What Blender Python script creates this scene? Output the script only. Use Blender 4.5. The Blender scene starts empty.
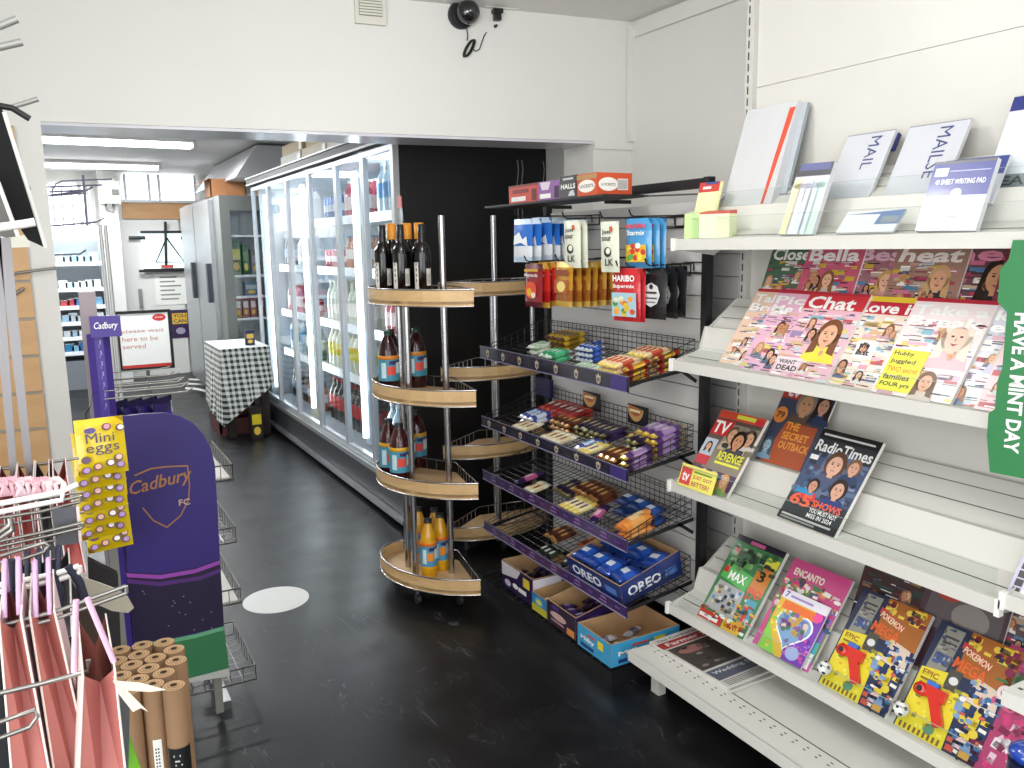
import bpy, math, random
from mathutils import Matrix, Vector
random.seed(7)
S = bpy.context.scene
COL = S.collection
PI = math.pi
# ------------------------------------------------------------------ camera, exposure
F = 829.0; CX = 512.0; CY = 384.0; CAMH = 1.5
_r = 81/5000.0
_vd = Vector((45-CX, 253-CY, F)).normalized()
_D = Vector((_r, 1, -(_vd.x*_r+_vd.y)/_vd.z)).normalized()
_X = _D.cross(_vd).normalized()
RM = Matrix((_X, _vd, -_D))
C0 = Vector((0, 0, CAMH))
def ray(px, py): return RM @ Vector((px-CX, py-CY, F))
def AZ(px, py, z=0.0): d = ray(px, py); return C0+d*((z-CAMH)/d.z)
def AX(px, py, x): d = ray(px, py); return C0+d*(x/d.x)
def AY(px, py, y): d = ray(px, py); return C0+d*(y/d.y)
cam = bpy.data.cameras.new('camera'); co = bpy.data.objects.new('camera', cam); COL.objects.link(co)
m3 = Matrix((RM @ Vector((1,0,0)), RM @ Vector((0,-1,0)), RM @ Vector((0,0,-1)))).transposed()
co.matrix_world = Matrix.Translation(C0) @ m3.to_4x4()
cam.sensor_width = 36; cam.lens = F/1024*36; cam.clip_start = 0.02; cam.clip_end = 100
S.camera = co
S.view_settings.view_transform = 'Standard'; S.view_settings.look = 'None'
S.view_settings.gamma = 1; S.view_settings.use_curve_mapping = False
S.view_settings.exposure = -0.08
w = bpy.data.worlds.new('world'); S.world = w; w.use_nodes = True
w.node_tree.nodes['Background'].inputs[0].default_value = (0.86, 0.92, 1.0, 1)
w.node_tree.nodes['Background'].inputs[1].default_value = 1.0
def area(name, loc, rot, sx, sy, power, col=(1,1,1)):
    l = bpy.data.lights.new(name, 'AREA'); l.shape = 'RECTANGLE'; l.size = sx; l.size_y = sy
    l.energy = power; l.color = col
    o = bpy.data.objects.new(name, l); COL.objects.link(o); o.location = loc; o.rotation_euler = rot
    return o
area('shop_window_daylight', (0.4, -2.3, 1.35), (PI/2, 0, 0), 3.8, 2.1, 62, (0.95, 0.975, 1.0))
area('added_side_fill', (-1.44, 0.0, 1.35), (0, -PI/2, 0), 1.9, 2.6, 76, (0.96, 0.98, 1.0))  # added fill at the solid left wall, evens the light on the right shelving
area('front_ceiling_lamp', (0.6, 1.3, 2.46), (0, 0, 0), 0.4, 2.0, 9, (1.0, 0.99, 0.975))
area('front_ceiling_lamp', (0.1, -0.9, 2.46), (0, 0, 0), 0.4, 1.8, 9, (1.0, 0.99, 0.975))
def fill_point(x, y, z, e_):  # added point light without a fixture, brightens the walls
    l = bpy.data.lights.new('added_wall_fill', 'POINT'); l.energy = e_; l.shadow_soft_size = 0.08; l.color = (1.0, 0.992, 0.975)
    o = bpy.data.objects.new('added_wall_fill', l); COL.objects.link(o); o.location = (x, y, z)
for x, y, z, p in ((1.0, 2.0, 2.3, 15), (0.3, 1.1, 2.15, 6), (0.0, -0.4, 2.12, 12)): fill_point(x, y, z, p)

# ------------------------------------------------------------------ materials
def lin(c): return c/12.92 if c <= 0.04045 else ((c+0.055)/1.055)**2.4
def rgb(h):
    if isinstance(h, str):
        h = h.lstrip('#'); return tuple(lin(int(h[i:i+2], 16)/255) for i in (0, 2, 4))
    return h
_mc = {}
def mat(h, rough=0.5, metal=0.0, emit=0.0, coat=0.0, noise=0.0, spec=0.5, trans=0.0):
    k = (h, rough, metal, emit, coat, noise, spec, trans)
    if k in _mc: return _mc[k]
    m = bpy.data.materials.new('surface_%s' % (h if isinstance(h, str) else 'x')); m.use_nodes = True
    nt = m.node_tree; b = nt.nodes['Principled BSDF']; c = rgb(h)
    b.inputs['Base Color'].default_value = (*c, 1)
    b.inputs['Roughness'].default_value = rough; b.inputs['Metallic'].default_value = metal
    b.inputs['Coat Weight'].default_value = coat; b.inputs['Specular IOR Level'].default_value = spec
    if coat: b.inputs['Coat Roughness'].default_value = 0.12
    if trans: b.inputs['Transmission Weight'].default_value = trans
    if emit:
        b.inputs['Emission Color'].default_value = (*c, 1); b.inputs['Emission Strength'].default_value = emit
    if noise:
        t = nt.nodes.new('ShaderNodeTexCoord'); n = nt.nodes.new('ShaderNodeTexNoise'); n.inputs['Scale'].default_value = 9
        n.inputs['Detail'].default_value = 6
        mx = nt.nodes.new('ShaderNodeMix'); mx.data_type = 'RGBA'
        nt.links.new(t.outputs['Object'], n.inputs['Vector']); nt.links.new(n.outputs['Fac'], mx.inputs['Factor'])
        mx.inputs['A'].default_value = (*[v*(1-noise) for v in c], 1); mx.inputs['B'].default_value = (*[min(1, v*(1+noise)) for v in c], 1)
        nt.links.new(mx.outputs['Result'], b.inputs['Base Color'])
    m.diffuse_color = (*c, 1)
    _mc[k] = m; return m
def nodes(name):
    m = bpy.data.materials.new(name); m.use_nodes = True; return m, m.node_tree, m.node_tree.nodes['Principled BSDF']
def N(nt, t, **kw):
    n = nt.nodes.new(t)
    for k, v in kw.items(): setattr(n, k, v)
    return n
def ramp(nt, src, stops):
    r = N(nt, 'ShaderNodeValToRGB'); nt.links.new(src, r.inputs[0]); e = r.color_ramp.elements
    e[0].position, e[0].color = stops[0][0], (*rgb(stops[0][1]), 1)
    e[1].position, e[1].color = stops[-1][0], (*rgb(stops[-1][1]), 1)
    for p, c in stops[1:-1]: q = e.new(p); q.color = (*rgb(c), 1)
    return r
def wall_mat(name, a, b_, scale=1.3, rough=0.6, bump=0.02):
    m, nt, b = nodes(name); t = N(nt, 'ShaderNodeTexCoord'); n = N(nt, 'ShaderNodeTexNoise')
    n.inputs['Scale'].default_value = scale; n.inputs['Detail'].default_value = 7
    nt.links.new(t.outputs['Object'], n.inputs['Vector'])
    nt.links.new(ramp(nt, n.outputs['Fac'], [(0.3, a), (0.7, b_)]).outputs[0], b.inputs['Base Color'])
    n2 = N(nt, 'ShaderNodeTexNoise'); n2.inputs['Scale'].default_value = 120; bp = N(nt, 'ShaderNodeBump'); bp.inputs['Strength'].default_value = bump*5
    bp.inputs['Distance'].default_value = 0.002
    nt.links.new(t.outputs['Object'], n2.inputs['Vector']); nt.links.new(n2.outputs['Fac'], bp.inputs['Height']); nt.links.new(bp.outputs[0], b.inputs['Normal'])
    b.inputs['Roughness'].default_value = rough
    return m
def floor_mat():
    m, nt, b = nodes('black_marbled_vinyl'); t = N(nt, 'ShaderNodeTexCoord')
    n = N(nt, 'ShaderNodeTexNoise'); n.inputs['Scale'].default_value = 3; n.inputs['Detail'].default_value = 9; n.inputs['Roughness'].default_value = 0.65
    nt.links.new(t.outputs['Object'], n.inputs['Vector'])
    base = ramp(nt, n.outputs['Fac'], [(0.3, '#0b0b0d'), (0.55, '#131315'), (0.8, '#1f1f23')])
    # thin pale veins
    mp = N(nt, 'ShaderNodeMapping'); mp.inputs['Rotation'].default_value = (0, 0, 0.6); mp.inputs['Scale'].default_value = (5.5, 1.6, 1)
    nt.links.new(t.outputs['Object'], mp.inputs[0])
    n2 = N(nt, 'ShaderNodeTexNoise'); n2.inputs['Scale'].default_value = 1.5; n2.inputs['Detail'].default_value = 3; n2.inputs['Distortion'].default_value = 1.2
    nt.links.new(mp.outputs[0], n2.inputs['Vector'])
    v = N(nt, 'ShaderNodeMath', operation='SUBTRACT'); v.inputs[1].default_value = 0.5; nt.links.new(n2.outputs['Fac'], v.inputs[0])
    a = N(nt, 'ShaderNodeMath', operation='ABSOLUTE'); nt.links.new(v.outputs[0], a.inputs[0])
    r2 = ramp(nt, a.outputs[0], [(0.0, '#ffffff'), (0.0045, '#000000')])
    n3 = N(nt, 'ShaderNodeTexNoise'); n3.inputs['Scale'].default_value = 6; nt.links.new(t.outputs['Object'], n3.inputs['Vector'])
    r3 = ramp(nt, n3.outputs['Fac'], [(0.48, '#000000'), (0.62, '#ffffff')])
    mu = N(nt, 'ShaderNodeMath', operation='MULTIPLY'); nt.links.new(r2.outputs[0], mu.inputs[0]); nt.links.new(r3.outputs[0], mu.inputs[1])
    mu2 = N(nt, 'ShaderNodeMath', operation='MULTIPLY'); mu2.inputs[1].default_value = 0.2; nt.links.new(mu.outputs[0], mu2.inputs[0])
    mx = N(nt, 'ShaderNodeMix', data_type='RGBA'); nt.links.new(mu2.outputs[0], mx.inputs['Factor']); nt.links.new(base.outputs[0], mx.inputs['A'])
    mx.inputs['B'].default_value = (0.42, 0.42, 0.43, 1)
    # tile joints
    br = N(nt, 'ShaderNodeTexBrick'); br.offset = 0.0; br.inputs['Scale'].default_value = 1.0
    br.inputs['Brick Width'].default_value = 0.457; br.inputs['Row Height'].default_value = 0.457; br.inputs['Mortar Size'].default_value = 0.0022
    br.inputs['Color1'].default_value = (1,1,1,1); br.inputs['Color2'].default_value = (1,1,1,1); br.inputs['Mortar'].default_value = (0.35,0.35,0.35,1)
    nt.links.new(t.outputs['Object'], br.inputs['Vector'])
    m2 = N(nt, 'ShaderNodeMix', data_type='RGBA', blend_type='MULTIPLY'); m2.inputs['Factor'].default_value = 1
    nt.links.new(mx.outputs['Result'], m2.inputs['A']); nt.links.new(br.outputs['Color'], m2.inputs['B'])
    nt.links.new(m2.outputs['Result'], b.inputs['Base Color'])
    r4 = ramp(nt, n3.outputs['Fac'], [(0.2, (0.30,)*3), (0.8, (0.46,)*3)]); nt.links.new(r4.outputs[0], b.inputs['Roughness'])
    b.inputs['Specular IOR Level'].default_value = 0.34
    return m
def wood_mat(name, a, b_, axis=2, rough=0.4, scale=14):
    m, nt, b = nodes(name); t = N(nt, 'ShaderNodeTexCoord'); mp = N(nt, 'ShaderNodeMapping')
    sc = [1.6, 1.6, 1.6]; sc[axis] = scale; mp.inputs['Scale'].default_value = sc
    n = N(nt, 'ShaderNodeTexNoise'); n.inputs['Scale'].default_value = 2.2; n.inputs['Detail'].default_value = 8; n.inputs['Distortion'].default_value = 0.4
    nt.links.new(t.outputs['Object'], mp.inputs[0]); nt.links.new(mp.outputs[0], n.inputs['Vector'])
    nt.links.new(ramp(nt, n.outputs['Fac'], [(0.3, a), (0.7, b_)]).outputs[0], b.inputs['Base Color'])
    b.inputs['Roughness'].default_value = rough
    return m
def glass_mat(name, tint=(0.97, 0.99, 1.0), fac=0.10, rough=0.02):
    m = bpy.data.materials.new(name); m.use_nodes = True; nt = m.node_tree; nt.nodes.clear()
    o = N(nt, 'ShaderNodeOutputMaterial'); tr = N(nt, 'ShaderNodeBsdfTransparent'); gl = N(nt, 'ShaderNodeBsdfGlossy'); mx = N(nt, 'ShaderNodeMixShader')
    tr.inputs[0].default_value = (*tint, 1); gl.inputs['Roughness'].default_value = rough
    lw = N(nt, 'ShaderNodeLayerWeight'); lw.inputs['Blend'].default_value = 0.5
    pw = N(nt, 'ShaderNodeMath', operation='POWER'); pw.inputs[1].default_value = 4.0; nt.links.new(lw.outputs['Facing'], pw.inputs[0])
    ma = N(nt, 'ShaderNodeMath', operation='MULTIPLY_ADD'); ma.inputs[1].default_value = 0.5; ma.inputs[2].default_value = fac*0.25; nt.links.new(pw.outputs[0], ma.inputs[0])
    nt.links.new(ma.outputs[0], mx.inputs[0]); nt.links.new(tr.outputs[0], mx.inputs[1]); nt.links.new(gl.outputs[0], mx.inputs[2])
    nt.links.new(mx.outputs[0], o.inputs[0]); return m
def checker_mat(name, a, b_, s):
    m, nt, b = nodes(name); t = N(nt, 'ShaderNodeTexCoord')
    sp = N(nt, 'ShaderNodeSeparateXYZ'); nt.links.new(t.outputs['Object'], sp.inputs[0])
    ad = N(nt, 'ShaderNodeMath', operation='ADD'); nt.links.new(sp.outputs[0], ad.inputs[0]); nt.links.new(sp.outputs[1], ad.inputs[1])
    outs = []
    for src in (ad.outputs[0], sp.outputs[2]):
        q = N(nt, 'ShaderNodeMath', operation='MULTIPLY'); q.inputs[1].default_value = s; nt.links.new(src, q.inputs[0])
        fr = N(nt, 'ShaderNodeMath', operation='FRACT'); nt.links.new(q.outputs[0], fr.inputs[0])
        g = N(nt, 'ShaderNodeMath', operation='GREATER_THAN'); g.inputs[1].default_value = 0.5; nt.links.new(fr.outputs[0], g.inputs[0]); outs.append(g)
    sm = N(nt, 'ShaderNodeMath', operation='ADD'); nt.links.new(outs[0].outputs[0], sm.inputs[0]); nt.links.new(outs[1].outputs[0], sm.inputs[1])
    hf = N(nt, 'ShaderNodeMath', operation='MULTIPLY'); hf.inputs[1].default_value = 0.5; nt.links.new(sm.outputs[0], hf.inputs[0])
    mx = N(nt, 'ShaderNodeMix', data_type='RGBA'); mx.inputs['A'].default_value = (*rgb(a), 1); mx.inputs['B'].default_value = (*rgb(b_), 1)
    nt.links.new(hf.outputs[0], mx.inputs['Factor']); nt.links.new(mx.outputs['Result'], b.inputs['Base Color']); b.inputs['Roughness'].default_value = 0.85
    return m
M_WALL = wall_mat('white_wall_paint', '#dddcd7', '#e3e2dd')
M_CEIL = wall_mat('ceiling_paint', '#e2e1dc', '#e8e7e2')
M_FLOOR = floor_mat()
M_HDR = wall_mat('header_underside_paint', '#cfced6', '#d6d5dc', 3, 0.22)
M_SLAT = wood_mat('tan_slatwall', '#c69a66', '#d3a874', 2, 0.45, 6)
M_WOOD = wood_mat('maple_lip', '#c9a473', '#dbb985', 2, 0.4, 10)
M_WOOD2 = wood_mat('maple_shelf_board', '#c3a077', '#d6b58b', 0, 0.4, 10)
M_PINE = wood_mat('pine_boarding', '#b98a5c', '#c99c6d', 2, 0.5, 8)
M_CHROME = mat('#b9b9bb', 0.22, 1.0)
M_STEEL = mat('#9a9a9c', 0.3, 1.0)
M_ALU = mat('#b5b8bc', 0.35, 0.85)
M_WIRE = mat('#97948f', 0.3, 0.9)
M_WHITEWIRE = mat('#e4e2df', 0.35)
M_BLKWIRE = mat('#131315', 0.4)
M_BLACK = mat('#141416', 0.55, noise=0.2)
M_SHELF = mat('#d3d1ca', 0.38, noise=0.02)
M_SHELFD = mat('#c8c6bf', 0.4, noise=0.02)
M_SLOT = mat('#4a4a48', 0.6)
M_GLASS = glass_mat('clear_glass', fac=0.12)
M_ACRY = glass_mat('clear_acrylic', (0.97, 0.985, 0.98), 0.08, 0.05)
M_ACRYE = mat('#a9b3ae', 0.2)
M_CARD = mat('#b08c63', 0.8, noise=0.12)
M_KRAFT = mat('#8a6a4c', 0.7, noise=0.12)
M_GINGHAM = checker_mat('gingham_cloth', '#d9dad4', '#1c2a28', 22)
W = '#f4f3ef'; K = '#141414'

# ------------------------------------------------------------------ mesh builder
_tc = {}
def text_geo(s, bold=0.0, shear=0.0):
    k = (s, bold, shear)
    if k in _tc: return _tc[k]
    c = bpy.data.curves.new('t', 'FONT'); c.body = s; c.offset = bold; c.shear = shear; c.resolution_u = 2; c.space_character = 1.0
    c.fill_mode = 'FRONT' if hasattr(c, 'fill_mode') else None
    o = bpy.data.objects.new('t', c); COL.objects.link(o); bpy.context.view_layer.update()
    me = bpy.data.meshes.new_from_object(o.evaluated_get(bpy.context.evaluated_depsgraph_get()))
    vs = [Vector((v.co.x, v.co.y, 0)) for v in me.vertices]; fs = [list(p.vertices) for p in me.polygons]
    bpy.data.objects.remove(o); bpy.data.curves.remove(c); bpy.data.meshes.remove(me)
    x0 = min([v.x for v in vs] or [0]); x1 = max([v.x for v in vs] or [1]); y0 = min([v.y for v in vs] or [0]); y1 = max([v.y for v in vs] or [1])
    _tc[k] = (vs, fs, x0, x1, y0, y1); return _tc[k]
class MB:
    def __init__(s, M=None): s.v = []; s.f = []; s.mi = []; s.sm = []; s.ms = []; s.M = M or Matrix()
    def m(s, m):
        if isinstance(m, str): m = mat(m, 0.4)
        if m not in s.ms: s.ms.append(m)
        return s.ms.index(m)
    def add(s, vs, fs, m, smooth=False):
        b = len(s.v); i = s.m(m); s.v += [s.M @ Vector(p) for p in vs]
        for f in fs: s.f.append([b+k for k in f]); s.mi.append(i); s.sm.append(smooth)
        return s
    def poly(s, pts, m): return s.add(pts, [list(range(len(pts)))], m)
    def box(s, x0, x1, y0, y1, z0, z1, m):
        v = [(x, y, z) for z in (z0, z1) for y in (y0, y1) for x in (x0, x1)]
        return s.add(v, [(0,2,3,1),(4,5,7,6),(0,1,5,4),(2,6,7,3),(0,4,6,2),(1,3,7,5)], m)
    def hexa(s, v, m): # bottom four ccw, top four
        return s.add(v, [(3,2,1,0),(4,5,6,7),(0,1,5,4),(1,2,6,5),(2,3,7,6),(3,0,4,7)], m)
    def beam(s, a, b, wd, ht, m, up=(0,0,1)):
        a = Vector(a); b = Vector(b); d = (b-a).normalized(); u = Vector(up); sd = d.cross(u).normalized(); u2 = sd.cross(d)
        q = []
        for p in (a, b):
            for i, j in ((-1,-1),(1,-1),(1,1),(-1,1)): q.append(p+sd*(i*wd/2)+u2*(j*ht/2))
        return s.add(q, [(0,1,2,3),(7,6,5,4),(0,4,5,1),(1,5,6,2),(2,6,7,3),(3,7,4,0)], m)
    def cyl(s, a, b, r, m, seg=12, r2=None, caps=True):
        a = Vector(a); b = Vector(b); d = (b-a)
        if d.length < 1e-7: return s
        d.normalize(); t = Vector((0,0,1)) if abs(d.z) < 0.9 else Vector((1,0,0)); u = d.cross(t).normalized(); v = d.cross(u)
        r2 = r if r2 is None else r2; q = []
        for p, rr in ((a, r), (b, r2)):
            for k in range(seg): an = 2*PI*k/seg; q.append(p+u*(rr*math.cos(an))+v*(rr*math.sin(an)))
        s.add(q, [(k, (k+1)%seg, seg+(k+1)%seg, seg+k) for k in range(seg)], m, seg > 5)
        if caps: s.add(q, [list(range(seg))[::-1], list(range(seg, 2*seg))], m)
        return s
    def tube(s, pts, r, m, seg=8):
        pts = [Vector(p) for p in pts]; n = len(pts); q = []; prev = None
        for i, p in enumerate(pts):
            d = (pts[min(n-1, i+1)]-pts[max(0, i-1)]).normalized()
            if prev is None: t = Vector((0,0,1)) if abs(d.z) < 0.9 else Vector((1,0,0)); u = d.cross(t).normalized()
            else: u = (prev-d*prev.dot(d)).normalized()
            prev = u; v = d.cross(u)
            for k in range(seg): an = 2*PI*k/seg; q.append(p+u*(r*math.cos(an))+v*(r*math.sin(an)))
        fs = [(i*seg+k, i*seg+(k+1)%seg, (i+1)*seg+(k+1)%seg, (i+1)*seg+k) for i in range(n-1) for k in range(seg)]
        s.add(q, fs, m, True); return s.add(q, [list(range(seg))[::-1], list(range((n-1)*seg, n*seg))], m)
    def lathe(s, prof, m, o=(0,0,0), seg=16):
        o = Vector(o); q = []
        for r, z in prof:
            for k in range(seg): an = 2*PI*k/seg; q.append(o+Vector((r*math.cos(an), r*math.sin(an), z)))
        s.add(q, [(i*seg+k, i*seg+(k+1)%seg, (i+1)*seg+(k+1)%seg, (i+1)*seg+k) for i in range(len(prof)-1) for k in range(seg)], m, True)
        return s.add(q, [list(range(seg))[::-1], list(range((len(prof)-1)*seg, len(prof)*seg))], m)
    def prism(s, out, z0, z1, m):
        n = len(out); q = [(x, y, z0) for x, y in out]+[(x, y, z1) for x, y in out]
        return s.add(q, [list(range(n))[::-1], list(range(n, 2*n))]+[(k, (k+1)%n, n+(k+1)%n, n+k) for k in range(n)], m)
    def ell(s, c, rx, ry, rz, m, seg=14, rings=8):
        q = []; fs = []
        for i in range(rings+1):
            th = PI*i/rings
            for k in range(seg): an = 2*PI*k/seg; q.append((c[0]+rx*math.sin(th)*math.cos(an), c[1]+ry*math.sin(th)*math.sin(an), c[2]+rz*math.cos(th)))
        fs = [(i*seg+k, (i+1)*seg+k, (i+1)*seg+(k+1)%seg, i*seg+(k+1)%seg) for i in range(rings) for k in range(seg)]
        return s.add(q, fs, m, True)
    # ---- flat print: local x right, y up, z towards the reader; lv = ink layer
    def rect(s, x, y, w_, h_, c, lv=1, rot=0):
        z = 0.0003+lv*0.00016; cx, cy = x+w_/2, y+h_/2; cr, sr = math.cos(rot), math.sin(rot)
        pts = [(cx+a*w_/2*cr-b*h_/2*sr, cy+a*w_/2*sr+b*h_/2*cr, z) for a, b in ((-1,-1),(1,-1),(1,1),(-1,1))]
        return s.poly(pts, mat(c, 0.3, coat=0.3) if isinstance(c, str) else c)
    def oval(s, x, y, rx, ry, c, lv=1, seg=18, a0=0, a1=2*PI):
        z = 0.0003+lv*0.00016; n = seg
        return s.poly([(x+rx*math.cos(a0+(a1-a0)*k/n), y+ry*math.sin(a0+(a1-a0)*k/n), z) for k in range(n)], mat(c, 0.3, coat=0.3) if isinstance(c, str) else c)
    def shape(s, pts, c, lv=1): return s.poly([(x, y, 0.0003+lv*0.00016) for x, y in pts], mat(c, 0.3, coat=0.3) if isinstance(c, str) else c)
    def text(s, t, x, y, w_, h_, c, lv=5, bold=0.02, shear=0.0, rot=0):
        vs, fs, x0, x1, y0, y1 = text_geo(t, bold, shear); z = 0.0003+lv*0.00016; cr, sr = math.cos(rot), math.sin(rot); q = []
        sx = w_/max(1e-6, x1-x0); sy = h_/max(1e-6, y1-y0)
        for v in vs:
            a = (v.x-x0)*sx; b = (v.y-y0)*sy; q.append((x+a*cr-b*sr, y+a*sr+b*cr, z))
        return s.add(q, fs, mat(c, 0.3, coat=0.3) if isinstance(c, str) else c)
    def lines(s, x, y, w_, n, lh, c, lv=4, seed=0):
        r = random.Random(seed)
        for k in range(n): s.rect(x, y-k*lh, w_*r.uniform(0.65, 1), lh*0.5, c, lv)
        return s
    def face(s, x, y, r, skin='#d9a384', hair='#4a2c1c', lv=2, long=True, top='#3b4c7a', smile=True):
        if top: s.shape([(x-r*1.7, y-r*2.6), (x+r*1.7, y-r*2.6), (x+r*1.3, y-r*1.35), (x+r*0.4, y-r*0.9), (x-r*0.4, y-r*0.9), (x-r*1.3, y-r*1.35)], top, lv)
        s.oval(x, y+r*0.1, r*1.15, r*1.35, hair, lv+1)
        if long: s.shape([(x-r*1.15, y+r*0.2), (x-r*1.35, y-r*1.9), (x-r*0.6, y-r*1.7), (x-r*0.5, y)], hair, lv+1); s.shape([(x+r*1.15, y+r*0.2), (x+r*1.35, y-r*1.9), (x+r*0.6, y-r*1.7), (x+r*0.5, y)], hair, lv+1)
        s.rect(x-r*0.3, y-r*1.35, r*0.6, r*0.7, skin, lv+2)
        s.oval(x, y-r*0.12, r*0.78, r*1.02, skin, lv+3)
        for e in (-1, 1): s.oval(x+e*r*0.32, y+r*0.05, r*0.13, r*0.08, '#2a1a14', lv+4, 8); s.rect(x+e*r*0.32-r*0.16, y+r*0.2, r*0.32, r*0.06, hair, lv+4)
        s.shape([(x-r*0.08, y-r*0.32), (x+r*0.08, y-r*0.32), (x, y)], '#b9805f', lv+4)
        if smile: s.shape([(x-r*0.32, y-r*0.52), (x, y-r*0.76), (x+r*0.32, y-r*0.52), (x, y-r*0.58)], '#a33a3a', lv+4)
        else: s.rect(x-r*0.22, y-r*0.62, r*0.44, r*0.07, '#8a4a40', lv+4)
        return s
    def build(s, name, parent=None, origin=None, kind=None):
        inv = Matrix()
        if parent is not None:
            p = parent
            while p.parent is not None: p = p.parent
            inv = (Matrix.Translation(p.location) @ p.rotation_euler.to_matrix().to_4x4()).inverted()
        elif origin is not None: inv = Matrix.Translation(-Vector(origin))
        me = bpy.data.meshes.new(name); me.from_pydata([tuple(inv @ v) for v in s.v], [], s.f)
        for mm in s.ms: me.materials.append(mm)
        me.polygons.foreach_set('material_index', s.mi); me.polygons.foreach_set('use_smooth', s.sm); me.update()
        o = bpy.data.objects.new(name, me); COL.objects.link(o)
        if parent is not None: o.parent = parent
        elif origin is not None: o.location = origin
        if kind: o['kind'] = kind
        return o
def tag(o, label, cat, group=None, kind=None):
    o['label'] = label; o['category'] = cat
    if group: o['group'] = group
    if kind: o['kind'] = kind
    return o
def thing(name, label, cat, loc=(0,0,0), rz=0.0, group=None):
    o = bpy.data.objects.new(name, None); COL.objects.link(o); o.empty_display_size = 0.05
    o.location = loc; o.rotation_euler = (0, 0, rz); return tag(o, label, cat, group)
def kids(o): return [c for c in COL.objects if c.parent == o]
_kc = {}
def dup(o, M=None, label=None, group=None, parent=None):
    c = o.copy(); COL.objects.link(c)
    if parent is not None: c.parent = parent
    elif M is not None: c.matrix_world = M; c.matrix_basis = M
    if label: c['label'] = label
    if group: c['group'] = group
    if o.name not in _kc: _kc[o.name] = kids(o)
    for ch in _kc[o.name]: dup(ch, parent=c)
    return c
def frame(o, u, v):
    u = Vector(u).normalized(); v = Vector(v); v = (v-u*v.dot(u)).normalized(); n = u.cross(v)
    M = Matrix((u, v, n)).transposed().to_4x4(); M.translation = Vector(o); return M
class Proto:   # first placement uses the object itself, later ones copy it
    def __init__(s, o): s.o = o; s.used = False
    def put(s, M, label=None, group=None):
        if not s.used:
            s.used = True; s.first = M
            s.o.matrix_basis = M
            if label: s.o['label'] = label
            if group: s.o['group'] = group
            return s.o
        return dup(s.o, M, label, group)
def T(x, y, z, rz=0, ry=0, rx=0, sc=1):
    return Matrix.Translation((x, y, z)) @ Matrix.Rotation(rz, 4, 'Z') @ Matrix.Rotation(ry, 4, 'Y') @ Matrix.Rotation(rx, 4, 'X') @ Matrix.Scale(sc, 4)

# ------------------------------------------------------------------ the setting
XR = 2.45                      # right wall
def hy(x): return 3.235+(XR-x)*0.12      # header wall runs slightly askew
YB = 11.0; ZC = 2.5; ZC2 = 2.42; ZH = 1.967
mb = MB(); mb.box(-1.6, 2.9, -2.6, YB+0.3, -0.05, 0, M_FLOOR); mb.build('floor', kind='structure')
mb = MB(); mb.prism([(-1.6, -2.6), (XR+0.1, -2.6), (XR+0.1, hy(XR+0.1)), (-1.6, hy(-1.6))], ZC, ZC+0.05, M_CEIL); mb.build('ceiling', kind='structure')
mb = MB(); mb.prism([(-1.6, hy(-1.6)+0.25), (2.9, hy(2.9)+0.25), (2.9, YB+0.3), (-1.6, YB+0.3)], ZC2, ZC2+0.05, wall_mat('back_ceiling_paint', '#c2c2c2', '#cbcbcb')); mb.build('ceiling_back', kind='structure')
mb = MB(); mb.box(XR, XR+0.1, -2.6, YB+0.3, 0, ZC, M_WALL); mb.build('wall_right', kind='structure')
mb = MB(); mb.box(-1.6, -1.5, -2.6, YB+0.3, 0, ZC, M_WALL); mb.build('wall_left', kind='structure')
# header wall with opening: left pier, lintel, right nib
def wseg(x0, x1, z0, z1, m, y_off=0.0, th=0.25):
    return MB().prism([(x0, hy(x0)+y_off), (x1, hy(x1)+y_off), (x1, hy(x1)+y_off+th), (x0, hy(x0)+y_off+th)], z0, z1, m)
a = wseg(-1.5, 0.03, 0, ZC, M_WALL); b = wseg(2.25, XR, 0, ZC, M_WALL); c = wseg(0.03, 2.25, ZH, ZC, M_WALL)
for q in (b, c):
    for f, mi in zip(q.f, q.mi): a.f.append([i+len(a.v) for i in f]); a.mi.append(0); a.sm.append(False)
    a.v += q.v
a.build('wall_front', kind='structure')
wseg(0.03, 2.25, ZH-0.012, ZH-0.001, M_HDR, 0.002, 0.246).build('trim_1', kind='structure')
mb = MB(); mb.box(-1.5, XR, YB, YB+0.1, 0, ZC2, M_WALL); mb.build('wall_back', kind='structure')
# skinny trunking pieces
mb = MB(); mb.prism([(2.25, hy(2.25)-0.012), (XR, hy(XR)-0.012), (XR, hy(XR)), (2.25, hy(2.25))], ZH-0.035, ZH-0.002, M_WALL); mb.build('trim_2', kind='structure')
mb = MB(); mb.box(XR-0.02, XR, 0.2, 3.22, ZC-0.075, ZC-0.02, M_WALL); mb.build('trim_3', kind='structure')
mb = MB(); mb.box(XR-0.03, XR, hy(XR)-0.03, hy(XR)-0.001, ZH, ZC-0.02, M_WALL); mb.build('trim_4', kind='structure')
# shop front behind the camera
mb = MB(); mb.box(-1.5, XR, -2.6, -2.5, 0, 0.35, M_WALL); mb.box(-1.5, XR, -2.6, -2.5, 2.3, ZC, M_WALL); mb.build('wall_shopfront', kind='structure')
mb = MB()
for x in (-1.45, 0.5, 2.4): mb.box(x-0.03, x+0.03, -2.58, -2.52, 0.35, 2.3, M_ALU)
mb.build('window_1', kind='structure')
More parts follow.
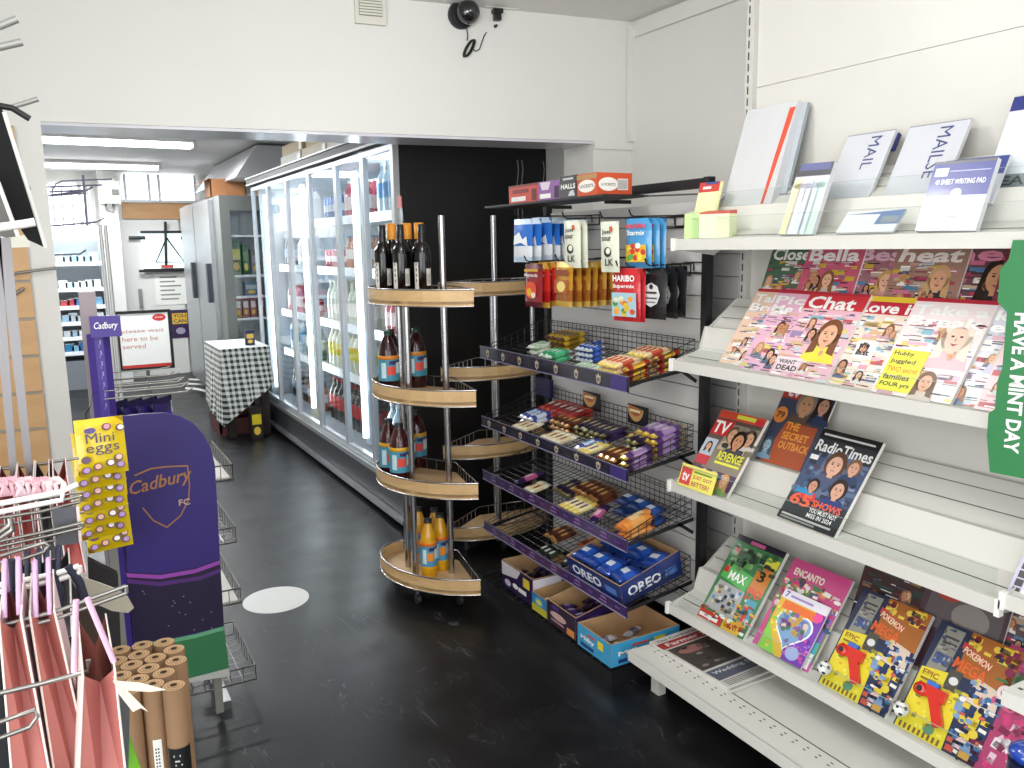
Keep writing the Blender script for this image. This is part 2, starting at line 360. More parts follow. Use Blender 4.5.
# tan slatwall on the left pier
mb = MB(); zt = AY(25, 125, 3.5).z
pitch = 0.137; z = 1.53
zs = []
while z < zt+pitch: z += pitch
while z > 0.05: zs.append(z); z -= pitch
for z1 in zs:
    x0, x1 = -1.2, -0.055
    za = max(0.05, z1-pitch+0.012); zb = min(zt, z1)
    if zb <= za: continue
    mb.prism([(x0, hy(x0)-0.018), (x1, hy(x1)-0.018), (x1, hy(x1)-0.004), (x0, hy(x0)-0.004)], za, zb, M_SLAT)
mb.prism([(x0, hy(x0)-0.006), (x1, hy(x1)-0.006), (x1, hy(x1)-0.001), (x0, hy(x0)-0.001)], 0.05, zt, mat('#a9a294', 0.5))
tag(mb.build('slatwall_panel', None, (-0.6, hy(-0.6), 0.05)), 'tan slatted display wall panel on the left pier', 'wall panel')

# back room details ------------------------------------------------
def tube_light(px0, px1, pyA, pyB, y, label):
    a = AZ(px0, pyA, ZC2-0.06); x0 = a.x; x1 = AZ(px1, pyA, ZC2-0.06).x; y = a.y
    t = thing('fluorescent_light', label, 'ceiling light', ((x0+x1)/2, y, ZC2))
    MB().box(x0, x1, y-0.09, y+0.09, ZC2-0.035, ZC2-0.001, mat('#d8d8d6', 0.5)).build('housing', t)
    for k in (-1, 1): MB().cyl((x0+0.02, y+k*0.07, ZC2-0.055), (x1-0.02, y+k*0.07, ZC2-0.055), 0.016, mat('#ffffff', 0.5, emit=9)).build('lamp_tube', t)
    MB().box(x1-0.03, x1, y-0.095, y+0.095, ZC2-0.075, ZC2-0.03, mat('#d8d8d6', 0.5)).build('end_cap', t)
    area('fluorescent_lamp_glow', ((x0+x1)/2, y, ZC2-0.09), (0, 0, 0), x1-x0, 0.2, 62, (0.95, 0.98, 1.0))
tube_light(20, 205, 140, 145, 7, 'nearer twin tube ceiling light just beyond the opening')
tube_light(20, 166, 165, 168, 9, 'farther twin tube ceiling light near the back wall')
area('back_room_lamp', (0.0, 5.2, ZC2-0.05), (0, 0, 0), 0.3, 1.4, 52, (0.95, 0.98, 1.0))
YF = YB-0.02
# bright high window in back wall
def wy(px, py): return AY(px, py, YF)
p0 = wy(124, 200); p1 = wy(194, 166)
mb = MB(); mb.box(p0.x, p1.x, YF-0.02, YF+0.0, p0.z, min(p1.z, ZC2-0.02), mat('#f6fbff', 0.3, emit=2.2)); mb.build('window_2', kind='structure')
wd = COL.objects['window_2']
mb = MB()
for px in (124, 148, 158, 194): x = wy(px, 180).x; mb.box(x-0.015, x+0.015, YF-0.05, YF-0.02, p0.z, ZC2-0.02, mat('#dfe3e8', 0.4))
mb.box(p0.x-0.02, p1.x+0.02, YF-0.07, YF-0.02, p0.z-0.03, p0.z, mat('#cfd3d8', 0.4))
mb.build('window_frame', wd)
q0 = wy(123, 219); q1 = wy(194, 203)
mb = MB(); mb.box(q0.x, q1.x, YF-0.03, YF, q0.z, q1.z, M_PINE); mb.build('trim_5', kind='structure')
# left high window behind the wire basket
p2 = wy(47, 228); p3 = wy(88, 185)
mb = MB(); mb.box(p2.x, p3.x, YF-0.02, YF, p2.z, p3.z, mat('#f6fbff', 0.3, emit=2.2)); mb.build('window_3', kind='structure')
# panelled walls around the door
mb = MB()
for px in (88, 95, 101, 112, 120): x = wy(px, 280).x; mb.box(x-0.02, x+0.02, YF-0.03, YF, 0, ZC2-0.02, mat('#d5d6d3', 0.5))
mb.build('trim_6', kind='structure')
# door with window
d0 = wy(126, 372).x; d1 = wy(190, 372).x; dz = q0.z-0.01
dr = MB().box(d0, d1, YF-0.05, YF, 0.0, dz, mat('#dededa', 0.45, noise=0.02)).build('door_1', kind='structure')
g0 = wy(143, 270); g1 = wy(186, 232)
mb = MB(); mb.box(g0.x, g1.x, YF-0.075, YF-0.055, g0.z, g1.z, mat('#dff0f4', 0.2, emit=0.9)); mb.build('pane', dr)
mb = MB()
for A, B in (((g0.x, g0.z), (g1.x, g0.z)), ((g0.x, g1.z), (g1.x, g1.z)), ((g0.x, g0.z), (g0.x, g1.z)), ((g1.x, g0.z), (g1.x, g1.z))):
    mb.beam((A[0], YF-0.08, A[1]), (B[0], YF-0.08, B[1]), 0.03, 0.03, '#22252a')
mb.build('pane_frame', dr)
hx = wy(137, 245)
for s_, px in ((0, 128), (1, 190)):
    u = wy(px, 238); MB().cyl((u.x, YF-0.10, u.z), (u.x+(0.18 if s_ == 0 else -0.12), YF-0.10, u.z), 0.02, '#26282c').build('door_bolt', dr)
hz = wy(140, 297); MB().box(hz.x-0.02, hz.x+0.02, YF-0.09, YF-0.05, hz.z-0.13, hz.z+0.1, M_STEEL).build('door_handle', dr)
# notice on the door
a0 = wy(156, 305); a1 = wy(187, 273)
mb = MB(T(a0.x, YF-0.056, a0.z, rx=PI/2)); ww, hh = a1.x-a0.x, a1.z-a0.z
mb.box(0, ww, 0, hh, -0.002, 0.0, '#ecece6')
for k in range(6): mb.rect(ww*0.15, hh*(0.86-k*0.14), ww*random.uniform(0.4, 0.75), hh*0.05, '#8c8c88')
tag(mb.build('door_notice', None, (a0.x, YF-0.056, a0.z)), 'white handwritten notice taped on the back door', 'notice')
# hanging wire stand in front of the pane
g = thing('wire_easel', 'black wire triangle hanger in front of the door window', 'hanger', (wy(165, 270).x, YF-0.14, wy(165, 270).z))
mb = MB(); top = wy(164, 222); L_ = wy(155, 262); R_ = wy(183, 262); c_ = wy(165, 268); Y_ = YF-0.12
mb.tube([(top.x, Y_, top.z), (c_.x, Y_, c_.z)], 0.016, M_BLKWIRE); mb.tube([(top.x, Y_, wy(164, 238).z), (L_.x, Y_, L_.z), (R_.x, Y_, R_.z), (top.x, Y_, wy(164, 238).z)], 0.010, M_BLKWIRE)
mb.beam((wy(138, 271).x, Y_, wy(138, 271).z), (wy(187, 270).x, Y_, wy(187, 270).z), 0.03, 0.03, M_BLKWIRE); mb.build('wire_frame', g)
MB().box(wy(160, 267).x, wy(172, 267).x, Y_-0.02, Y_, wy(160, 268).z, wy(160, 265).z, '#b04a42').build('red_tag', g)
# open multideck chiller at back left
mdx0, mdx1 = wy(54, 300).x, wy(107, 300).x; mdz = wy(60, 228).z
YC = 10.2
cx0, cx1 = AY(54, 300, YC).x, AY(107, 300, YC).x; cz = AY(60, 240, YC).z
ch = thing('multideck_chiller', 'white open fronted chiller glowing at the far left of the back room', 'refrigerator', ((cx0+cx1)/2, YC, 0))
mw = mat('#dfe5ea', 0.35)
mb = MB(); mb.box(cx0-0.03, cx0+0.02, YC, YC+0.6, 0, cz, mw); mb.box(cx1-0.02, cx1+0.03, YC, YC+0.6, 0, cz, mw); mb.box(cx0, cx1, YC+0.55, YC+0.6, 0, cz, mat('#dfe6ea', 0.4)); mb.box(cx0, cx1, YC+0.05, YC+0.6, 0, 0.32, mat('#7d828a', 0.4)); mb.build('cabinet', ch)
MB().box(cx0-0.03, cx1+0.03, YC-0.06, YC+0.5, cz, cz+0.14, mat('#ffffff', 0.4, emit=0.7)).build('light_canopy', ch)
lv = [AY(80, py, YC).z for py in (262, 288, 306, 322, 337, 352)]
for k, z in enumerate(lv): MB().box(cx0+0.02, cx1-0.02, YC+0.04, YC+0.5, z-0.04, z, mat('#f2f6fa', 0.4)).build('shelf', ch)
for k, z in enumerate(lv):
    n = 6
    for j in range(n):
        c = random.choice(['#cfd6dc', '#b9c4cc', '#e6ecf0', '#9ec3d8']) if k != 2 and k < 5 else random.choice(['#3c6ea8', '#c44a50', '#2f86b8', '#7fb6d8'])
        x = cx0+0.06+j*(cx1-cx0-0.12)/n; hgt = random.uniform(0.07, 0.13)
        mb = MB(); mb.box(0, 0.085, 0, 0.1, 0, hgt*0.75, c); mb.prism([(0, 0), (0.085, 0), (0.085, 0.1), (0, 0.1)], hgt*0.75, hgt*0.8, '#eef2f4')
        tag(mb.build('chilled_tub', None, None), 'chilled tub on shelf %s from the top of the far open chiller' % ['one', 'two', 'three', 'four', 'five', 'six'][k], 'tub', 'chilled tubs on chiller shelf %s' % ['one', 'two', 'three', 'four', 'five', 'six'][k]).location = (x, YC+0.1, z+0.001)
area('chiller_lamp', ((cx0+cx1)/2, YC+0.02, cz-0.02), (0.5, 0, 0), 0.5, 0.08, 1.0, (0.85, 0.95, 1))
# white boxed-in column and camera on it
u0 = AY(99, 200, 9.6); u1 = AY(121, 200, 9.6)
mb = MB(); mb.box(AY(100, 200, 10.5).x, AY(117, 200, 10.5).x, 10.5, 10.7, 0, ZC2-0.02, mat('#dcdcd8', 0.5)); mb.build('wall_column', kind='structure')
uc = AY(110, 192, 10.3); t = thing('wall_box', 'grey electrical box high on the boxed pipe column', 'electrical box', (uc.x, 10.3, uc.z))
MB().box(uc.x-0.1, uc.x+0.1, 10.32, 10.49, uc.z-0.12, uc.z+0.12, mat('#b9bab4', 0.5)).build('casing', t); MB().box(uc.x+0.02, uc.x+0.09, 10.30, 10.32, uc.z-0.03, uc.z+0.03, '#3a3a38').build('socket', t)
tt = MB(); tt.tube([(uc.x-0.05, 10.40, uc.z-0.12), (uc.x-0.04, 10.38, uc.z-0.2), (uc.x+0.02, 10.38, uc.z-0.22), (uc.x+0.03, 10.40, uc.z-0.12)], 0.012, '#555553'); tt.build('cable', t)

# steel upright fridge and glazed side cabinet
YG = 8.0
sx0 = AY(213, 200, YG).x; sx1 = 1.56; zt = AY(213, 197, YG).z
st = thing('upright_fridge', 'stainless steel upright fridge with dark handles beyond the drinks chiller', 'refrigerator', (sx0+0.2, YG+0.6, 0))
mb = MB(); mb.box(sx0, sx0+0.65, YG+0.02, YG+1.9, 0.08, zt, mat('#a2a5a8', 0.35, 0.7)); mb.build('cabinet', st)
for k in range(2):
    ya = YG+0.06+k*0.92; dd = MB().box(sx0-0.04, sx0-0.002, ya, ya+0.88, 0.12, zt-0.02, mat('#b4b7ba', 0.3, 0.75)).build('door', st)
    MB().box(sx0-0.08, sx0-0.042, ya+0.05, ya+0.13, 1.02, 1.38, '#30343c').build('door_handle', dd)
mb = MB(); fr = mat('#6d706c', 0.45); z0_ = 0.62
for (xa, xb, za, zb, yb_) in ((sx0, sx0+0.085, 0, zt, YG), (sx0+0.36, sx0+0.41, 0, zt, YG), (sx0+0.085, sx0+0.36, zt-0.13, zt, YG), (sx0+0.085, sx0+0.36, 0, z0_, YG)): mb.box(xa, xb, YG-0.28, yb_, za, zb, fr)
mb.box(sx0+0.08, sx0+0.37, YG-0.03, YG, z0_, zt-0.12, mat('#c9cdd0', 0.5))
gc = thing('glazed_cabinet', 'grey framed glass display cabinet showing cereal packs behind the cloth covered table', 'cabinet', (sx0+0.2, YG-0.14, 0))
mb.build('frame', gc)
MB().box(sx0+0.085, sx0+0.36, YG-0.285, YG-0.281, z0_, zt-0.13, M_GLASS).build('glass', gc)
sh = []
for py in (235, 275, 296, 318):
    z = AY(235, py, YG-0.2).z; sh.append(z); MB().box(sx0+0.086, sx0+0.359, YG-0.27, YG-0.03, z-0.02, z, '#d7dadc').build('shelf', gc)
def pack(name, label, cat, x, y, z, wx, wy_, h, c, c2, group=None, txt=None):
    mb = MB(); mb.box(-wx/2, wx/2, -wy_/2, wy_/2, 0, h, c); q = MB(T(-wx/2, -wy_/2, 0, rx=PI/2))
    q.rect(wx*0.1, h*0.45, wx*0.8, h*0.32, c2); q.oval(wx*0.5, h*0.25, wx*0.3, h*0.13, '#e8c24a', 2)
    for f, mi, s_ in zip(q.f, q.mi, q.sm): mb.f.append([i+len(mb.v) for i in f]); mb.mi.append(mb.m(q.ms[mi])); mb.sm.append(False)
    mb.v += q.v
    o = tag(mb.build(name), label, cat, group); o.location = (x, y, z); return o
pack('cereal_box', 'yellow and green cereal box on the cabinet shelf', 'box', sx0+0.13, YG-0.15, sh[1]+0.001, 0.09, 0.06, 0.30, '#2e6a3a', '#cfd048')
pack('cereal_box', 'dark green narrow box beside the yellow and green cereal box', 'box', sx0+0.215, YG-0.15, sh[1]+0.001, 0.055, 0.06, 0.27, '#1d5a32', '#5d8a4a')
pack('cereal_box', 'grey pack at the right of the cabinet shelf', 'box', sx0+0.30, YG-0.15, sh[1]+0.001, 0.07, 0.06, 0.22, '#8c8a90', '#b9b0b8')
for k in range(4): pack('food_carton', 'red and white carton on the lowest glass cabinet shelf', 'box', sx0+0.12+k*0.068, YG-0.15, sh[3]+0.001, 0.05, 0.06, 0.19, '#a8545a', '#e9dada', 'red cartons in the glass cabinet')
pack('food_carton', 'blue grey carton on the middle cabinet shelf', 'box', sx0+0.25, YG-0.15, sh[2]+0.001, 0.12, 0.06, 0.12, '#5c7390', '#aab4bc')
# cardboard box on top
cb = thing('cardboard_box', 'open brown cardboard box on top of the steel fridge', 'box', (sx0+0.15, YG+0.25, zt))
mb = MB()
for bx in ((0, 0.32, 0, 0.01), (0, 0.32, 0.29, 0.3), (0, 0.01, 0, 0.3), (0.31, 0.32, 0, 0.3)): mb.box(sx0+bx[0], sx0+bx[1], YG+0.1+bx[2], YG+0.1+bx[3], zt+0.001, zt+0.17, mat('#9c6a44', 0.8))
mb.box(sx0, sx0+0.32, YG+0.1, YG+0.4, zt+0.001, zt+0.01, mat('#9c6a44', 0.8)); mb.build('carton_body', cb)
MB().hexa([(sx0, YG+0.10, zt+0.17), (sx0, YG+0.4, zt+0.17), (sx0-0.1, YG+0.4, zt+0.12), (sx0-0.1, YG+0.1, zt+0.12), (sx0, YG+0.10, zt+0.175), (sx0, YG+0.4, zt+0.175), (sx0-0.1, YG+0.4, zt+0.125), (sx0-0.1, YG+0.1, zt+0.125)], mat('#a9764c', 0.8)).build('flap', cb)

# gingham table
ty = 7.1; tx0, tx1 = AY(206, 348, 7.45).x, 1.52; tz = AY(232, 346, 7.0).z
t = thing('side_table', 'dark wooden table under the checked cloth', 'table', ((tx0+tx1)/2, 7.15, 0))
mdk = mat('#2a1d18', 0.6)
MB().box(tx0+0.03, tx1, 6.83, 7.5, tz-0.05, tz-0.006, mdk).build('tabletop', t)
for (x, y) in ((tx0+0.07, 6.88), (tx1-0.05, 6.88), (tx0+0.07, 7.45), (tx1-0.05, 7.45)): MB().box(x-0.03, x+0.03, y-0.03, y+0.03, 0, tz-0.05, mdk).build('leg', t)
mb = MB(); n = 16
# cloth: top plus draped sides with folds
def drape(P, zt_, drops, nn=8, flare=0.05):
    top = [(x, y, zt_) for x, y in P]; mb.poly(top, M_GINGHAM)
    L = len(P); ring = []
    for i in range(L):
        a, b_ = P[i], P[(i+1) % L]
        for k in range(nn):
            t_ = k/nn; ring.append((a[0]+(b_[0]-a[0])*t_, a[1]+(b_[1]-a[1])*t_, drops[i]+(drops[(i+1) % L]-drops[i])*t_, k))
    cx_ = sum(p[0] for p in P)/L; cy_ = sum(p[1] for p in P)/L; q = []
    for (x, y, d, k) in ring:
        dx, dy = x-cx_, y-cy_; r_ = math.hypot(dx, dy); wv = flare*(0.35+0.65*abs(math.sin(k*1.9)))
        q += [(x, y, zt_), (x+dx/r_*wv*0.5, y+dy/r_*wv*0.5, zt_-d*0.5), (x+dx/r_*wv, y+dy/r_*wv, zt_-d)]
    m_ = len(ring); mb.add(q, [(3*i+j, 3*i+j+1, 3*((i+1) % m_)+j+1, 3*((i+1) % m_)+j) for i in range(m_) for j in (0, 1)], M_GINGHAM, True)
drape([(tx0, 6.80), (tx1, 6.80), (tx1, 7.53), (tx0, 7.53)], tz, [0.62, 0.30, 0.3, 0.5])
tag(mb.build('tablecloth', None, (tx0, 6.8, tz)), 'black and white gingham cloth draped over the small table', 'tablecloth')
pack('snack_box', 'small dark blue and yellow box standing at the table end near the chiller', 'box', AY(250, 334, 6.95).x, 6.98, tz+0.002, 0.07, 0.05, 0.12, '#1f2350', '#d8b248')
bt = thing('red_crate', 'dark red crate on the floor under the gingham table', 'crate', (tx0+0.1, 6.95, 0))
mb = MB(); mb.box(tx0-0.02, tx1-0.05, 6.93, 7.4, 0.001, 0.02, '#5a2a26')
for bx in ((tx0-0.02, tx1-0.05, 6.93, 6.95), (tx0-0.02, tx1-0.05, 7.38, 7.4), (tx0-0.02, tx0, 6.93, 7.4), (tx1-0.07, tx1-0.05, 6.93, 7.4)): mb.box(*bx, 0.02, 0.13, '#5a2a26')
mb.build('crate_body', bt)
pack('yellow_box', 'yellow and black box on the floor beside the chiller', 'box', AY(255, 420, 6.75).x, 6.72, 0.001, 0.09, 0.08, 0.26, '#1f1d1a', '#d9c326')

# floor stand sign "please wait here to be served"
ys = 8.0; a = AY(120, 372, ys); b_ = AY(170, 309, ys)
t = thing('floor_sign', 'white please wait here to be served sign with red base stripe in black frame', 'sign', ((a.x+b_.x)/2, ys, 0))
w_, h_ = b_.x-a.x, b_.z-a.z
mb = MB()
for (x0, x1, z0, z1) in ((0, w_, 0, 0.025), (0, w_, h_-0.025, h_), (0, 0.025, 0.025, h_-0.025), (w_-0.025, w_, 0.025, h_-0.025)): mb.box(a.x+x0, a.x+x1, ys-0.012, ys+0.012, a.z+z0, a.z+z1, M_BLACK)
mb.build('frame', t)
mb = MB(T(a.x+0.025, ys-0.006, a.z+0.025, rx=PI/2)); W2, H2 = w_-0.05, h_-0.05
mb.box(0, W2, 0, H2, -0.01, 0, W); mb.rect(0, 0, W2, H2*0.055, '#c8342c', 2); mb.oval(W2*0.82, H2*0.91, W2*0.14, H2*0.065, '#cc2a2c', 2)
mb.text('post', W2*0.74, H2*0.895, W2*0.16, H2*0.03, W, 5)
for k, s_ in enumerate(('please wait', 'here to be', 'served')): mb.text(s_, W2*0.04, H2*(0.63-k*0.135), W2*[0.86, 0.72, 0.46][k], H2*0.085, '#c9896f', 4, 0.0)
mb.build('poster', t)
mb = MB(); mx = a.x+w_/2; mb.cyl((mx, ys+0.02, 0.02), (mx, ys+0.02, a.z+0.05), 0.015, M_STEEL); mb.box(mx-0.15, mx+0.15, ys-0.12, ys+0.14, 0.0, 0.02, M_STEEL); mb.build('stand', t)
# purple poster beside it
a = wy(170, 338); b_ = wy(189, 309)
mb = MB(T(a.x, YF-0.058, a.z, rx=PI/2)); w_, h_ = b_.x-a.x, b_.z-a.z
mb.box(0, w_, 0, h_, -0.003, 0, '#3a2350'); mb.rect(w_*0.15, h_*0.5, w_*0.7, h_*0.38, '#e0b83c'); mb.text('YOU', w_*0.2, h_*0.72, w_*0.6, h_*0.13, '#3a2350', 3); mb.text('CAN', w_*0.2, h_*0.54, w_*0.6, h_*0.13, '#3a2350', 3); mb.oval(w_*0.5, h_*0.25, w_*0.22, h_*0.12, '#a8a0b8')
tag(mb.build('poster', None, (a.x, YF-0.058, a.z)), 'small purple poster with yellow block fixed to the back door', 'poster')
# white swirl sticker on floor, round sticker
c = AZ(276, 598, 0); mb = MB(); mb.lathe([(0.139, 0.0005), (0.139, 0.0015)], mat('#d9d9d6', 0.5), (0, 0, 0), 48)
o = tag(mb.build('floor_sticker'), 'round white sticker on the dark floor of the aisle', 'sticker'); o.location = (0.735, 3.475, 0)
mb = MB(); c = AZ(178, 392, 0)
for r_ in (0.25, 0.42, 0.6):
    n = 12; q = [(c.x+(r_+s_)*math.cos(a_*0.09+0.2), c.y-0.3+(r_*2+s_*2)*math.sin(a_*0.09+0.2), 0.0012) for s_ in (0, 0.06) for a_ in range(n)]
    mb.add(q, [(k, k+1, n+k+1, n+k) for k in range(n-1)], mat('#c9c9c6', 0.5))
tag(mb.build('floor_marking', None, (c.x, c.y, 0)), 'white curved marking stuck on the floor near the back door', 'sticker')

# ------------------------------------------------------------------ big glass door chiller
FX = 1.57; FY0 = 4.0; FY1 = 7.42; FZ = 2.08
fr = thing('drinks_chiller', 'large glass door drinks chiller with black end panel', 'refrigerator', (FX+0.4, (FY0+FY1)/2, 0))
mb = MB(); wh = mat('#d3dde4', 0.4)
mb.box(FX+0.82, FX+0.86, FY0+0.05, FY1, 0.2, FZ-0.02, wh); mb.box(FX+0.08, FX+0.82, FY0+0.05, FY1, 0.2, 0.235, mat('#8f969c', 0.4)); mb.box(FX+0.08, FX+0.82, FY0+0.05, FY1, FZ-0.07, FZ-0.03, wh)
mb.box(FX+0.08, FX+0.82, FY1-0.03, FY1, 0.235, FZ-0.07, wh); mb.box(FX+0.08, FX+0.82, FY0+0.05, FY0+0.07, 0.235, FZ-0.07, wh)
mb.build('cabinet', fr)
MB().box(FX+0.0, XR-0.003, FY0, FY0+0.045, 0.0, FZ, mat('#101012', 0.42, noise=0.15)).build('end_panel', fr)
MB().box(FX-0.02, FX+0.012, FY0-0.01, FY0+0.03, 0.14, FZ, mat('#c6c8ca', 0.35, 0.5)).build('end_trim', fr)
MB().box(FX+0.0, FX+0.06, FY0+0.046, FY1, 0.03, 0.205, mat('#35363c', 0.45)).build('kick_panel', fr)
MB().beam((FX-0.02, FY0+0.0, 0.045), (FX-0.02, FY1, 0.045), 0.035, 0.022, mat('#b9bbbd', 0.3, 0.8)).build('bumper_rail', fr)
MB().box(FX-0.01, FX+0.05, FY0+0.046, FY1, 0.206, 0.235, mat('#aeb2b5', 0.35, 0.7)).build('sill', fr)
mb = MB(); mb.box(FX-0.02, FX+0.08, FY0, FY1, FZ-0.05, FZ+0.004, mat('#232427', 0.5)); mb.box(FX-0.03, FX+0.08, FY0, FY1, FZ+0.004, FZ+0.014, mat('#a9abad', 0.4, 0.3)); mb.box(FX-0.026, FX-0.02, FY0, FY1, FZ-0.05, FZ-0.038, mat('#a9abad', 0.4, 0.3)); mb.build('top_rail', fr)
bays = [FY0+0.05, 5.05, 6.24, FY1-0.02]
alu = mat('#c3c7cb', 0.35, 0.55)
for bi in range(3):
    ya, yb = bays[bi], bays[bi+1]
    ymid = (ya+yb)/2
    for (c_, d_) in ((ya, ymid), (ymid, yb)):
        mb = MB(); th_ = 0.022
        mb.box(FX+0.01, FX+0.04, c_+0.004, c_+0.004+th_, 0.24, FZ-0.062, alu); mb.box(FX+0.01, FX+0.04, d_-0.004-th_, d_-0.004, 0.24, FZ-0.062, alu)
        mb.box(FX+0.01, FX+0.04, c_+0.004+th_, d_-0.004-th_, 0.24, 0.275, alu); mb.box(FX+0.01, FX+0.04, c_+0.004+th_, d_-0.004-th_, FZ-0.09, FZ-0.062, alu)
        dd = mb.build('door', fr)
        MB().box(FX+0.022, FX+0.027, c_+0.026, d_-0.026, 0.275, FZ-0.09, M_GLASS).build('glass', dd)
    # light column at far end of each bay
    MB().box(FX+0.10, FX+0.125, yb-0.075, yb-0.045, 0.3, FZ-0.12, mat('#f4fbff', 0.4, emit=4)).build('lamp_tube', fr)
    MB().box(FX+0.127, FX+0.15, yb-0.10, yb-0.03, 0.26, FZ-0.1, mat('#c9d6e0', 0.4, 0.2)).build('lamp_back', fr)
    l = area('chiller_lamp', (FX+0.11, (ya+yb)/2, 1.2), (0, -PI/2, 0), 1.6, 0.9, 0, (0.86, 0.94, 1)); bpy.data.objects.remove(l)
    area('chiller_lamp', (FX+0.14, yb-0.12, 1.15), (0, PI/2+0.0, 0), 1.6, 0.05, 6, (0.88, 0.95, 1)).rotation_euler = (0, -PI/2, -0.9)
    for y_ in (ya+0.3, yb-0.35): area('chiller_lamp', (FX+0.3, y_, FZ-0.10), (0, 0.5, 0), 0.2, 0.5, 1.3, (0.88, 0.95, 1))
# shelves
flv = [0.30, 0.64, 0.98, 1.36, 1.70]
sm = mat('#eef2f5', 0.35); shw = mat('#d5dde2', 0.3, 0.4)
for z in flv:
    for bi in range(3):
        if z > 0.3: MB().box(FX+0.2, FX+0.8, bays[bi]+0.02, bays[bi+1]-0.11, z-0.02, z, shw).build('shelf', fr)
        if z > 0.3: MB().box(FX+0.185, FX+0.199, bays[bi]+0.02, bays[bi+1]-0.11, z-0.045, z+0.012, sm).build('price_strip', fr)
# bottles
def bottle_mesh(name, body, label, cap, r=0.033, h=0.23, lab=(0.3, 0.6), neck=0.013, rough=0.15):
    mb = MB(); m_ = mat(body, rough, coat=0.5)
    mb.lathe([(r*0.85, 0), (r, h*0.04), (r, h*0.62), (r*0.8, h*0.72), (neck, h*0.86), (neck, h*0.94)], m_, seg=12)
    mb.lathe([(r*1.02, h*lab[0]), (r*1.02, h*lab[1])], mat(label, 0.4), seg=12); mb.lathe([(neck*1.25, h*0.93), (neck*1.25, h)], mat(cap, 0.4), seg=10)
    return mb.build(name)
def can_mesh(name, c, c2, r=0.031, h=0.13):
    mb = MB(); mb.lathe([(r*0.85, 0), (r, 0.01), (r, h-0.012), (r*0.82, h)], mat(c, 0.25, 0.3), seg=12); mb.lathe([(r*1.01, h*0.35), (r*1.01, h*0.65)], mat(c2, 0.35), seg=12); return mb.build(name)
def jug_mesh(name, c, cap):
    mb = MB(); mb.prism([(-.045, -.045), (.045, -.045), (.045, .045), (-.045, .045)], 0, 0.17, mat(c, 0.3)); mb.add([(-.045, -.045, .17), (.045, -.045, .17), (.045, .045, .17), (-.045, .045, .17), (-.018, -.018, .225), (.018, -.018, .225), (.018, .018, .225), (-.018, .018, .225)], [(0,1,5,4),(1,2,6,5),(2,3,7,6),(3,0,4,7),(4,5,6,7)], mat(c, 0.3)); mb.lathe([(0.02, 0.225), (0.02, 0.245)], cap); return mb.build(name)
BK = {
 'cola': (lambda: bottle_mesh('cola_bottle', '#1c0f0c', '#b8282a', '#b8282a', 0.045, 0.31), 0.10, 'dark cola bottle', 'bottle'),
 'water': (lambda: bottle_mesh('water_bottle', '#b7cbd6', '#4d8fc0', '#dfe8ee', 0.042, 0.30), 0.098, 'clear water bottle', 'bottle'),
 'lemon': (lambda: bottle_mesh('soft_drink_bottle', '#d7d9c4', '#d9cf3c', '#3c8a4a', 0.04, 0.30), 0.095, 'pale soft drink bottle with yellow label', 'bottle'),
 'white': (lambda: bottle_mesh('wine_bottle', '#cdd5c2', '#ece8dd', '#d8d3c0', 0.037, 0.29, (0.2, 0.5)), 0.09, 'pale wine bottle', 'bottle'),
 'small': (lambda: bottle_mesh('small_bottle', '#c0704a', '#e9e2dc', '#2f5f9a', 0.031, 0.22), 0.078, 'small orange juice bottle', 'bottle'),
 'blue': (lambda: can_mesh('drink_can', '#2c5c9c', '#c9d4e2', 0.029, 0.16), 0.072, 'slim blue can', 'can'),
 'red': (lambda: can_mesh('drink_can', '#b03040', '#ead9d9'), 0.075, 'red drink can', 'can'),
 'pinkc': (lambda: bottle_mesh('pink_bottle', '#c8455c', '#f0dede', '#f2f2f2', 0.036, 0.24, (0.2, 0.55)), 0.086, 'pink drink bottle', 'bottle'),
 'milk': (lambda: jug_mesh('milk_jug', '#e6e9ec', '#3a62a8'), 0.11, 'white milk jug', 'milk jug'),
 'dark': (lambda: bottle_mesh('beer_bottle', '#2b1a14', '#7f93a8', '#9a9aa0', 0.031, 0.23), 0.078, 'dark beer bottle', 'bottle'),
 'green': (lambda: bottle_mesh('green_bottle', '#2f6a44', '#d8e2d0', '#b8bcb8', 0.034, 0.26), 0.084, 'green glass bottle', 'bottle'),
}
BP = {}
plan = [ # bay (0 = nearest), shelf -> kinds for near half and far half
 [('water', 'water'), ('dark', 'water'), ('cola', 'pinkc'), ('white', 'green'), ('blue', 'water')],
 [('cola', 'cola'), ('lemon', 'lemon'), ('white', 'white'), ('small', 'red'), ('pinkc', 'blue')],
 [('small', 'dark'), ('green', 'water'), ('red', 'pinkc'), ('milk', 'dark'), ('milk', 'milk')]]
bn = ['near', 'middle', 'far']; sn = ['lowest', 'second', 'third', 'fourth', 'top']; hn = ['right', 'left']
for bi in range(3):
    for si in range(5):
        for hi in range(2):
            kd = plan[bi][si][hi]
            if kd not in BP: BP[kd] = Proto(BK[kd][0]())
            mk, gap, lab, cat = BK[kd]; ya, yb = bays[bi]+0.06, bays[bi+1]-0.15; hf = (yb-ya)/2
            y = ya+hi*hf+gap/2
            while y < ya+(hi+1)*hf-gap*0.4:
                for row in range(2 if bi < 2 else 1):
                    z = flv[si]+0.001 if si else 0.236
                    o = BP[kd].put(T(FX+0.25+row*gap*1.05, y, z), '%s, %s shelf, %s half of %s chiller bay' % (lab, sn[si], hn[hi], bn[bi]), '%ss, %s shelf, %s half, %s bay' % (lab, sn[si], hn[hi], bn[bi]))
                    o['category'] = cat
                y += gap
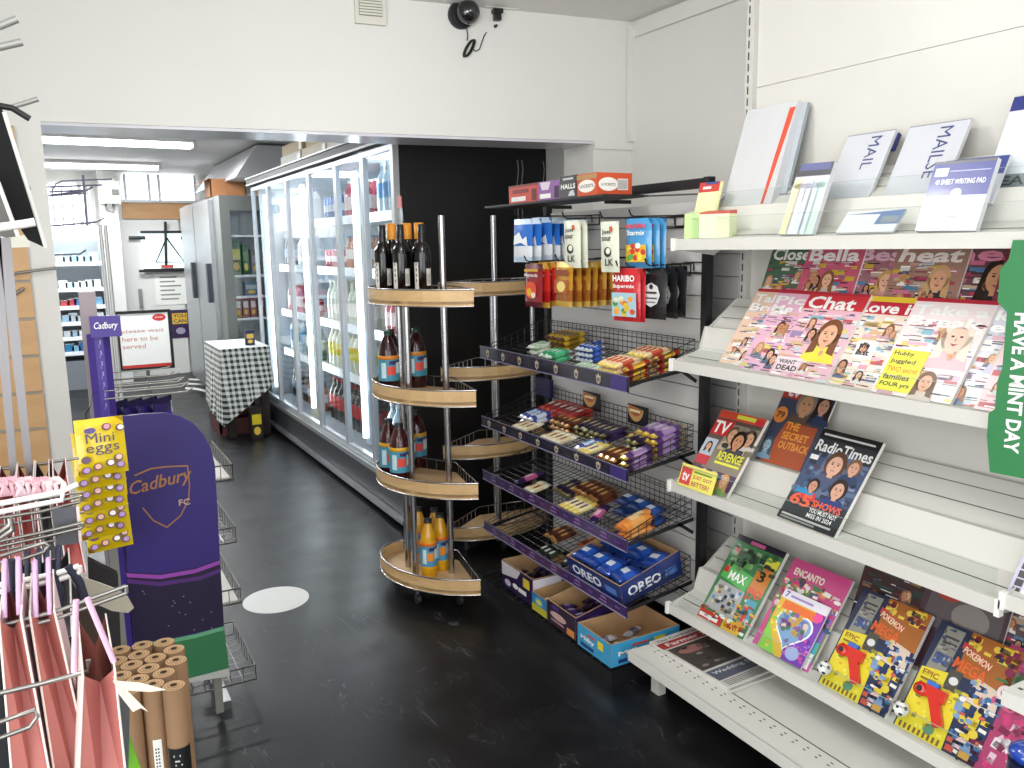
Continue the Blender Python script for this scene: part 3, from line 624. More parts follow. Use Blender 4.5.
# boxes on the chiller
for k, (y, z, dx, c, lab) in enumerate(((4.95, 0, 0.0, '#dcd7cc', 'white long carton lying at the near end on top of the chiller'), (5.6, 0, 0.02, '#dcd2bf', 'cream carton lying on top of the chiller, second from the near end'), (5.6, 0.085, 0.05, '#cdb896', 'tan carton stacked on the cream one above the chiller'), (6.2, 0, 0.02, '#e2dfd6', 'white carton lying farthest along the chiller top'), (6.22, 0.085, 0.04, '#cbb58f', 'tan carton stacked on the farthest white carton'), (5.58, 0.17, 0.10, '#c7ae86', 'topmost tan carton of the pile above the chiller'))):
    t = thing('carton', lab, 'box', (FX+0.3, y, FZ+z+0.015)); MB().box(FX+0.03+dx, FX+0.5, y-0.28, y+0.28, FZ+0.015+z, FZ+0.015+z+0.083, mat(c, 0.6, noise=0.05)).build('carton_body', t)
    MB().box(FX+0.027+dx, FX+0.0295+dx, y-0.27, y-0.2, FZ+0.03+z, FZ+0.08+z, '#efece4').build('carton_label', t)
t = thing('ceiling_duct', 'sloping white duct above the steel fridge', 'duct', (1.7, 8.6, 2.2)); MB().hexa([(1.50, 7.6, 2.12), (2.2, 7.6, 2.12), (2.2, 9.8, 2.12), (1.50, 9.8, 2.12), (1.70, 7.6, 2.40), (2.2, 7.6, 2.40), (2.2, 9.8, 2.40), (1.70, 9.8, 2.40)], mat('#d4d4d6', 0.5)).build('duct_body', t)
# cables hanging in front of the black panel
for px, nm in ((519, 'left of a pair of pale cables hanging against the black end panel'), (523.5, 'right of a pair of pale cables hanging against the black end panel'), (545, 'pale cable hanging at the right edge of the black end panel')):
    a = AY(px, 150, 3.93); mb = MB(); mb.tube([(a.x, 3.95, ZH-0.02), (a.x+0.004, 3.945, 1.9), (a.x-0.005, 3.95, 1.8), (a.x+0.003, 3.95, 1.6)], 0.003, '#77777a'); tag(mb.build('cable', None, (a.x, 3.95, 1.6)), nm, 'cable')

# camera, vent, socket on the header wall ---------------------------
def HW(px, py, off=0.0):
    # intersect with skewed header plane
    d = ray(px, py); # y = 3.235+(XR-x)*.12 - off
    t_ = (3.235+XR*0.12-off)/(d.y+0.12*d.x); return C0+d*t_
ru = Vector((1, -0.12, 0)).normalized(); rn = Vector((-0.12, -1, 0)).normalized()
c = HW(369, 3); t = thing('wall_vent', 'cream slatted ventilation grille high on the front wall', 'vent', c)
FM = frame(c, ru, (0, 0, 1))
mb = MB(FM); mb.box(-0.062, 0.062, -0.085, 0.095, 0.0, 0.022, mat('#dad8cc', 0.45)); mb.box(-0.047, 0.047, -0.055, 0.08, 0.022, 0.026, mat('#8f8c7e', 0.5)); mb.build('grille_frame', t)
mb = MB(FM)
for k in range(12): mb.box(-0.046, 0.046, -0.052+k*0.011, -0.0455+k*0.011, 0.026, 0.03, mat('#dedccf', 0.45))
mb.build('louvres', t)
c = HW(463, 16); t = thing('dome_camera', 'black dome security camera mounted on the front wall', 'security camera', c)
FM = frame(c, ru, (0, 0, 1)); mb = MB(FM)
mb.M = FM @ T(-0.012, 0.0, 0); mb.lathe([(0.056, 0), (0.056, 0.022), (0.05, 0.03)], mat('#1c1c20', 0.4), seg=28); mb.build('mount', t)
mb = MB(FM); mb.ell((0.004, 0.003, 0.055), 0.05, 0.05, 0.045, mat('#15151a', 0.12, coat=1.0), 24, 14); mb.build('dome', t)
mb = MB(FM); mb.ell((0.004, 0.0, 0.088), 0.02, 0.02, 0.016, mat('#2d2d33', 0.1, coat=1.0)); mb.build('lens', t)
mb = MB(FM); mb.tube([(0.01, -0.05, 0.015), (0.016, -0.08, 0.01), (0.012, -0.1, 0.01)], 0.0025, K); mb.tube([(0.03, -0.125, 0.008), (0.05, -0.14, 0.008), (0.068, -0.13, 0.008), (0.08, -0.10, 0.008), (0.09, -0.075, 0.008), (0.10, -0.06, 0.012)], 0.0022, K); mb.build('cable', t)
mb = MB(FM)
for k in range(4):
    mb.tube([(0.018+0.011*math.cos(a_)*1.2+0.020*math.sin(a_)+k*0.002, -0.13+0.036*math.sin(a_), 0.006+k*0.003) for a_ in [i*2*PI/14 for i in range(15)]], 0.0028, K)
mb.build('cable_coil', t)
c = HW(497, 6); t = thing('socket_strip', 'white surface socket box on the front wall beside the dome camera', 'socket', c); FM = frame(c, ru, (0, 0, 1))
MB(FM).box(-0.065, 0.085, -0.014, 0.03, 0, 0.03, mat('#e3e2dd', 0.4)).build('housing', t)
t = thing('plug_adapter', 'black power adapter plugged in under the white socket box', 'power adapter', HW(495, 18)); FM = frame(HW(495, 18), ru, (0, 0, 1))
mb = MB(FM); mb.box(-0.021, 0.021, 0.012, 0.028, 0.012, 0.045, K); mb.box(-0.014, 0.014, -0.016, 0.012, 0.012, 0.04, K); mb.lathe([(0.007, 0), (0.004, 0.02)], K, (0, -0.034, 0.0)); mb.build('adapter_body', t)

# ------------------------------------------------------------------ two curved maple shelf racks
RO = [(1.44,2.90),(1.39,2.925),(1.33,2.965),(1.275,3.02),(1.235,3.08),(1.205,3.14),(1.185,3.21),(1.175,3.28),(1.178,3.35),(1.195,3.42),(1.235,3.475),(1.285,3.505),(1.34,3.51)]
RB = (1.505, 3.25)
RZ = [AY(478, 581, 2.90).z, AY(475, 484.5, 2.90).z, AY(476, 391, 2.90).z, AY(472, 290, 2.90).z]
RC = (1.34, 3.2)
def rack(name, label, TF, tall, poles=((1.418, 3.135, 1), (1.263, 3.166, 0), (1.283, 3.30, 0)), world=False):
    r = thing(name, label, 'display rack', TF((RC[0], RC[1], 0)))
    def P(x, y, z): return TF((x, y, z))
    full = RO+[RB]
    for z in RZ:
        zb = z-0.062
        mb = MB(); q = [P(x, y, zb+0.006) for x, y in full]+[P(x, y, zb+0.018) for x, y in full]; n = len(full)
        mb.add(q, [list(range(n)), list(range(n, 2*n))]+[(k, (k+1) % n, n+(k+1) % n, n+k) for k in range(n)], M_WOOD2); sh_ = mb.build('shelf_board', r)
        mb = MB(); cx_, cy_ = RC; q = []
        for x, y in RO:
            dx, dy = cx_-x, cy_-y; l = math.hypot(dx, dy)
            q += [P(x, y, zb), P(x, y, z), P(x+dx/l*0.009, y+dy/l*0.009, z), P(x+dx/l*0.009, y+dy/l*0.009, zb)]
        fs = []
        for i in range(len(RO)-1):
            for k in range(4): fs.append((4*i+k, 4*i+(k+1) % 4, 4*(i+1)+(k+1) % 4, 4*(i+1)+k))
        mb.add(q, fs+[(0,1,2,3), (4*len(RO)-1, 4*len(RO)-2, 4*len(RO)-3, 4*len(RO)-4)], M_WOOD); mb.build('curved_lip', sh_)
        mb = MB(); mb.tube([P(x, y, z+0.002) for x, y in RO+[RB, RO[0]]], 0.0035, M_CHROME, 6); mb.tube([P(x, y, zb-0.002) for x, y in RO], 0.003, M_CHROME, 6)
        for k in range(1, 8):
            x = RO[0][0]+(RB[0]-RO[0][0])*k/8; y = RO[0][1]+(RB[1]-RO[0][1])*k/8; mb.cyl(P(x, y, zb+0.01), P(x, y, z+0.002), 0.0018, M_CHROME, 5)
        for k in range(1, 6):
            x = RO[-1][0]+(RB[0]-RO[-1][0])*k/6; y = RO[-1][1]+(RB[1]-RO[-1][1])*k/6; mb.cyl(P(x, y, zb+0.01), P(x, y, z+0.002), 0.0018, M_CHROME, 5)
        mb.build('guard_rail', sh_)
    for (x, y, f) in poles: MB().cyl((x, y, 0.05) if world else P(x, y, 0.05), (x, y, tall if f else RZ[3]-0.05) if world else P(x, y, tall if f else RZ[3]-0.05), 0.0135, M_CHROME, 16).build('pole', r)
    for (x, y) in ((1.25, 3.12), (1.40, 3.02), (1.26, 3.42), (1.42, 3.28)):
        mb = MB(); a = P(x, y, 0.028); mb.cyl(a+Vector((0.008, 0, -0.006)), a-Vector((0.008, 0, 0.006)), 0.022, '#2c2c2e', 14); mb.cyl(P(x, y, 0.045), P(x, y, RZ[0]-0.055), 0.008, M_STEEL, 8); mb.build('caster', r)
    return r
rack('curved_shelf_rack', 'curved maple shelf rack on casters holding wine and squash bottles', lambda p: Vector(p), 1.625)
_a = math.radians(128); _c = Vector((1.90, 3.60, 0))
def TF2(p):
    x = -(p[0]-RC[0]); y = p[1]-RC[1]   # mirrored twin
    ca, sa = math.cos(math.radians(-65)), math.sin(math.radians(-65))
    return Vector((_c.x+x*ca-y*sa, _c.y+x*sa+y*ca, p[2]))
rack('curved_shelf_rack', 'empty curved maple shelf rack standing behind the confectionery stand', TF2, 1.64, ((1.849, 3.5, 1), (2.09, 3.56, 0), (1.98, 3.78, 0)), True)

# bottles on the rack
def red_wine():
    t = thing('wine_bottle', 'x', 'bottle'); g = mat('#0a0809', 0.12, coat=0.2)
    MB().lathe([(0.034, 0), (0.037, 0.004), (0.037, 0.185), (0.034, 0.205), (0.022, 0.226), (0.0145, 0.24), (0.0145, 0.30)], g, seg=24).build('glass_body', t)
    mb = MB(); n = 12; q = []
    for z in (0.03, 0.15):
        for k in range(n+1): a = -3.25+k*0.6/n; q.append((0.0375*math.cos(a), 0.0375*math.sin(a), z))
    mb.add(q, [(k, k+1, n+2+k, n+1+k) for k in range(n)], '#dcd8d0', True)
    for j in range(4):
        a0 = -3.0; zz = 0.07+j*0.022; mb.add([(0.0379*math.cos(a), 0.0379*math.sin(a), z) for z in (zz, zz+0.012) for a in (a0, a0+0.14)], [(0, 1, 3, 2)], '#47413f')
    q = []
    for z in (0.055, 0.125):
        for k in range(n+1): a = -1.75+k*0.62/n; q.append((0.0375*math.cos(a), 0.0375*math.sin(a), z))
    mb.add(q, [(k, k+1, n+2+k, n+1+k) for k in range(n)], '#cfcac2', True)
    for j in range(5): mb.add([(0.0379*math.cos(a), 0.0379*math.sin(a), z) for z in (0.065, 0.105) for a in (-1.70+j*0.09, -1.67+j*0.09)], [(0, 1, 3, 2)], '#47413f')
    mb.build('paper_label', t)
    MB().lathe([(0.0155, 0.238), (0.0155, 0.302), (0.013, 0.304)], mat('#17151a', 0.3), seg=18).build('capsule', t)
    return t
PW = Proto(red_wine())
wl = ['leftmost red wine bottle at the front of the top rack shelf', 'middle red wine bottle at the front of the top rack shelf', 'rightmost red wine bottle at the front of the top rack shelf']
zt_ = RZ[3]-0.044
for k, px in enumerate((384, 402, 423)):
    y = (3.34, 3.24, 3.19)[k]; p = AY(px, 280, y)
    PW.put(T(p.x, y, zt_, rz=0.2), wl[k])
def orange_top():
    t = thing('wine_bottle', 'x', 'bottle')
    MB().lathe([(0.034, 0), (0.037, 0.004), (0.037, 0.185), (0.034, 0.205), (0.022, 0.226), (0.0145, 0.24), (0.0145, 0.30)], mat('#0a0809', 0.12, coat=0.2), seg=20).build('glass_body', t)
    MB().lathe([(0.0205, 0.245), (0.0205, 0.31), (0.017, 0.312)], mat('#e5962a', 0.4), seg=18).build('orange_capsule', t); return t
PO = Proto(orange_top())
for k, (px, y, l) in enumerate(((392, 3.37, 'left orange capped bottle behind the front row on the top rack shelf'), (407.5, 3.33, 'middle orange capped bottle behind the front row on the top rack shelf'), (419.5, 3.27, 'right orange capped bottle behind the front row on the top rack shelf'))):
    p = AY(px, 250, y); PO.put(T(p.x, y, zt_), l)
t = thing('clear_bottle', 'clear glass bottle with pink tip behind the wine on the top rack shelf', 'bottle', (AY(401, 235, 3.43).x, 3.43, zt_))
MB().lathe([(0.036, zt_), (0.036, zt_+0.2), (0.014, zt_+0.26), (0.011, zt_+0.38)], mat('#cfd6da', 0.1, trans=0.6), (t.location.x, 3.43, 0), 18).build('glass_body', t)
MB().lathe([(0.010, zt_+0.38), (0.008, zt_+0.43)], '#d98a8a', (t.location.x, 3.43, 0), 12).build('cap', t)
def squash(name, liquid, l1, l2, capc, h=0.245, r=0.044, fruit=True):
    t = thing(name, 'x', 'bottle'); mb = MB()
    mb.lathe([(r*0.92, 0), (r, 0.008), (r, h*0.25), (r*0.97, h*0.62), (r*0.86, h*0.74), (r*0.55, h*0.87), (0.015, h*0.93), (0.015, h*0.945)], mat(liquid, 0.15, coat=0.3), seg=24); mb.build('bottle_body', t)
    mb = MB(); mb.lathe([(r*1.02, h*0.2), (r*1.02, h*0.55)], mat(l1, 0.35), seg=24); mb.lathe([(r*1.0, h*0.55), (r*1.02, h*0.551), (r*1.015, h*0.61), (r*0.99, h*0.615)], mat(l2, 0.35), seg=24)
    n = 8
    for (a0, a1, z0, z1, c) in ((-2.3, -1.5, 0.3, 0.44, '#d8493a' if fruit else '#e88c2c'), (-1.4, -0.6, 0.32, 0.5, '#c9e0e4'), (-2.9, -2.4, 0.25, 0.5, '#c9e0e4'), (-2.1, -0.7, 0.47, 0.53, '#3a2a5a')):
        q = [(r*1.03*math.cos(a0+(a1-a0)*k/n), r*1.03*math.sin(a0+(a1-a0)*k/n), h*z) for z in (z0, z1) for k in range(n+1)]; mb.add(q, [(k, k+1, n+2+k, n+1+k) for k in range(n)], c, True)
    mb.build('paper_label', t)
    MB().lathe([(0.0175, h*0.935), (0.0175, h*0.995), (0.015, h)], mat(capc, 0.4), seg=18).build('cap', t); return t
PS = Proto(squash('squash_bottle', '#2c060d', '#3f8ca4', '#d8882c', '#16402a', 0.26))
z2 = RZ[2]-0.044; z1 = RZ[1]-0.044; z0 = RZ[0]-0.044
for px, y, l in ((389, 3.32, 'front red squash bottle with blue label and green cap, second highest rack shelf'), (392, 3.41, 'red squash bottle with green cap just behind the front one, second highest shelf'), (417, 3.38, 'red squash bottle standing alone behind the poles, second highest rack shelf')): PS.put(T(AY(px, 370, y).x, y, z2, rz=0.2), l)
PS2 = Proto(squash('squash_bottle', '#3a080a', '#4792aa', '#d8a42c', '#10181a', 0.26))
for px, y, l in ((390, 3.34, 'left red squash bottle on the second lowest rack shelf'), (400, 3.235, 'foremost red squash bottle with fruit label on the second lowest rack shelf'), (406, 3.41, 'squash bottle behind the foremost one, second lowest rack shelf'), (417.5, 3.45, 'rear right red squash bottle behind the pole, second lowest rack shelf')): PS2.put(T(AY(px, 460, y).x, y, z1, rz=0.15), l)
PS3 = Proto(squash('orange_squash_bottle', '#d9a013', '#4d95b8', '#e2762a', '#1c1c1c', 0.255, 0.036, False))
for px, y, l in ((429, 3.16, 'foremost orange squash bottle on the lowest rack shelf'), (436, 3.28, 'orange squash bottle behind on the right, lowest rack shelf'), (420, 3.33, 'orange squash bottle behind the pole on the left, lowest rack shelf'), (441, 3.20, 'orange squash bottle beside the right pole, lowest rack shelf')): PS3.put(T(AY(px, 560, y).x, y, z0, rz=0.15), l)

# ------------------------------------------------------------------ confectionery stand (black gondola with wire baskets)
GX = 1.62; GY0 = 2.14; GY1 = 3.20; GB = 1.97; mid = (GX+0.2, (GY0+GY1)/2, 0)
gd = thing('confectionery_stand', 'black stand with four wire sweet baskets and a top shelf', 'display stand', mid)
mbk = mat('#17171a', 0.45)
for y in (GY0+0.015, GY1-0.015): MB().box(GB-0.03, GB, y-0.0125, y+0.0125, 0.0, 1.715, mbk).build('upright', gd)
MB().box(GB-0.03, GB-0.005, GY0+0.028, GY1-0.028, 1.68, 1.712, mbk).build('top_rail', gd)
mb = MB(); z = 0.12
while z < 1.6:
    mb.box(GB-0.012, GB+0.0, GY0+0.036, GY1-0.036, z, z+0.076, mat('#c4c2c0', 0.5)); z += 0.08
mb.box(GB+0.0005, GB+0.006, GY0+0.036, GY1-0.036, 0.12, 1.6, mat('#8c8a88', 0.6)); mb.build('back_panel', gd)
mb = MB(); mb.box(GX-0.06, GB-0.05, GY0+0.01, GY1, 0.0, 0.05, mbk)
for k in range(22): mb.beam((GX-0.06, GY0+0.03+k*0.048, 0.056), (GB-0.05, GY0+0.03+k*0.048, 0.056), 0.006, 0.006, M_BLKWIRE)
mb.build('base_deck', gd)
MB().box(GX+0.03, GX+0.22, GY0+0.19, GY1+0.0, 1.657, 1.665, mbk).build('top_shelf', gd)
for y in (GY0+0.45, GY1-0.2): MB().beam((GX+0.22, y, 1.655), (GB-0.01, y, 1.655), 0.006, 0.014, mbk).build('shelf_arm', gd)
MB().beam((GX+0.2, GY0+0.19, 1.66), (GB-0.02, GY0+0.02, 1.66), 0.004, 0.006, mbk).build('brace_bar', gd)
BZ = [1.047, 0.741, 0.497, 0.260]; BH = [0.055, 0.045, 0.045, 0.042]; BTILT = 0.20
def bfloor(k, x): return BZ[k]-BH[k]/2+0.008+(x-GX)*BTILT
def grid(mb, o, u, v, nu, nv, r=0.0015):
    o, u, v = Vector(o), Vector(u), Vector(v)
    for i in range(nu+1): mb.cyl(o+u*(i/nu), o+u*(i/nu)+v, r, M_BLKWIRE, 4, caps=False)
    for j in range(nv+1): mb.cyl(o+v*(j/nv), o+v*(j/nv)+u, r*1.15, M_BLKWIRE, 4, caps=False)
for k in range(4):
    z = BZ[k]; x1 = GB-0.05; L = GY1-GY0-0.06; y0 = GY0+0.03
    mb = MB(); zf0 = bfloor(k, GX); zf1 = bfloor(k, x1)
    grid(mb, (GX, y0, zf0), (0, L, 0), (x1-GX, 0, zf1-zf0), 34, 9)
    grid(mb, (x1, y0, zf1), (0, L, 0), (0, 0, 0.085), 34, 4)
    for y in (y0, y0+L):
        o = Vector((GX, y, zf0))
        for i in range(10):
            f = i/9; a = Vector((GX+(x1-GX)*f, y, zf0+(zf1-zf0)*f)); mb.cyl(a, a+Vector((0, 0, 0.042+(0.085-0.042)*f)), 0.0015, M_BLKWIRE, 4)
        for j in (0.0, 0.33, 0.66, 1.0): mb.cyl((GX, y, zf0+0.042*j), (x1, y, zf1+0.085*j), 0.0018, M_BLKWIRE, 4)
    bk = mb.build('wire_basket', gd)
    c = '#1c1a2e' if k < 2 else '#3b2357'
    mb = MB(); h = BH[k]
    mb.box(GX-0.006, GX-0.001, GY0, GY1, z-h/2, z+h/2, mat(c, 0.25, coat=0.6)); mb.box(GX-0.0085, GX-0.006, GY0, GY1, z-h/2, z-h/2+0.003, '#8b86a0'); mb.box(GX-0.0085, GX-0.006, GY0, GY1, z+h/2-0.0025, z+h/2, '#77728f')
    q = MB(frame((GX-0.0065, GY1, z-h/2), (0, -1, 0), (0, 0, 1)))
    if k < 2:
        for j in range(7):
            u = 0.06+j*0.137; q.shape([(u, h*0.3), (u+0.012, h*0.12), (u+0.024, h*0.3), (u+0.026, h*0.72), (u+0.018, h*0.66), (u+0.012, h*0.86), (u+0.006, h*0.66), (u-0.002, h*0.72)], '#b9a98c', 3); q.shape([(u+0.004, h*0.35), (u+0.012, h*0.25), (u+0.020, h*0.35), (u+0.02, h*0.55), (u+0.004, h*0.55)], '#5d5266', 4)
        q.rect(0.965, h*0.08, 0.09, h*0.84, '#3c2a6e', 3)
    else:
        for j in range(6):
            u = 0.10+j*0.165; q.oval(u, h*0.5, 0.022, h*0.3, '#7d5b92', 3, 16, 0.2, PI-0.2); q.rect(u-0.022, h*0.28, 0.044, h*0.16, '#7d5b92', 3); q.rect(u+0.07, h*0.4, 0.03, h*0.2, '#54397a', 3)
    for f, mi in zip(q.f, q.mi): mb.f.append([i+len(mb.v) for i in f]); mb.mi.append(mb.m(q.ms[mi])); mb.sm.append(False)
    mb.v += q.v
    mb.build('price_strip', gd)
    for y in (GY0+0.02, GY1-0.02):
        mb = MB(); zb = bfloor(k, x1)-0.01; mb.beam((GX+0.0, y, z-0.005), (x1, y, zb), 0.004, 0.012, mbk); mb.beam((x1-0.07, y, zb-0.004), (x1, y, zb-0.05), 0.004, 0.012, mbk)
        mb.build('bracket', gd)
for px, py, k in ((590, 400, 1), (636, 414, 1)):
    x1 = GB-0.055; a = AX(px, py, x1-0.01); q = MB(frame((x1-0.012, a.y+0.05, a.z+0.035), (0, -1, 0), (0, 0, 1)))
    q.box(0, 0.125, -0.075, 0.0, -0.002, 0, '#15131c'); q.oval(0.05, -0.004, 0.05, 0.06, '#c79a5e', 2, 18, PI, 2*PI+0.001); q.oval(0.05, -0.008, 0.042, 0.035, '#a35a3c', 3, 16, PI, 2*PI); q.rect(0.015, -0.028, 0.065, 0.01, '#ead9a8', 4)
    tag(q.build('basket_sign', None, (x1-0.012, a.y, a.z)), 'round cream header card on %s of the second basket' % ('the left back mesh' if px < 600 else 'the right back mesh'), 'sign')
a = AX(549, 388, GB-0.06); MB().box(GB-0.075, GB-0.055, a.y-0.03, a.y+0.09, a.z-0.04, a.z+0.04, '#1b1640').build('navy_card'); tag(COL.objects['navy_card'], 'dark navy card at the left back of the second basket', 'card')

def pillow(name, w_, l, h, c, c2, c3, ends=None, seg=8):
    """wrapped bar: long axis along local x, flat crimped ends"""
    mb = MB(); st = [(-l/2, 0.15, 1.0), (-l/2+0.008, 0.15, 1.0), (-l/2+0.015, 0.8, 1.0), (-l/2+0.03, 1, 0.97), (-l*0.2, 1, 0.97), (l*0.2, 1, 0.97), (l/2-0.03, 1, 0.97), (l/2-0.015, 0.8, 1.0), (l/2-0.008, 0.15, 1.0), (l/2, 0.15, 1.0)]
    q = []
    for x, fh, fw in st:
        for k in range(seg):
            a = 2*PI*(k+0.5)/seg; q.append((x, math.cos(a)*w_/2*fw/math.cos(PI/seg)*0.97, h/2+math.sin(a)*h/2*fh/math.cos(PI/seg)*0.97))
    cm = mat(c, 0.3, coat=0.4); c2m = mat(c2, 0.3, coat=0.4); em = mat(ends or c, 0.25, 0.3, coat=0.4)
    for i in range(len(st)-1):
        m_ = em if i in (0, 1, 7, 8) else (c2m if i == 4 else cm)
        mb.add(q[i*seg:(i+2)*seg], [(k, (k+1) % seg, seg+(k+1) % seg, seg+k) for k in range(seg)], m_, False)
    mb.add(q[:seg], [list(range(seg))], em); mb.add(q[-seg:], [list(range(seg))], em)
    mb.add([(-l*0.13, -w_*0.22, h*1.0), (l*0.13, -w_*0.22, h*1.0), (l*0.13, w_*0.22, h*1.0), (-l*0.13, w_*0.22, h*1.0)], [(0, 1, 2, 3)], mat(c3, 0.3))
    return mb.build(name)
BARS = {
 'mint': ('mint_roll', 0.03, 0.11, 0.024, '#2e8a5c', '#4fae7c', '#dfe9df', '#cfe0d5', 'green wrapped mint roll'),
 'pale': ('sweet_roll', 0.025, 0.10, 0.02, '#b9d6b0', '#dfe9d8', '#4a9a6a', '#e9efe6', 'pale green and white sweet roll'),
 'ylw': ('chocolate_bar', 0.035, 0.13, 0.022, '#c9a72c', '#8a6a22', '#3a241a', '#5a3420', 'yellow and brown wrapped bar'),
 'blu': ('chewing_gum_pack', 0.026, 0.075, 0.02, '#2a4fa0', '#3f6cc0', '#e9eef4', '#d9dfe8', 'blue wrapped gum pack'),
 'fruit': ('fruit_roll', 0.027, 0.12, 0.022, '#e2c8a0', '#c9563c', '#f2e2b8', '#ead27a', 'cream and red fruit sweet roll'),
 'red': ('fruit_roll', 0.028, 0.12, 0.022, '#c5322e', '#e2b23a', '#f4e2c0', '#e8c860', 'red fruit sweet roll'),
 'white': ('white_bar', 0.034, 0.12, 0.022, '#e6dfc6', '#d9c9a2', '#8a5a4a', '#f0ead2', 'cream wrapped bar'),
 'wblue': ('chocolate_bar', 0.034, 0.12, 0.022, '#3c4f9c', '#d8dcea', '#3c8ac8', '#e2e2ea', 'blue and white wrapped bar'),
 'kred': ('wafer_bar', 0.045, 0.12, 0.018, '#9e2a26', '#7c1c1c', '#e2cfc2', '#b8463c', 'dark red wrapped wafer bar'),
 'brown': ('chocolate_bar', 0.035, 0.12, 0.022, '#4a2418', '#6c3a22', '#d2b06a', '#a8783c', 'brown and gold wrapped bar'),
 'dark': ('chocolate_bar', 0.034, 0.125, 0.022, '#221830', '#3a2a58', '#c9c06a', '#6c6432', 'dark purple wrapped bar'),
 'gold': ('flake_bar', 0.03, 0.14, 0.022, '#e4cf74', '#efe2a6', '#6a4a8a', '#d8b22a', 'pale yellow wrapped chocolate bar'),
 'purp': ('chocolate_bar', 0.038, 0.14, 0.022, '#5a3a74', '#a98aba', '#e4dcea', '#d2b040', 'purple wrapped bar with gold ends'),
 'pinkp': ('chocolate_bar', 0.04, 0.15, 0.02, '#2c1a4c', '#c05a8c', '#e6c0d4', '#2c1a4c', 'dark purple bar with a pink flash'),
 'orb': ('caramel_bar', 0.036, 0.13, 0.022, '#7c3226', '#9a4834', '#d8a070', '#a85a3c', 'rust brown wrapped bar'),
 'org': ('biscuit_pack', 0.05, 0.14, 0.035, '#d8883c', '#e2a058', '#f0d4a0', '#c9702c', 'orange biscuit pack'),
 'bag': ('biscuit_pack', 0.07, 0.09, 0.035, '#1c3468', '#2a4f94', '#d4dce8', '#1c3468', 'navy blue biscuit pouch'),
 'blk': ('liquorice_bar', 0.032, 0.10, 0.02, '#14181a', '#2c3a30', '#c8ccc4', '#8a9488', 'black and green wrapped bar'),
}
PB = {}
def bars(kind, k, px, py, ny, nz, where, jit=0.0, dy=None, nx=1, rz0=0.0, tilt=None, zofs=0.0):
    nm, w_, l, h, c, c2, c3, ce, lab = BARS[kind]
    if kind not in PB: PB[kind] = Proto(pillow(nm, w_, l, h, c, c2, c3, ce))
    # ray on basket floor plane
    d = ray(px, py); p0 = Vector((GX, 0, bfloor(k, GX)+0.01)); nrm = Vector((-BTILT, 0, 1)).normalized()
    t_ = (p0-C0).dot(nrm)/d.dot(nrm); P = C0+d*t_
    P.x = max(P.x, GX+l/2+0.006)
    ry = -math.atan(BTILT); pitch_ = dy or w_*1.04
    for r_ in range(nx):
        for i in range(ny):
            for j in range(nz):
                x = min(P.x+r_*(l+0.006), GB-0.06-l/2)+random.uniform(-jit, jit)*0.5; y = P.y-i*pitch_; z = bfloor(k, x)+0.003+j*h*1.02+zofs
                y = min(max(y, GY0+0.03+w_/2), GY1-0.05)
                o = PB[kind].put(T(x, y, z, rz0+random.uniform(-jit, jit)*6, ry), '%s %s' % (lab, where), '%s %s' % (lab+'s', where) if ny*nz*nx > 1 else None)
                o['category'] = 'confectionery'
# basket 1 (top)
bars('pale', 0, 538, 350, 3, 2, 'at the left end of the top basket', 0.01)
bars('mint', 0, 551, 360, 3, 2, 'at the front left of the top basket', 0.01)
bars('ylw', 0, 561, 345, 4, 3, 'stacked at the back of the top basket')
bars('blu', 0, 584, 358, 4, 3, 'in the middle of the top basket')
bars('pale', 0, 578, 367, 5, 1, 'along the front edge of the top basket', 0.004)
bars('blu', 0, 600, 348, 1, 2, 'behind the middle of the top basket')
bars('fruit', 0, 612, 374, 4, 3, 'stacked in the right half of the top basket', 0.0, nx=2)
bars('red', 0, 640, 381, 3, 3, 'stacked at the right end of the top basket', 0.0, nx=2)
# basket 2
bars('white', 1, 521, 426, 3, 1, 'at the front left of the second basket', 0.012)
bars('wblue', 1, 532, 419, 3, 2, 'behind the cream bars in the second basket', 0.01)
bars('white', 1, 548, 437, 4, 1, 'at the front of the second basket beside the red wafers', 0.012)
bars('kred', 1, 553, 413, 4, 3, 'stacked at the back left of the second basket')
bars('brown', 1, 563, 424, 4, 2, 'stacked behind the cream bars of the second basket')
bars('kred', 1, 574, 420, 2, 3, 'beside the header card of the second basket')
bars('dark', 1, 588, 430, 6, 2, 'in the middle back of the second basket', 0.01)
bars('gold', 1, 583, 452, 2, 1, 'at the front middle of the second basket', 0.006)
bars('wblue', 1, 588, 445, 2, 1, 'behind the pale yellow bars of the second basket', 0.006)
bars('brown', 1, 605, 462, 3, 2, 'at the front right of the second basket', 0.0)
bars('purp', 1, 629, 472, 4, 3, 'stacked at the front right corner of the second basket', 0.0)
bars('purp', 1, 650, 442, 3, 3, 'stacked at the back right of the second basket', 0.0)
bars('dark', 1, 640, 450, 2, 3, 'between the purple stacks of basket two', 0.0)
bars('purp', 1, 668, 440, 3, 4, 'at the far right back corner of the second basket', 0.0)
# basket 3
bars('white', 2, 528, 490, 2, 1, 'at the front left of the third basket', 0.01)
bars('pinkp', 2, 530, 478, 1, 1, 'lying at the far left of the third basket')
bars('gold', 2, 560, 508, 4, 1, 'lying at the front of the third basket', 0.006)
bars('brown', 2, 585, 492, 5, 2, 'at the back middle of the third basket', 0.01)
bars('dark', 2, 566, 486, 4, 1, 'at the back left of the third basket', 0.01)
bars('pinkp', 2, 592, 518, 1, 1, 'at the front middle of the third basket', 0.0, rz0=0.5)
bars('bag', 2, 628, 512, 3, 2, 'at the right of the third basket', 0.01)
bars('org', 2, 626, 538, 2, 2, 'at the front right of the third basket', 0.01)
bars('org', 2, 640, 530, 1, 2, 'behind the others at the right end of the third basket', 0.0)
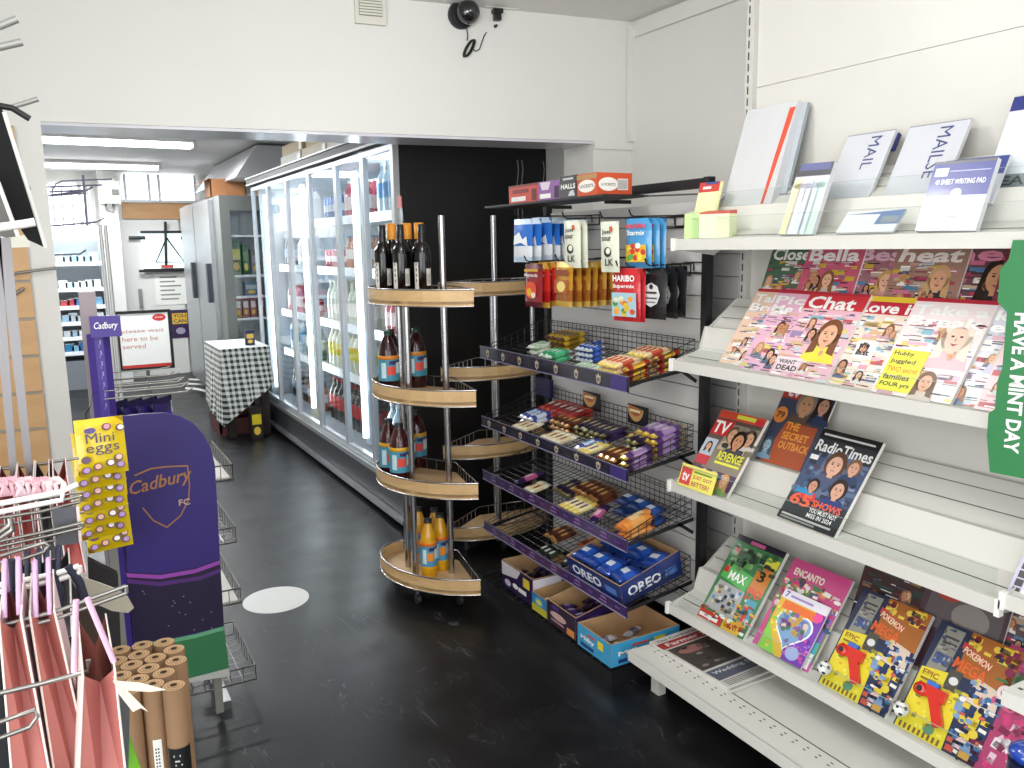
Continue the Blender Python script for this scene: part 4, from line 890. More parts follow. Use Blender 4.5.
# basket 4
bars('blk', 3, 540, 552, 3, 1, 'at the front left of the bottom basket', 0.01)
bars('orb', 3, 580, 556, 5, 1, 'in the middle of the bottom basket', 0.01)
bars('orb', 3, 592, 541, 4, 1, 'at the back of the bottom basket', 0.01)
bars('brown', 3, 557, 532, 3, 1, 'at the back left of the bottom basket', 0.01)
bars('blk', 3, 566, 564, 1, 1, 'alone near the front of the bottom basket', 0.0)
bars('fruit', 3, 588, 588, 1, 1, 'alone at the front edge of the bottom basket', 0.0, rz0=0.4)

# cardboard display trays
def tray(name, label, corner, wx, wy_, hf, hb, outer, side, rz=0.0, tilt=0.0, deco=None, z=0.0):
    """corner = near front corner; wx depth away from the aisle, wy_ along the stand"""
    t = thing(name, label, 'box', corner)
    M = Matrix.Translation(corner) @ Matrix.Rotation(rz, 4, 'Z') @ Matrix.Rotation(-tilt, 4, 'Y')
    mb = MB(M); th_ = 0.004; om = mat(outer, 0.45); im = M_CARD
    mb.box(0, wx, 0, wy_, 0, 0.003, im)
    mb.hexa([(0, 0, 0.003), (th_, 0, 0.003), (th_, wy_, 0.003), (0, wy_, 0.003), (0, 0, hf), (th_, 0, hf), (th_, wy_, hf), (0, wy_, hf)], im)
    mb.hexa([(wx-th_, 0, 0.003), (wx, 0, 0.003), (wx, wy_, 0.003), (wx-th_, wy_, 0.003), (wx-th_, 0, hb), (wx, 0, hb), (wx, wy_, hb), (wx-th_, wy_, hb)], im)
    for y in (0, wy_-th_): mb.hexa([(th_, y, 0.003), (wx-th_, y, 0.003), (wx-th_, y+th_, 0.003), (th_, y+th_, 0.003), (th_, y, hf), (wx-th_, y, hb), (wx-th_, y+th_, hb), (th_, y+th_, hf)], im)
    mb.build('carton_body', t)
    q = MB(M @ frame((-0.0006, wy_, 0), (0, -1, 0), (0, 0, 1))); q.rect(0, 0, wy_, hf*0.99, outer, 0)
    if deco: deco(q, wy_, hf)
    q.build('printed_front', t)
    q = MB(M @ frame((0, -0.0006, 0), (1, 0, 0), (0, 0, 1))); q.shape([(0, 0), (wx, 0), (wx, hb*0.99), (0, hf*0.99)], side, 0)
    if deco: deco(q, wx, min(hf, hb))
    q.build('printed_side', t)
    return t, M
def fill(M, wx, wy_, mk, nx, ny, nz, z0, dz, lab, cat, jit=0.25, flip=0):
    for j in range(nz):
        for a_ in range(nx):
            for b_ in range(ny):
                x = wx*(a_+0.5)/nx+random.uniform(-.004, .004); y = wy_*(b_+0.5)/ny+random.uniform(-.004, .004)
                o = mk.put(M @ T(x, y, z0+j*dz, random.uniform(-jit, jit)+flip, random.uniform(-0.12, 0.12)), lab, lab.replace(' in ', 's in ', 1) if ' in ' in lab else lab+'s'); o['category'] = cat
def d1(q, w_, h): q.shape([(0, h*0.45), (w_*0.5, h*0.62), (w_*0.62, h*0.97), (0, h*0.97)], '#d9d3dc', 2); q.rect(w_*0.7, h*0.5, w_*0.2, h*0.35, '#e2c83c', 3); q.oval(w_*0.45, h*0.3, w_*0.09, h*0.1, W, 4); q.rect(w_*0.55, h*0.2, w_*0.25, h*0.16, W, 4); q.oval(w_*0.2, h*0.25, w_*0.1, h*0.12, '#cfc6d8', 3)
def d2(q, w_, h): q.rect(0, 0, w_, h*0.4, '#c9bf3a', 2); q.oval(w_*0.5, h*0.62, w_*0.3, h*0.25, '#5aa8c8', 3); q.oval(w_*0.5, h*0.62, w_*0.2, h*0.14, '#e4dc6a', 4)
def d3(q, w_, h): q.oval(w_*0.4, h*0.5, w_*0.28, h*0.16, '#c9a6a0', 3); q.rect(w_*0.7, h*0.05, w_*0.25, h*0.3, '#d8883c', 2); q.rect(w_*0.15, h*0.2, w_*0.45, h*0.08, '#b98a8a', 3); q.oval(w_*0.3, h*0.82, w_*0.14, h*0.1, '#4a3080', 2)
def d4(q, w_, h): q.rect(w_*0.62, h*0.45, w_*0.16, h*0.35, '#e6d22c', 3); q.text('Milky', w_*0.1, h*0.35, w_*0.42, h*0.25, W, 4, 0.03); q.rect(w_*0.1, h*0.1, w_*0.4, h*0.16, '#1d3a78', 3); q.rect(w_*0.3, h*0.68, w_*0.25, h*0.1, '#c94a3c', 3)
def d5(q, w_, h): q.text('OREO', w_*0.1, h*0.25, w_*0.55, h*0.5, '#e9edf4', 3, 0.03); q.rect(w_*0.72, h*0.3, w_*0.2, h*0.35, '#4a76c0', 3)
DZ = 0.062
pk = Proto(pillow('wrapped_bar', 0.03, 0.09, 0.018, '#241638', '#4a3468', '#8f86a0', '#35284c'))
pk2 = Proto(pillow('biscuit_pouch', 0.075, 0.10, 0.03, '#1c3f94', '#2c5cbc', '#dfe6f0', '#24479a'))
pk3 = Proto(pillow('white_wrapped_bar', 0.03, 0.12, 0.02, '#d9d8dc', '#8a88a8', '#3c3a70', '#c9c8d0'))
def FB(px, py, z=DZ): return AZ(px, py, z)
a = FB(568, 636); 
tA, MA = tray('display_carton', 'purple and white carton at the left end of the base deck', (1.585, 2.72, DZ), 0.25, 0.26, 0.115, 0.115, '#2a1c46', '#2a1c46', deco=d1)
fill(MA, 0.24, 0.25, pk, 2, 5, 3, 0.006, 0.019, 'dark wrapped bar in the purple and white floor carton', 'confectionery')
tB, MB_ = tray('display_carton', 'low blue and yellow carton between the two purple floor cartons', (1.575, 2.60, DZ), 0.22, 0.11, 0.075, 0.09, '#3a86b8', '#3a86b8', deco=d2)
pk4 = Proto(pillow('wrapped_bar', 0.03, 0.09, 0.02, '#5aa8cc', '#d8cc4a', '#eeeeee', '#7ab8d8')); fill(MB_, 0.21, 0.10, pk4, 2, 2, 2, 0.005, 0.02, 'light blue wrapped bar in the low blue and yellow carton', 'confectionery')
tC, MC = tray('display_carton', 'tall open backed dark purple carton in the middle of the base deck', (1.57, 2.385, DZ), 0.27, 0.20, 0.09, 0.15, '#2a1730', '#2c1c48', deco=d3)
fill(MC, 0.25, 0.19, pk, 2, 4, 3, 0.006, 0.02, 'dark wrapped bar in the middle purple floor carton', 'confectionery')
tD, MD = tray('display_carton', 'sky blue open carton at the near end of the base deck', (1.565, 2.16, DZ), 0.30, 0.205, 0.085, 0.085, '#3f9cc8', '#3f9cc8', deco=d4)
fill(MD, 0.28, 0.19, pk3, 2, 3, 1, 0.006, 0.02, 'white wrapped bar in the sky blue floor carton', 'confectionery', 0.5)
# big navy carton in the bottom basket
tE, ME = tray('display_carton', 'navy carton of blue biscuit pouches leaning in the bottom basket', (1.635, 2.185, 0.265), 0.27, 0.34, 0.075, 0.095, '#1d2f6e', '#1d2f6e', tilt=0.22, deco=d5)
fill(ME, 0.26, 0.33, pk2, 2, 4, 3, 0.008, 0.028, 'blue biscuit pouch in the navy carton', 'confectionery', 0.3)

# pegs with hanging bags
def bag_mesh(name, w_, h, th_, c, prints, crimp='#e9e9ea', bottom=None):
    """hanging pack: local x width, z down from hook, face towards -y"""
    mb = MB(); nx, nz = 6, 8; q = []
    for sgn in (-1, 1):
        for j in range(nz+1):
            for i in range(nx+1):
                u = i/nx; v = j/nz; b = (math.sin(PI*u)**0.6)*(math.sin(PI*min(1, max(0, (v-0.04)/0.92)))**0.5)
                q.append((w_*(u-0.5), sgn*th_/2*b, -h*v))
    n = (nx+1)*(nz+1); cm = mat(c, 0.25, coat=0.5); cb = mat(bottom, 0.25, coat=0.5) if bottom else cm
    for s_ in (0, 1):
        for j in range(nz):
            m_ = cm if j < nz*0.62 else cb
            if j in (0, nz-1) and crimp: m_ = mat(crimp, 0.3, 0.2)
            mb.add(q[s_*n:(s_+1)*n], [(j*(nx+1)+i, j*(nx+1)+i+1, (j+1)*(nx+1)+i+1, (j+1)*(nx+1)+i) for i in range(nx)], m_, True)
    if prints:
        p = MB(Matrix.Translation((-w_/2, -th_/2-0.0012, -h)) @ Matrix.Rotation(PI/2, 4, 'X')); prints(p, w_, h)
        for f, mi in zip(p.f, p.mi): mb.f.append([i+len(mb.v) for i in f]); mb.mi.append(mb.m(p.ms[mi])); mb.sm.append(False)
        mb.v += p.v
    return mb.build(name)
def pr_blue(p, w_, h): p.shape([(w_*.12, h*.4), (w_*.5, h*.45), (w_*.88, h*.36), (w_*.8, h*.6), (w_*.6, h*.52), (w_*.4, h*.7), (w_*.15, h*.6)], '#e8edf2', 1)
def pr_white(p, w_, h): p.text('Just', w_*.2, h*.74, w_*.5, h*.1, '#2a2a26', 2); p.text('sour', w_*.2, h*.62, w_*.5, h*.08, '#3a3a36', 2); p.oval(w_*.5, h*.4, w_*.2, h*.1, '#22221e', 2); p.oval(w_*.53, h*.42, w_*.12, h*.06, '#e8ead8', 3); p.text('LK', w_*.35, h*.13, w_*.45, h*.14, '#22221e', 2); p.rect(w_*.62, h*.8, w_*.16, h*.1, '#c95a3c', 2)
def pr_star(p, w_, h): p.text('HARIBO', w_*.1, h*.8, w_*.8, h*.09, '#d8342c', 3, 0.03); p.text('Starmix', w_*.15, h*.66, w_*.7, h*.1, '#f0f0e8', 3); p.rect(w_*.1, h*.12, w_*.8, h*.35, '#d9b83a', 1); [p.oval(w_*random.uniform(.2, .8), h*random.uniform(.15, .5), w_*.1, h*.06, random.choice(['#c83c3c', '#e8a030', '#e8d84a', '#5aa84a', '#f0ead8']), 2+i % 3, 10) for i in range(14)]
def pr_sup(p, w_, h): p.text('HARIBO', w_*.1, h*.76, w_*.8, h*.12, W, 3, 0.03); p.text('Supermix', w_*.1, h*.62, w_*.8, h*.09, W, 3); p.rect(w_*.05, h*.1, w_*.9, h*.45, '#9fc2cf', 1); [p.oval(w_*random.uniform(.15, .85), h*random.uniform(.14, .5), w_*.1, h*.055, random.choice(['#4a8a4a', '#d8b83a', '#c8503c', '#e89a4a', '#d8e0c0']), 2+i % 3, 10) for i in range(16)]
def pr_black(p, w_, h): p.oval(w_*.5, h*.48, w_*.36, h*.24, '#d4d4d2', 1, 8); p.oval(w_*.5, h*.64, w_*.08, h*.05, '#2a2a2c', 2); p.rect(w_*.27, h*.5, w_*.46, h*.045, '#3a3a3c', 2); p.rect(w_*.25, h*.4, w_*.5, h*.03, '#3a3a3c', 2); p.rect(w_*.3, h*.32, w_*.4, h*.03, '#7a7a7c', 2)
def pr_red(p, w_, h): p.oval(w_*.5, h*.4, w_*.32, h*.2, '#e2583c', 1); p.text('Maynards', w_*.12, h*.68, w_*.76, h*.1, W, 3); p.oval(w_*.4, h*.35, w_*.14, h*.09, '#e8c03a', 2); p.rect(w_*.1, h*.82, w_*.8, h*.06, '#d9a23a', 1); p.oval(w_*.65, h*.28, w_*.12, h*.07, '#f0dfd0', 3)
def pr_gold(p, w_, h): p.rect(w_*.1, h*.3, w_*.8, h*.3, '#a85a2a', 1); p.oval(w_*.5, h*.45, w_*.25, h*.12, '#e8d07a', 2); p.rect(w_*.1, h*.7, w_*.8, h*.12, '#8a3a1c', 1)
PK = {'blue': ('sweet_bag', 'blue and white bag of sweets', .115, .165, .022, '#2c6cc4', pr_blue, '#c9dcee', '#dfe4e8'), 'white': ('sweet_bag', 'white bag of sweets with black swirl', .095, .17, .02, '#dfe2cf', pr_white, None, None),
 'star': ('sweet_bag', 'blue and yellow bag of gummy sweets', .11, .165, .03, '#4a94c8', pr_star, None, '#4a94c8'), 'sup': ('sweet_bag', 'red bag of gummy mix with fruit picture', .12, .18, .03, '#c22c34', pr_sup, None, None),
 'black': ('mint_bag', 'black bag of mints with pale label', .115, .17, .03, '#1d1d20', pr_black, None, '#1d1d20'), 'red': ('sweet_bag', 'bright red bag of sweets', .12, .17, .03, '#c42a22', pr_red, '#d8a038', '#a81c1c'), 'gold': ('sweet_bag', 'gold and brown foil bag of sweets', .11, .165, .026, '#b8842c', pr_gold, '#d8b050', '#9a5a20'), 'wine': ('sweet_bag', 'dark red bag of sweets', .12, .165, .024, '#8c1c26', pr_red, '#5a1420', None)}
PP = {k_: Proto(bag_mesh(v[0], *v[2:7], crimp=v[7], bottom=v[8])) for k_, v in PK.items()}
def peg(px, py, x0, packs, where, curl=True):
    a = AX(px, py, x0); t = thing('display_peg', 'black wire peg %s' % where, 'hook', (GB-0.02, a.y, a.z+0.012))
    MB().tube([(GB-0.018, a.y, a.z-0.02), (GB-0.02, a.y, a.z+0.006), (x0-0.01, a.y, a.z+0.002), (x0-0.022, a.y, a.z+0.008)] + ([(x0-0.03, a.y, a.z+0.025)] if curl else []), 0.0028, M_BLKWIRE, 6).build('prong', t)
    mb = MB(); mb.tube([(GB-0.018, a.y-0.05, a.z-0.03), (GB-0.018, a.y-0.05, a.z+0.008), (GB-0.018, a.y+0.05, a.z+0.008), (GB-0.018, a.y+0.05, a.z-0.03), (GB-0.018, a.y-0.05, a.z-0.03)], 0.0025, M_BLKWIRE, 6); mb.build('back_frame', t)
    x = x0+0.012
    for kd, n, gap in packs:
        for i in range(n):
            rz = -PI/2+random.uniform(-0.10, 0.10)+0.12
            o = PP[kd].put(T(x, a.y+random.uniform(-.004, .004), a.z-0.004+random.uniform(-.004, .004), rz, 0, random.uniform(-0.04, 0.04)), '%s hanging %s' % (PK[kd][1], where), '%ss %s' % (PK[kd][1].replace('bag', 'bag', 1), where) if n > 1 else None); o['category'] = 'sweet bag' if kd != 'black' else 'mint bag'
            x += gap
peg(521, 217, 1.62, [('blue', 7, 0.040)], 'on the top left peg')
peg(569, 219, 1.66, [('white', 2, 0.03)], 'on the top middle peg')
peg(607, 219, 1.66, [('white', 1, 0.03), ], 'on the second peg from the top right')
peg(636, 217, 1.74, [('star', 3, 0.032)], 'on the top right peg')
peg(531, 262, 1.62, [('wine', 1, 0.03), ('red', 4, 0.034)], 'on the lower left peg')
peg(562, 261, 1.66, [('gold', 6, 0.036)], 'on the lower middle peg')
peg(623, 268, 1.70, [('sup', 2, 0.03)], 'on the lower right peg')
peg(652, 266, 1.77, [('black', 3, 0.045)], 'on the lower peg beside the stand upright')

# boxes on the top shelf
def pbox(name, label, px0, px1, pyb, h, x, dpt, c, deco, cat='box'):
    a = AX(px0, pyb, x); b_ = AX(px1, pyb, x); t = thing(name, label, cat, (x, b_.y, 1.6655))
    L = a.y-b_.y; MB().box(x, x+dpt, b_.y+0.001, a.y-0.001, 1.6655, 1.6655+h, c).build('carton_body', t)
    q = MB(frame((x-0.0006, a.y, 1.6655), (0, -1, 0), (0, 0, 1))); deco(q, L, h); q.build('printed_front', t)
def e1(q, w_, h): q.rect(w_*.1, h*.12, w_*.5, h*.24, W, 2); q.rect(w_*.15, h*.55, w_*.55, h*.2, '#7a2a24', 2); q.rect(0, h*.88, w_, h*.12, '#7a2a24', 1); q.rect(w_*.8, h*.1, w_*.15, h*.6, '#5a1c1c', 2)
def e2(q, w_, h): q.rect(w_*.1, h*.12, w_*.5, h*.24, W, 2); q.shape([(w_*.2, h*.55), (w_*.5, h*.55), (w_*.6, h*.95), (w_*.1, h*.95)], '#ddd0e0', 2); q.rect(w_*.76, h*.1, w_*.2, h*.6, '#2a1c34', 2)
def e3(q, w_, h): q.text('HALLS', w_*.08, h*.42, w_*.84, h*.22, W, 3, 0.03); q.rect(w_*.2, h*.82, w_*.6, h*.08, '#d0d0d0', 2); q.shape([(w_*.5, h*.1), (w_*.9, h*.1), (w_*.8, h*.36), (w_*.6, h*.3)], '#c8c8cc', 2); q.rect(w_*.92, 0, w_*.08, h, '#2a2a2c', 2)
def e4(q, w_, h): q.rect(0, h*.75, w_, h*.2, '#b08a5a', 1); q.oval(w_*.5, h*.45, w_*.42, h*.28, '#ece8e0', 2); q.text('LOCKETS', w_*.16, h*.38, w_*.68, h*.15, '#3a3a3c', 3)
def e5(q, w_, h): q.oval(w_*.32, h*.5, w_*.28, h*.3, '#ece8e0', 2); q.text('LOCKETS', w_*.12, h*.43, w_*.4, h*.12, '#3a3a3c', 3); q.rect(w_*.58, h*.25, w_*.3, h*.5, '#dcd8d0', 2); [q.rect(w_*(.6+.03*i), h*.3, w_*.012, h*.4, '#3a3a3c', 3) for i in range(9)]
pbox('lozenge_box', 'red and orange lozenge box at the left end of the top shelf', 509, 538, 203, 0.072, 1.68, 0.13, '#c9402c', e1)
pbox('lozenge_box', 'purple and white lozenge box second from the left on the top shelf', 538, 560, 203, 0.072, 1.68, 0.13, '#8a5a98', e2)
pbox('lozenge_box', 'silver grey lozenge box in the middle of the top shelf', 560, 577, 202, 0.08, 1.68, 0.13, '#4a4a4e', e3)
pbox('lozenge_box', 'orange lozenge box with cream oval second from the right on the top shelf', 577, 597, 202, 0.078, 1.68, 0.15, '#c9502a', e4)
a = AX(597, 202, 1.68); t = [o for o in COL.objects if o.get('label', '').startswith('orange lozenge box')][0]
t['label'] = 'orange lozenge box with cream ovals at the right end of the top shelf'
q = MB(frame((1.68, AX(597, 202, 1.68).y+0.0004, 1.6655), (1, 0, 0), (0, 0, 1))); e5(q, 0.15, 0.078); q.build('printed_side', t)

t = thing('slatted_panel', 'grey slatted backing panel between the black stand and the white shelving', 'wall panel', (2.14, 2.4, 0))
mb = MB(); z = 0.02
while z < 1.6: mb.box(2.13, 2.14, 2.13, 2.75, z, z+0.076, mat('#c4c2c0', 0.5)); z += 0.08
mb.box(2.1405, 2.15, 2.13, 2.75, 0.0, 1.6, mat('#8c8a88', 0.6)); mb.build('slats', t)

# ------------------------------------------------------------------ magazine shelving
MX = 2.08; MY0 = -0.35; MY1 = 2.125; LX = 1.78; BRK = 0.995
LZ = [1.477, 1.084, 0.67, 0.229]     # underside of the lips, top tier first
mu = thing('magazine_shelving', 'tall white stepped shelving unit holding magazines and stationery', 'shelving', (1.9, 1.5, 0))
mb = MB(); mb.box(MX+0.012, MX+0.03, MY0, MY1-0.02, 0.02, 1.9965, M_SHELF); mb.box(MX+0.012, MX+0.03, MY0, MY1-0.02, 1.998, 2.49, M_SHELF); mb.build('back_panel', mu)
def upright(y):
    mb = MB(); mb.box(MX-0.008, MX+0.0115, y-0.02, y+0.012, 0, 2.49, M_SHELFD); z = 0.25
    while z < 2.45: mb.box(MX-0.0095, MX-0.008, y-0.002, y+0.003, z, z+0.024, M_SLOT); z += 0.036
    mb.build('slotted_upright', mu)
upright(MY1-0.015); upright(BRK)
prof = [(LX, 0), (LX, 0.035), (LX+0.012, 0.035), (LX+0.02, 0.03), (1.90, 0.06), (1.925, 0.135), (1.945, 0.135), (1.945, 0.126), (2.065, 0.225), (2.07, 0.215), (2.07, 0.0)]
def tier(z, y0, y1, nm='shelf'):
    mb = MB(); n = len(prof); q = [(x, y, z+h) for y in (y0, y1) for x, h in prof]
    top = [(k, k+1, n+k+1, n+k) for k in range(9)]
    inn = [(LX+0.012, 0), (2.06, 0)]
    mb.add(q, top, M_SHELF); 
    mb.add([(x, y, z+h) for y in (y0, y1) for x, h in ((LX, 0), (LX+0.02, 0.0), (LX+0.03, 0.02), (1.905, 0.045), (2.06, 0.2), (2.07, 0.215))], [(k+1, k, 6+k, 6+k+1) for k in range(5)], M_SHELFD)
    # grooves
    for (xa, ha) in ((1.84, 0.043), (1.987, 0.165), (2.03, 0.2)):
        mb.beam((xa, y0+0.01, z+ha), (xa, y1-0.01, z+ha), 0.003, 0.001, M_SLOT)
    for y in (y0, y1):
        e = [(LX+0.015, 0.0), (LX+0.018, 0.036), (1.893, 0.06), (1.918, 0.137), (1.94, 0.137), (2.06, 0.226), (2.065, 0.05), (1.95, -0.02)]
        yy = y-0.004 if y == y1 else y+0.002; n2 = len(e)
        mb.add([(x, yy+d, z+h) for d in (-0.0015, 0.0015) for x, h in e], [list(range(n2)), list(range(n2, 2*n2))[::-1]]+[(k, (k+1) % n2, n2+(k+1) % n2, n2+k) for k in range(n2)], M_SHELFD)
    s_ = mb.build(nm, mu)
    for y in (y0, y1): MB().prism([(LX-0.006, y-0.006), (LX+0.012, y-0.006), (LX+0.012, y+0.006), (LX-0.006, y+0.006)], z-0.003, z+0.038, '#efeee9').build('end_cap', s_)
    return s_
for i, z in enumerate(LZ):
    s_ = tier(z, BRK+0.004, MY1)
    if i in (0, 1, 2): tier(z+(0.0 if i < 2 else 0.02), MY0, BRK-0.004)
    # clear riser guards
    q = MB(); zz = z+0.035
    q.box(LX+0.0135, LX+0.0155, BRK+0.02, MY1-0.04, zz-0.01, zz+(0.062 if i != 1 else 0.05), M_ACRY); q.box(LX+0.0135, LX+0.0155, BRK+0.02, MY1-0.04, zz+(0.0622 if i != 1 else 0.0502), zz+(0.0632 if i != 1 else 0.0512), M_ACRYE)
    q.build('clear_guard', s_)
    if i == 0:
        q = MB(); q.box(1.926, 1.928, BRK+0.02, MY1-0.04, z+0.12, z+0.18, M_ACRY); q.box(1.926, 1.928, BRK+0.02, MY1-0.04, z+0.1802, z+0.1812, M_ACRYE); q.build('clear_guard', s_)
# base deck
mb = MB(); DKZ = 0.135
mb.box(1.61, 2.06, 0.6, 2.118, DKZ-0.012, DKZ, M_SHELF); mb.box(1.605, 1.612, 0.6, 2.118, DKZ-0.035, DKZ, M_SHELF)
for x in (1.675, 1.69): 
    y = 0.7
    while y < 2.1: mb.box(x, x+0.004, y, y+0.008, DKZ+0.0003, DKZ+0.0008, M_SLOT); y += 0.04
mb.beam((1.715, 0.62, DKZ+0.001), (1.715, 2.11, DKZ+0.001), 0.003, 0.001, M_SLOT); mb.build('base_deck', mu)
MB().box(1.66, 1.69, 2.02, 2.06, 0.0, DKZ-0.013, M_SHELFD).build('foot', mu)
MB().box(1.72, 1.74, 0.6, 2.05, 0.0, DKZ-0.013, mat('#2a2a2c', 0.6)).build('plinth', mu)
# raised deck of the nearer bay
pr_ = AX(1002, 690, 1.5)
sd = thing('white_shelf', 'white perforated shelf corner jutting in at the right edge', 'shelf', (1.6, pr_.y-0.2, pr_.z))
mb = MB(); mb.box(1.5, 2.0, pr_.y-0.5, pr_.y, pr_.z-0.03, pr_.z, M_SHELF)
for k in range(4): mb.box(1.53+k*0.04, 1.536+k*0.04, pr_.y-0.02, pr_.y-0.012, pr_.z+0.0003, pr_.z+0.001, M_SLOT)
mb.build('shelf_board', sd)
pb = AX(1012, 752, 1.45); t = thing('blue_bottle', 'shiny blue cap at the bottom right corner', 'bottle', (1.47, pb.y-0.02, pb.z-0.2))
mb = MB(); mb.ell((1.47, pb.y-0.02, pb.z), 0.035, 0.035, 0.02, mat('#1c3f9c', 0.1, coat=1)); mb.build('cap', t); MB().lathe([(0.03, 0), (0.034, 0.02), (0.034, 0.185)], mat('#20243c', 0.3), (1.47, pb.y-0.02, pb.z-0.2)).build('bottle_body', t)

def mag(px, w_, h_, tier_, row, design, label, th_=0.006, tilt=None, rot=0.0, dx=0.0, name='magazine', cat='magazine', dz=0.0, paper='#e9e6df'):
    z = LZ[tier_]+(0.036 if row == 0 else 0.137); x = (LX+0.022+dx) if row == 0 else 1.945+dx
    tl = math.radians(tilt if tilt else (54 if row == 0 else 66))
    p = AX(px[0], px[1], x); o = Vector((x, p.y, z+dz))
    u = Vector((0, -1, 0)); v = Vector((math.cos(tl), 0, math.sin(tl)))
    u2 = u*math.cos(rot)+v*math.sin(rot); v2 = v*math.cos(rot)-u*math.sin(rot)
    n = u.cross(v); M = frame(o+n*0.0, u2, v2)
    t = thing(name, label, cat, o)
    MB(M).box(0, w_, 0, h_, -th_, 0, mat(paper, 0.6)).build('pages', t)
    q = MB(M); design(q, w_, h_); q.build('cover', t); return t, M
def busy(q, w_, h_, x0, y0, x1, y1, n, pal, seed, lv=3, sz=0.06):
    r = random.Random(seed)
    for i in range(n):
        a = r.uniform(0.4, 1.3)*sz*w_; b = r.uniform(0.3, 1.0)*sz*w_; x = w_*r.uniform(x0, x1); y = h_*r.uniform(y0, y1)
        if i % 3: q.rect(x, y, a*1.4, b, r.choice(pal), lv+i % 4, r.uniform(-0.1, 0.1))
        else: q.oval(x, y, a*0.7, b*0.8, r.choice(pal), lv+i % 4, 9)
def bands(q, w_, h_, seed, y0=0.0, y1=0.8, n=26, pal=('#e9e2da', '#d8a0ae', '#dccf7a', '#8ab8c8', '#e0b4c4', '#f0f0ec', '#c0575c', '#9a86ac', '#f0f0ec', '#c8ccd2', '#d8b48c')):
    r = random.Random(seed)
    for i in range(n*2):
        ww = w_*r.uniform(0.08, 0.26); hh = h_*r.uniform(0.02, 0.06); q.rect(r.uniform(0, w_-ww), h_*r.uniform(y0, y1-0.06), ww, hh, r.choice(pal), 1+i % 3)
    for i in range(n*3):
        ww = w_*r.uniform(0.05, 0.2); q.rect(r.uniform(0, w_-ww), h_*r.uniform(y0, y1-0.03), ww, h_*r.uniform(0.006, 0.013), r.choice(('#2a2a2c', '#f4f4f2', '#8a3c50', '#6a6a70', '#4a5a8c')), 4)
    for i in range(6): q.face(r.uniform(0.12, 0.88)*w_, h_*r.uniform(y0+0.1, y1-0.15), w_*r.uniform(0.04, 0.07), r.choice(('#d9a384', '#e2b294', '#c98c6a')), r.choice(('#3a2218', '#8a5a34', '#1c1414', '#b8905c')), 4, top=r.choice(('#5a6a8c', '#c8a0a8', '#e4e0da')))
def g_tab(bg, title, tcol, seed, face=None, yellow=False, lines2=None):
    def f(q, w_, h_):
        q.rect(0, 0, w_, h_, bg, 0); q.rect(0, h_*0.96, w_, h_*0.04, '#b8283a', 1); bands(q, w_, h_, seed)
        if title:
            y = 0.93-0.11*len(title)
            for k, s_ in enumerate(title): q.text(s_, w_*0.04, h_*(0.82-k*0.115), w_*min(0.92, 0.19*len(s_)+0.1), h_*0.105, tcol, 9, 0.03)
        if face: q.face(w_*face[0], h_*face[1], w_*face[2], face[3], face[4], 6, top=face[5])
        if yellow:
            q.rect(w_*0.04, h_*0.03, w_*0.46, h_*0.42, '#e8e03a', 13)
            for k, s_ in enumerate(('Hubby', 'juggled', 'TWO secret', 'families', 'FOUR yrs')): q.text(s_, w_*0.07, h_*(0.375-k*0.078), w_*[.26, .32, .4, .34, .38][k], h_*0.055, '#1c1c1c' if k != 2 else '#c87a1c', 14, 0.02)
            q.face(w_*0.62, h_*0.16, w_*0.1, '#d9a384', '#6a4428', 13, top='#c8b8b0')
    return f
def d_chat(q, w_, h_):
    g_tab('#e8b8c4', None, W, 11)(q, w_, h_); q.rect(0, h_*0.8, w_, h_*0.17, '#c8323c', 5); q.text('Chat', w_*0.05, h_*0.8, w_*0.8, h_*0.15, W, 9, 0.03); q.face(w_*0.66, h_*0.52, w_*0.17, '#e2b090', '#7a4a2a', 6, top='#e8d84a')
    q.rect(w_*0.05, h_*0.05, w_*0.42, h_*0.17, '#f0d8e0', 13); q.text('WANT', w_*0.08, h_*0.14, w_*0.3, h_*0.05, K, 14); q.text('DEAD', w_*0.08, h_*0.065, w_*0.36, h_*0.06, K, 14, 0.03)
def d_love(q, w_, h_):
    g_tab('#ead8c8', None, W, 23)(q, w_, h_); q.rect(0, h_*0.8, w_, h_*0.14, '#c2283c', 5); q.text('Love it', w_*0.06, h_*0.81, w_*0.86, h_*0.12, W, 9, 0.03); q.rect(0, h_*0.94, w_, h_*0.06, '#e8c83a', 5); q.rect(w_*0.3, h_*0.3, w_*0.3, h_*0.2, '#f4f2ee', 5); q.text('the', w_*0.34, h_*0.42, w_*0.16, h_*0.06, K, 9); q.text('last', w_*0.34, h_*0.34, w_*0.2, h_*0.06, K, 9)
sk = '#e2b294'
# tier 2 front row
mag((718, 371), 0.20, 0.285, 1, 0, g_tab('#e8c8b0', ('Take a', 'Break'), W, 3), 'leftmost weekly magazine of the front row, half covered by its neighbour', dx=0.03)
mag((738, 375), 0.20, 0.285, 1, 0, g_tab('#e6b4cc', ('Pick', 'Me Up'), W, 5), 'pink weekly magazine second from the left in the front row', dx=0.02)
mag((768, 378), 0.205, 0.285, 1, 0, d_chat, 'weekly magazine titled Chat with a smiling brown haired woman on the cover', th_=0.01, dx=0.002)
mag((818, 388), 0.205, 0.28, 1, 0, d_love, 'weekly magazine titled Love it in the middle of the front row', dx=0.014)
mag((870, 398), 0.215, 0.285, 1, 0, g_tab('#efe0e0', ('Take a', 'Break'), W, 41, (0.72, 0.62, 0.16, '#eac8b4', '#e6dccb', '#e0b8c0'), True), 'weekly magazine with a yellow Hubby juggled text block on the cover', th_=0.01, dx=0)
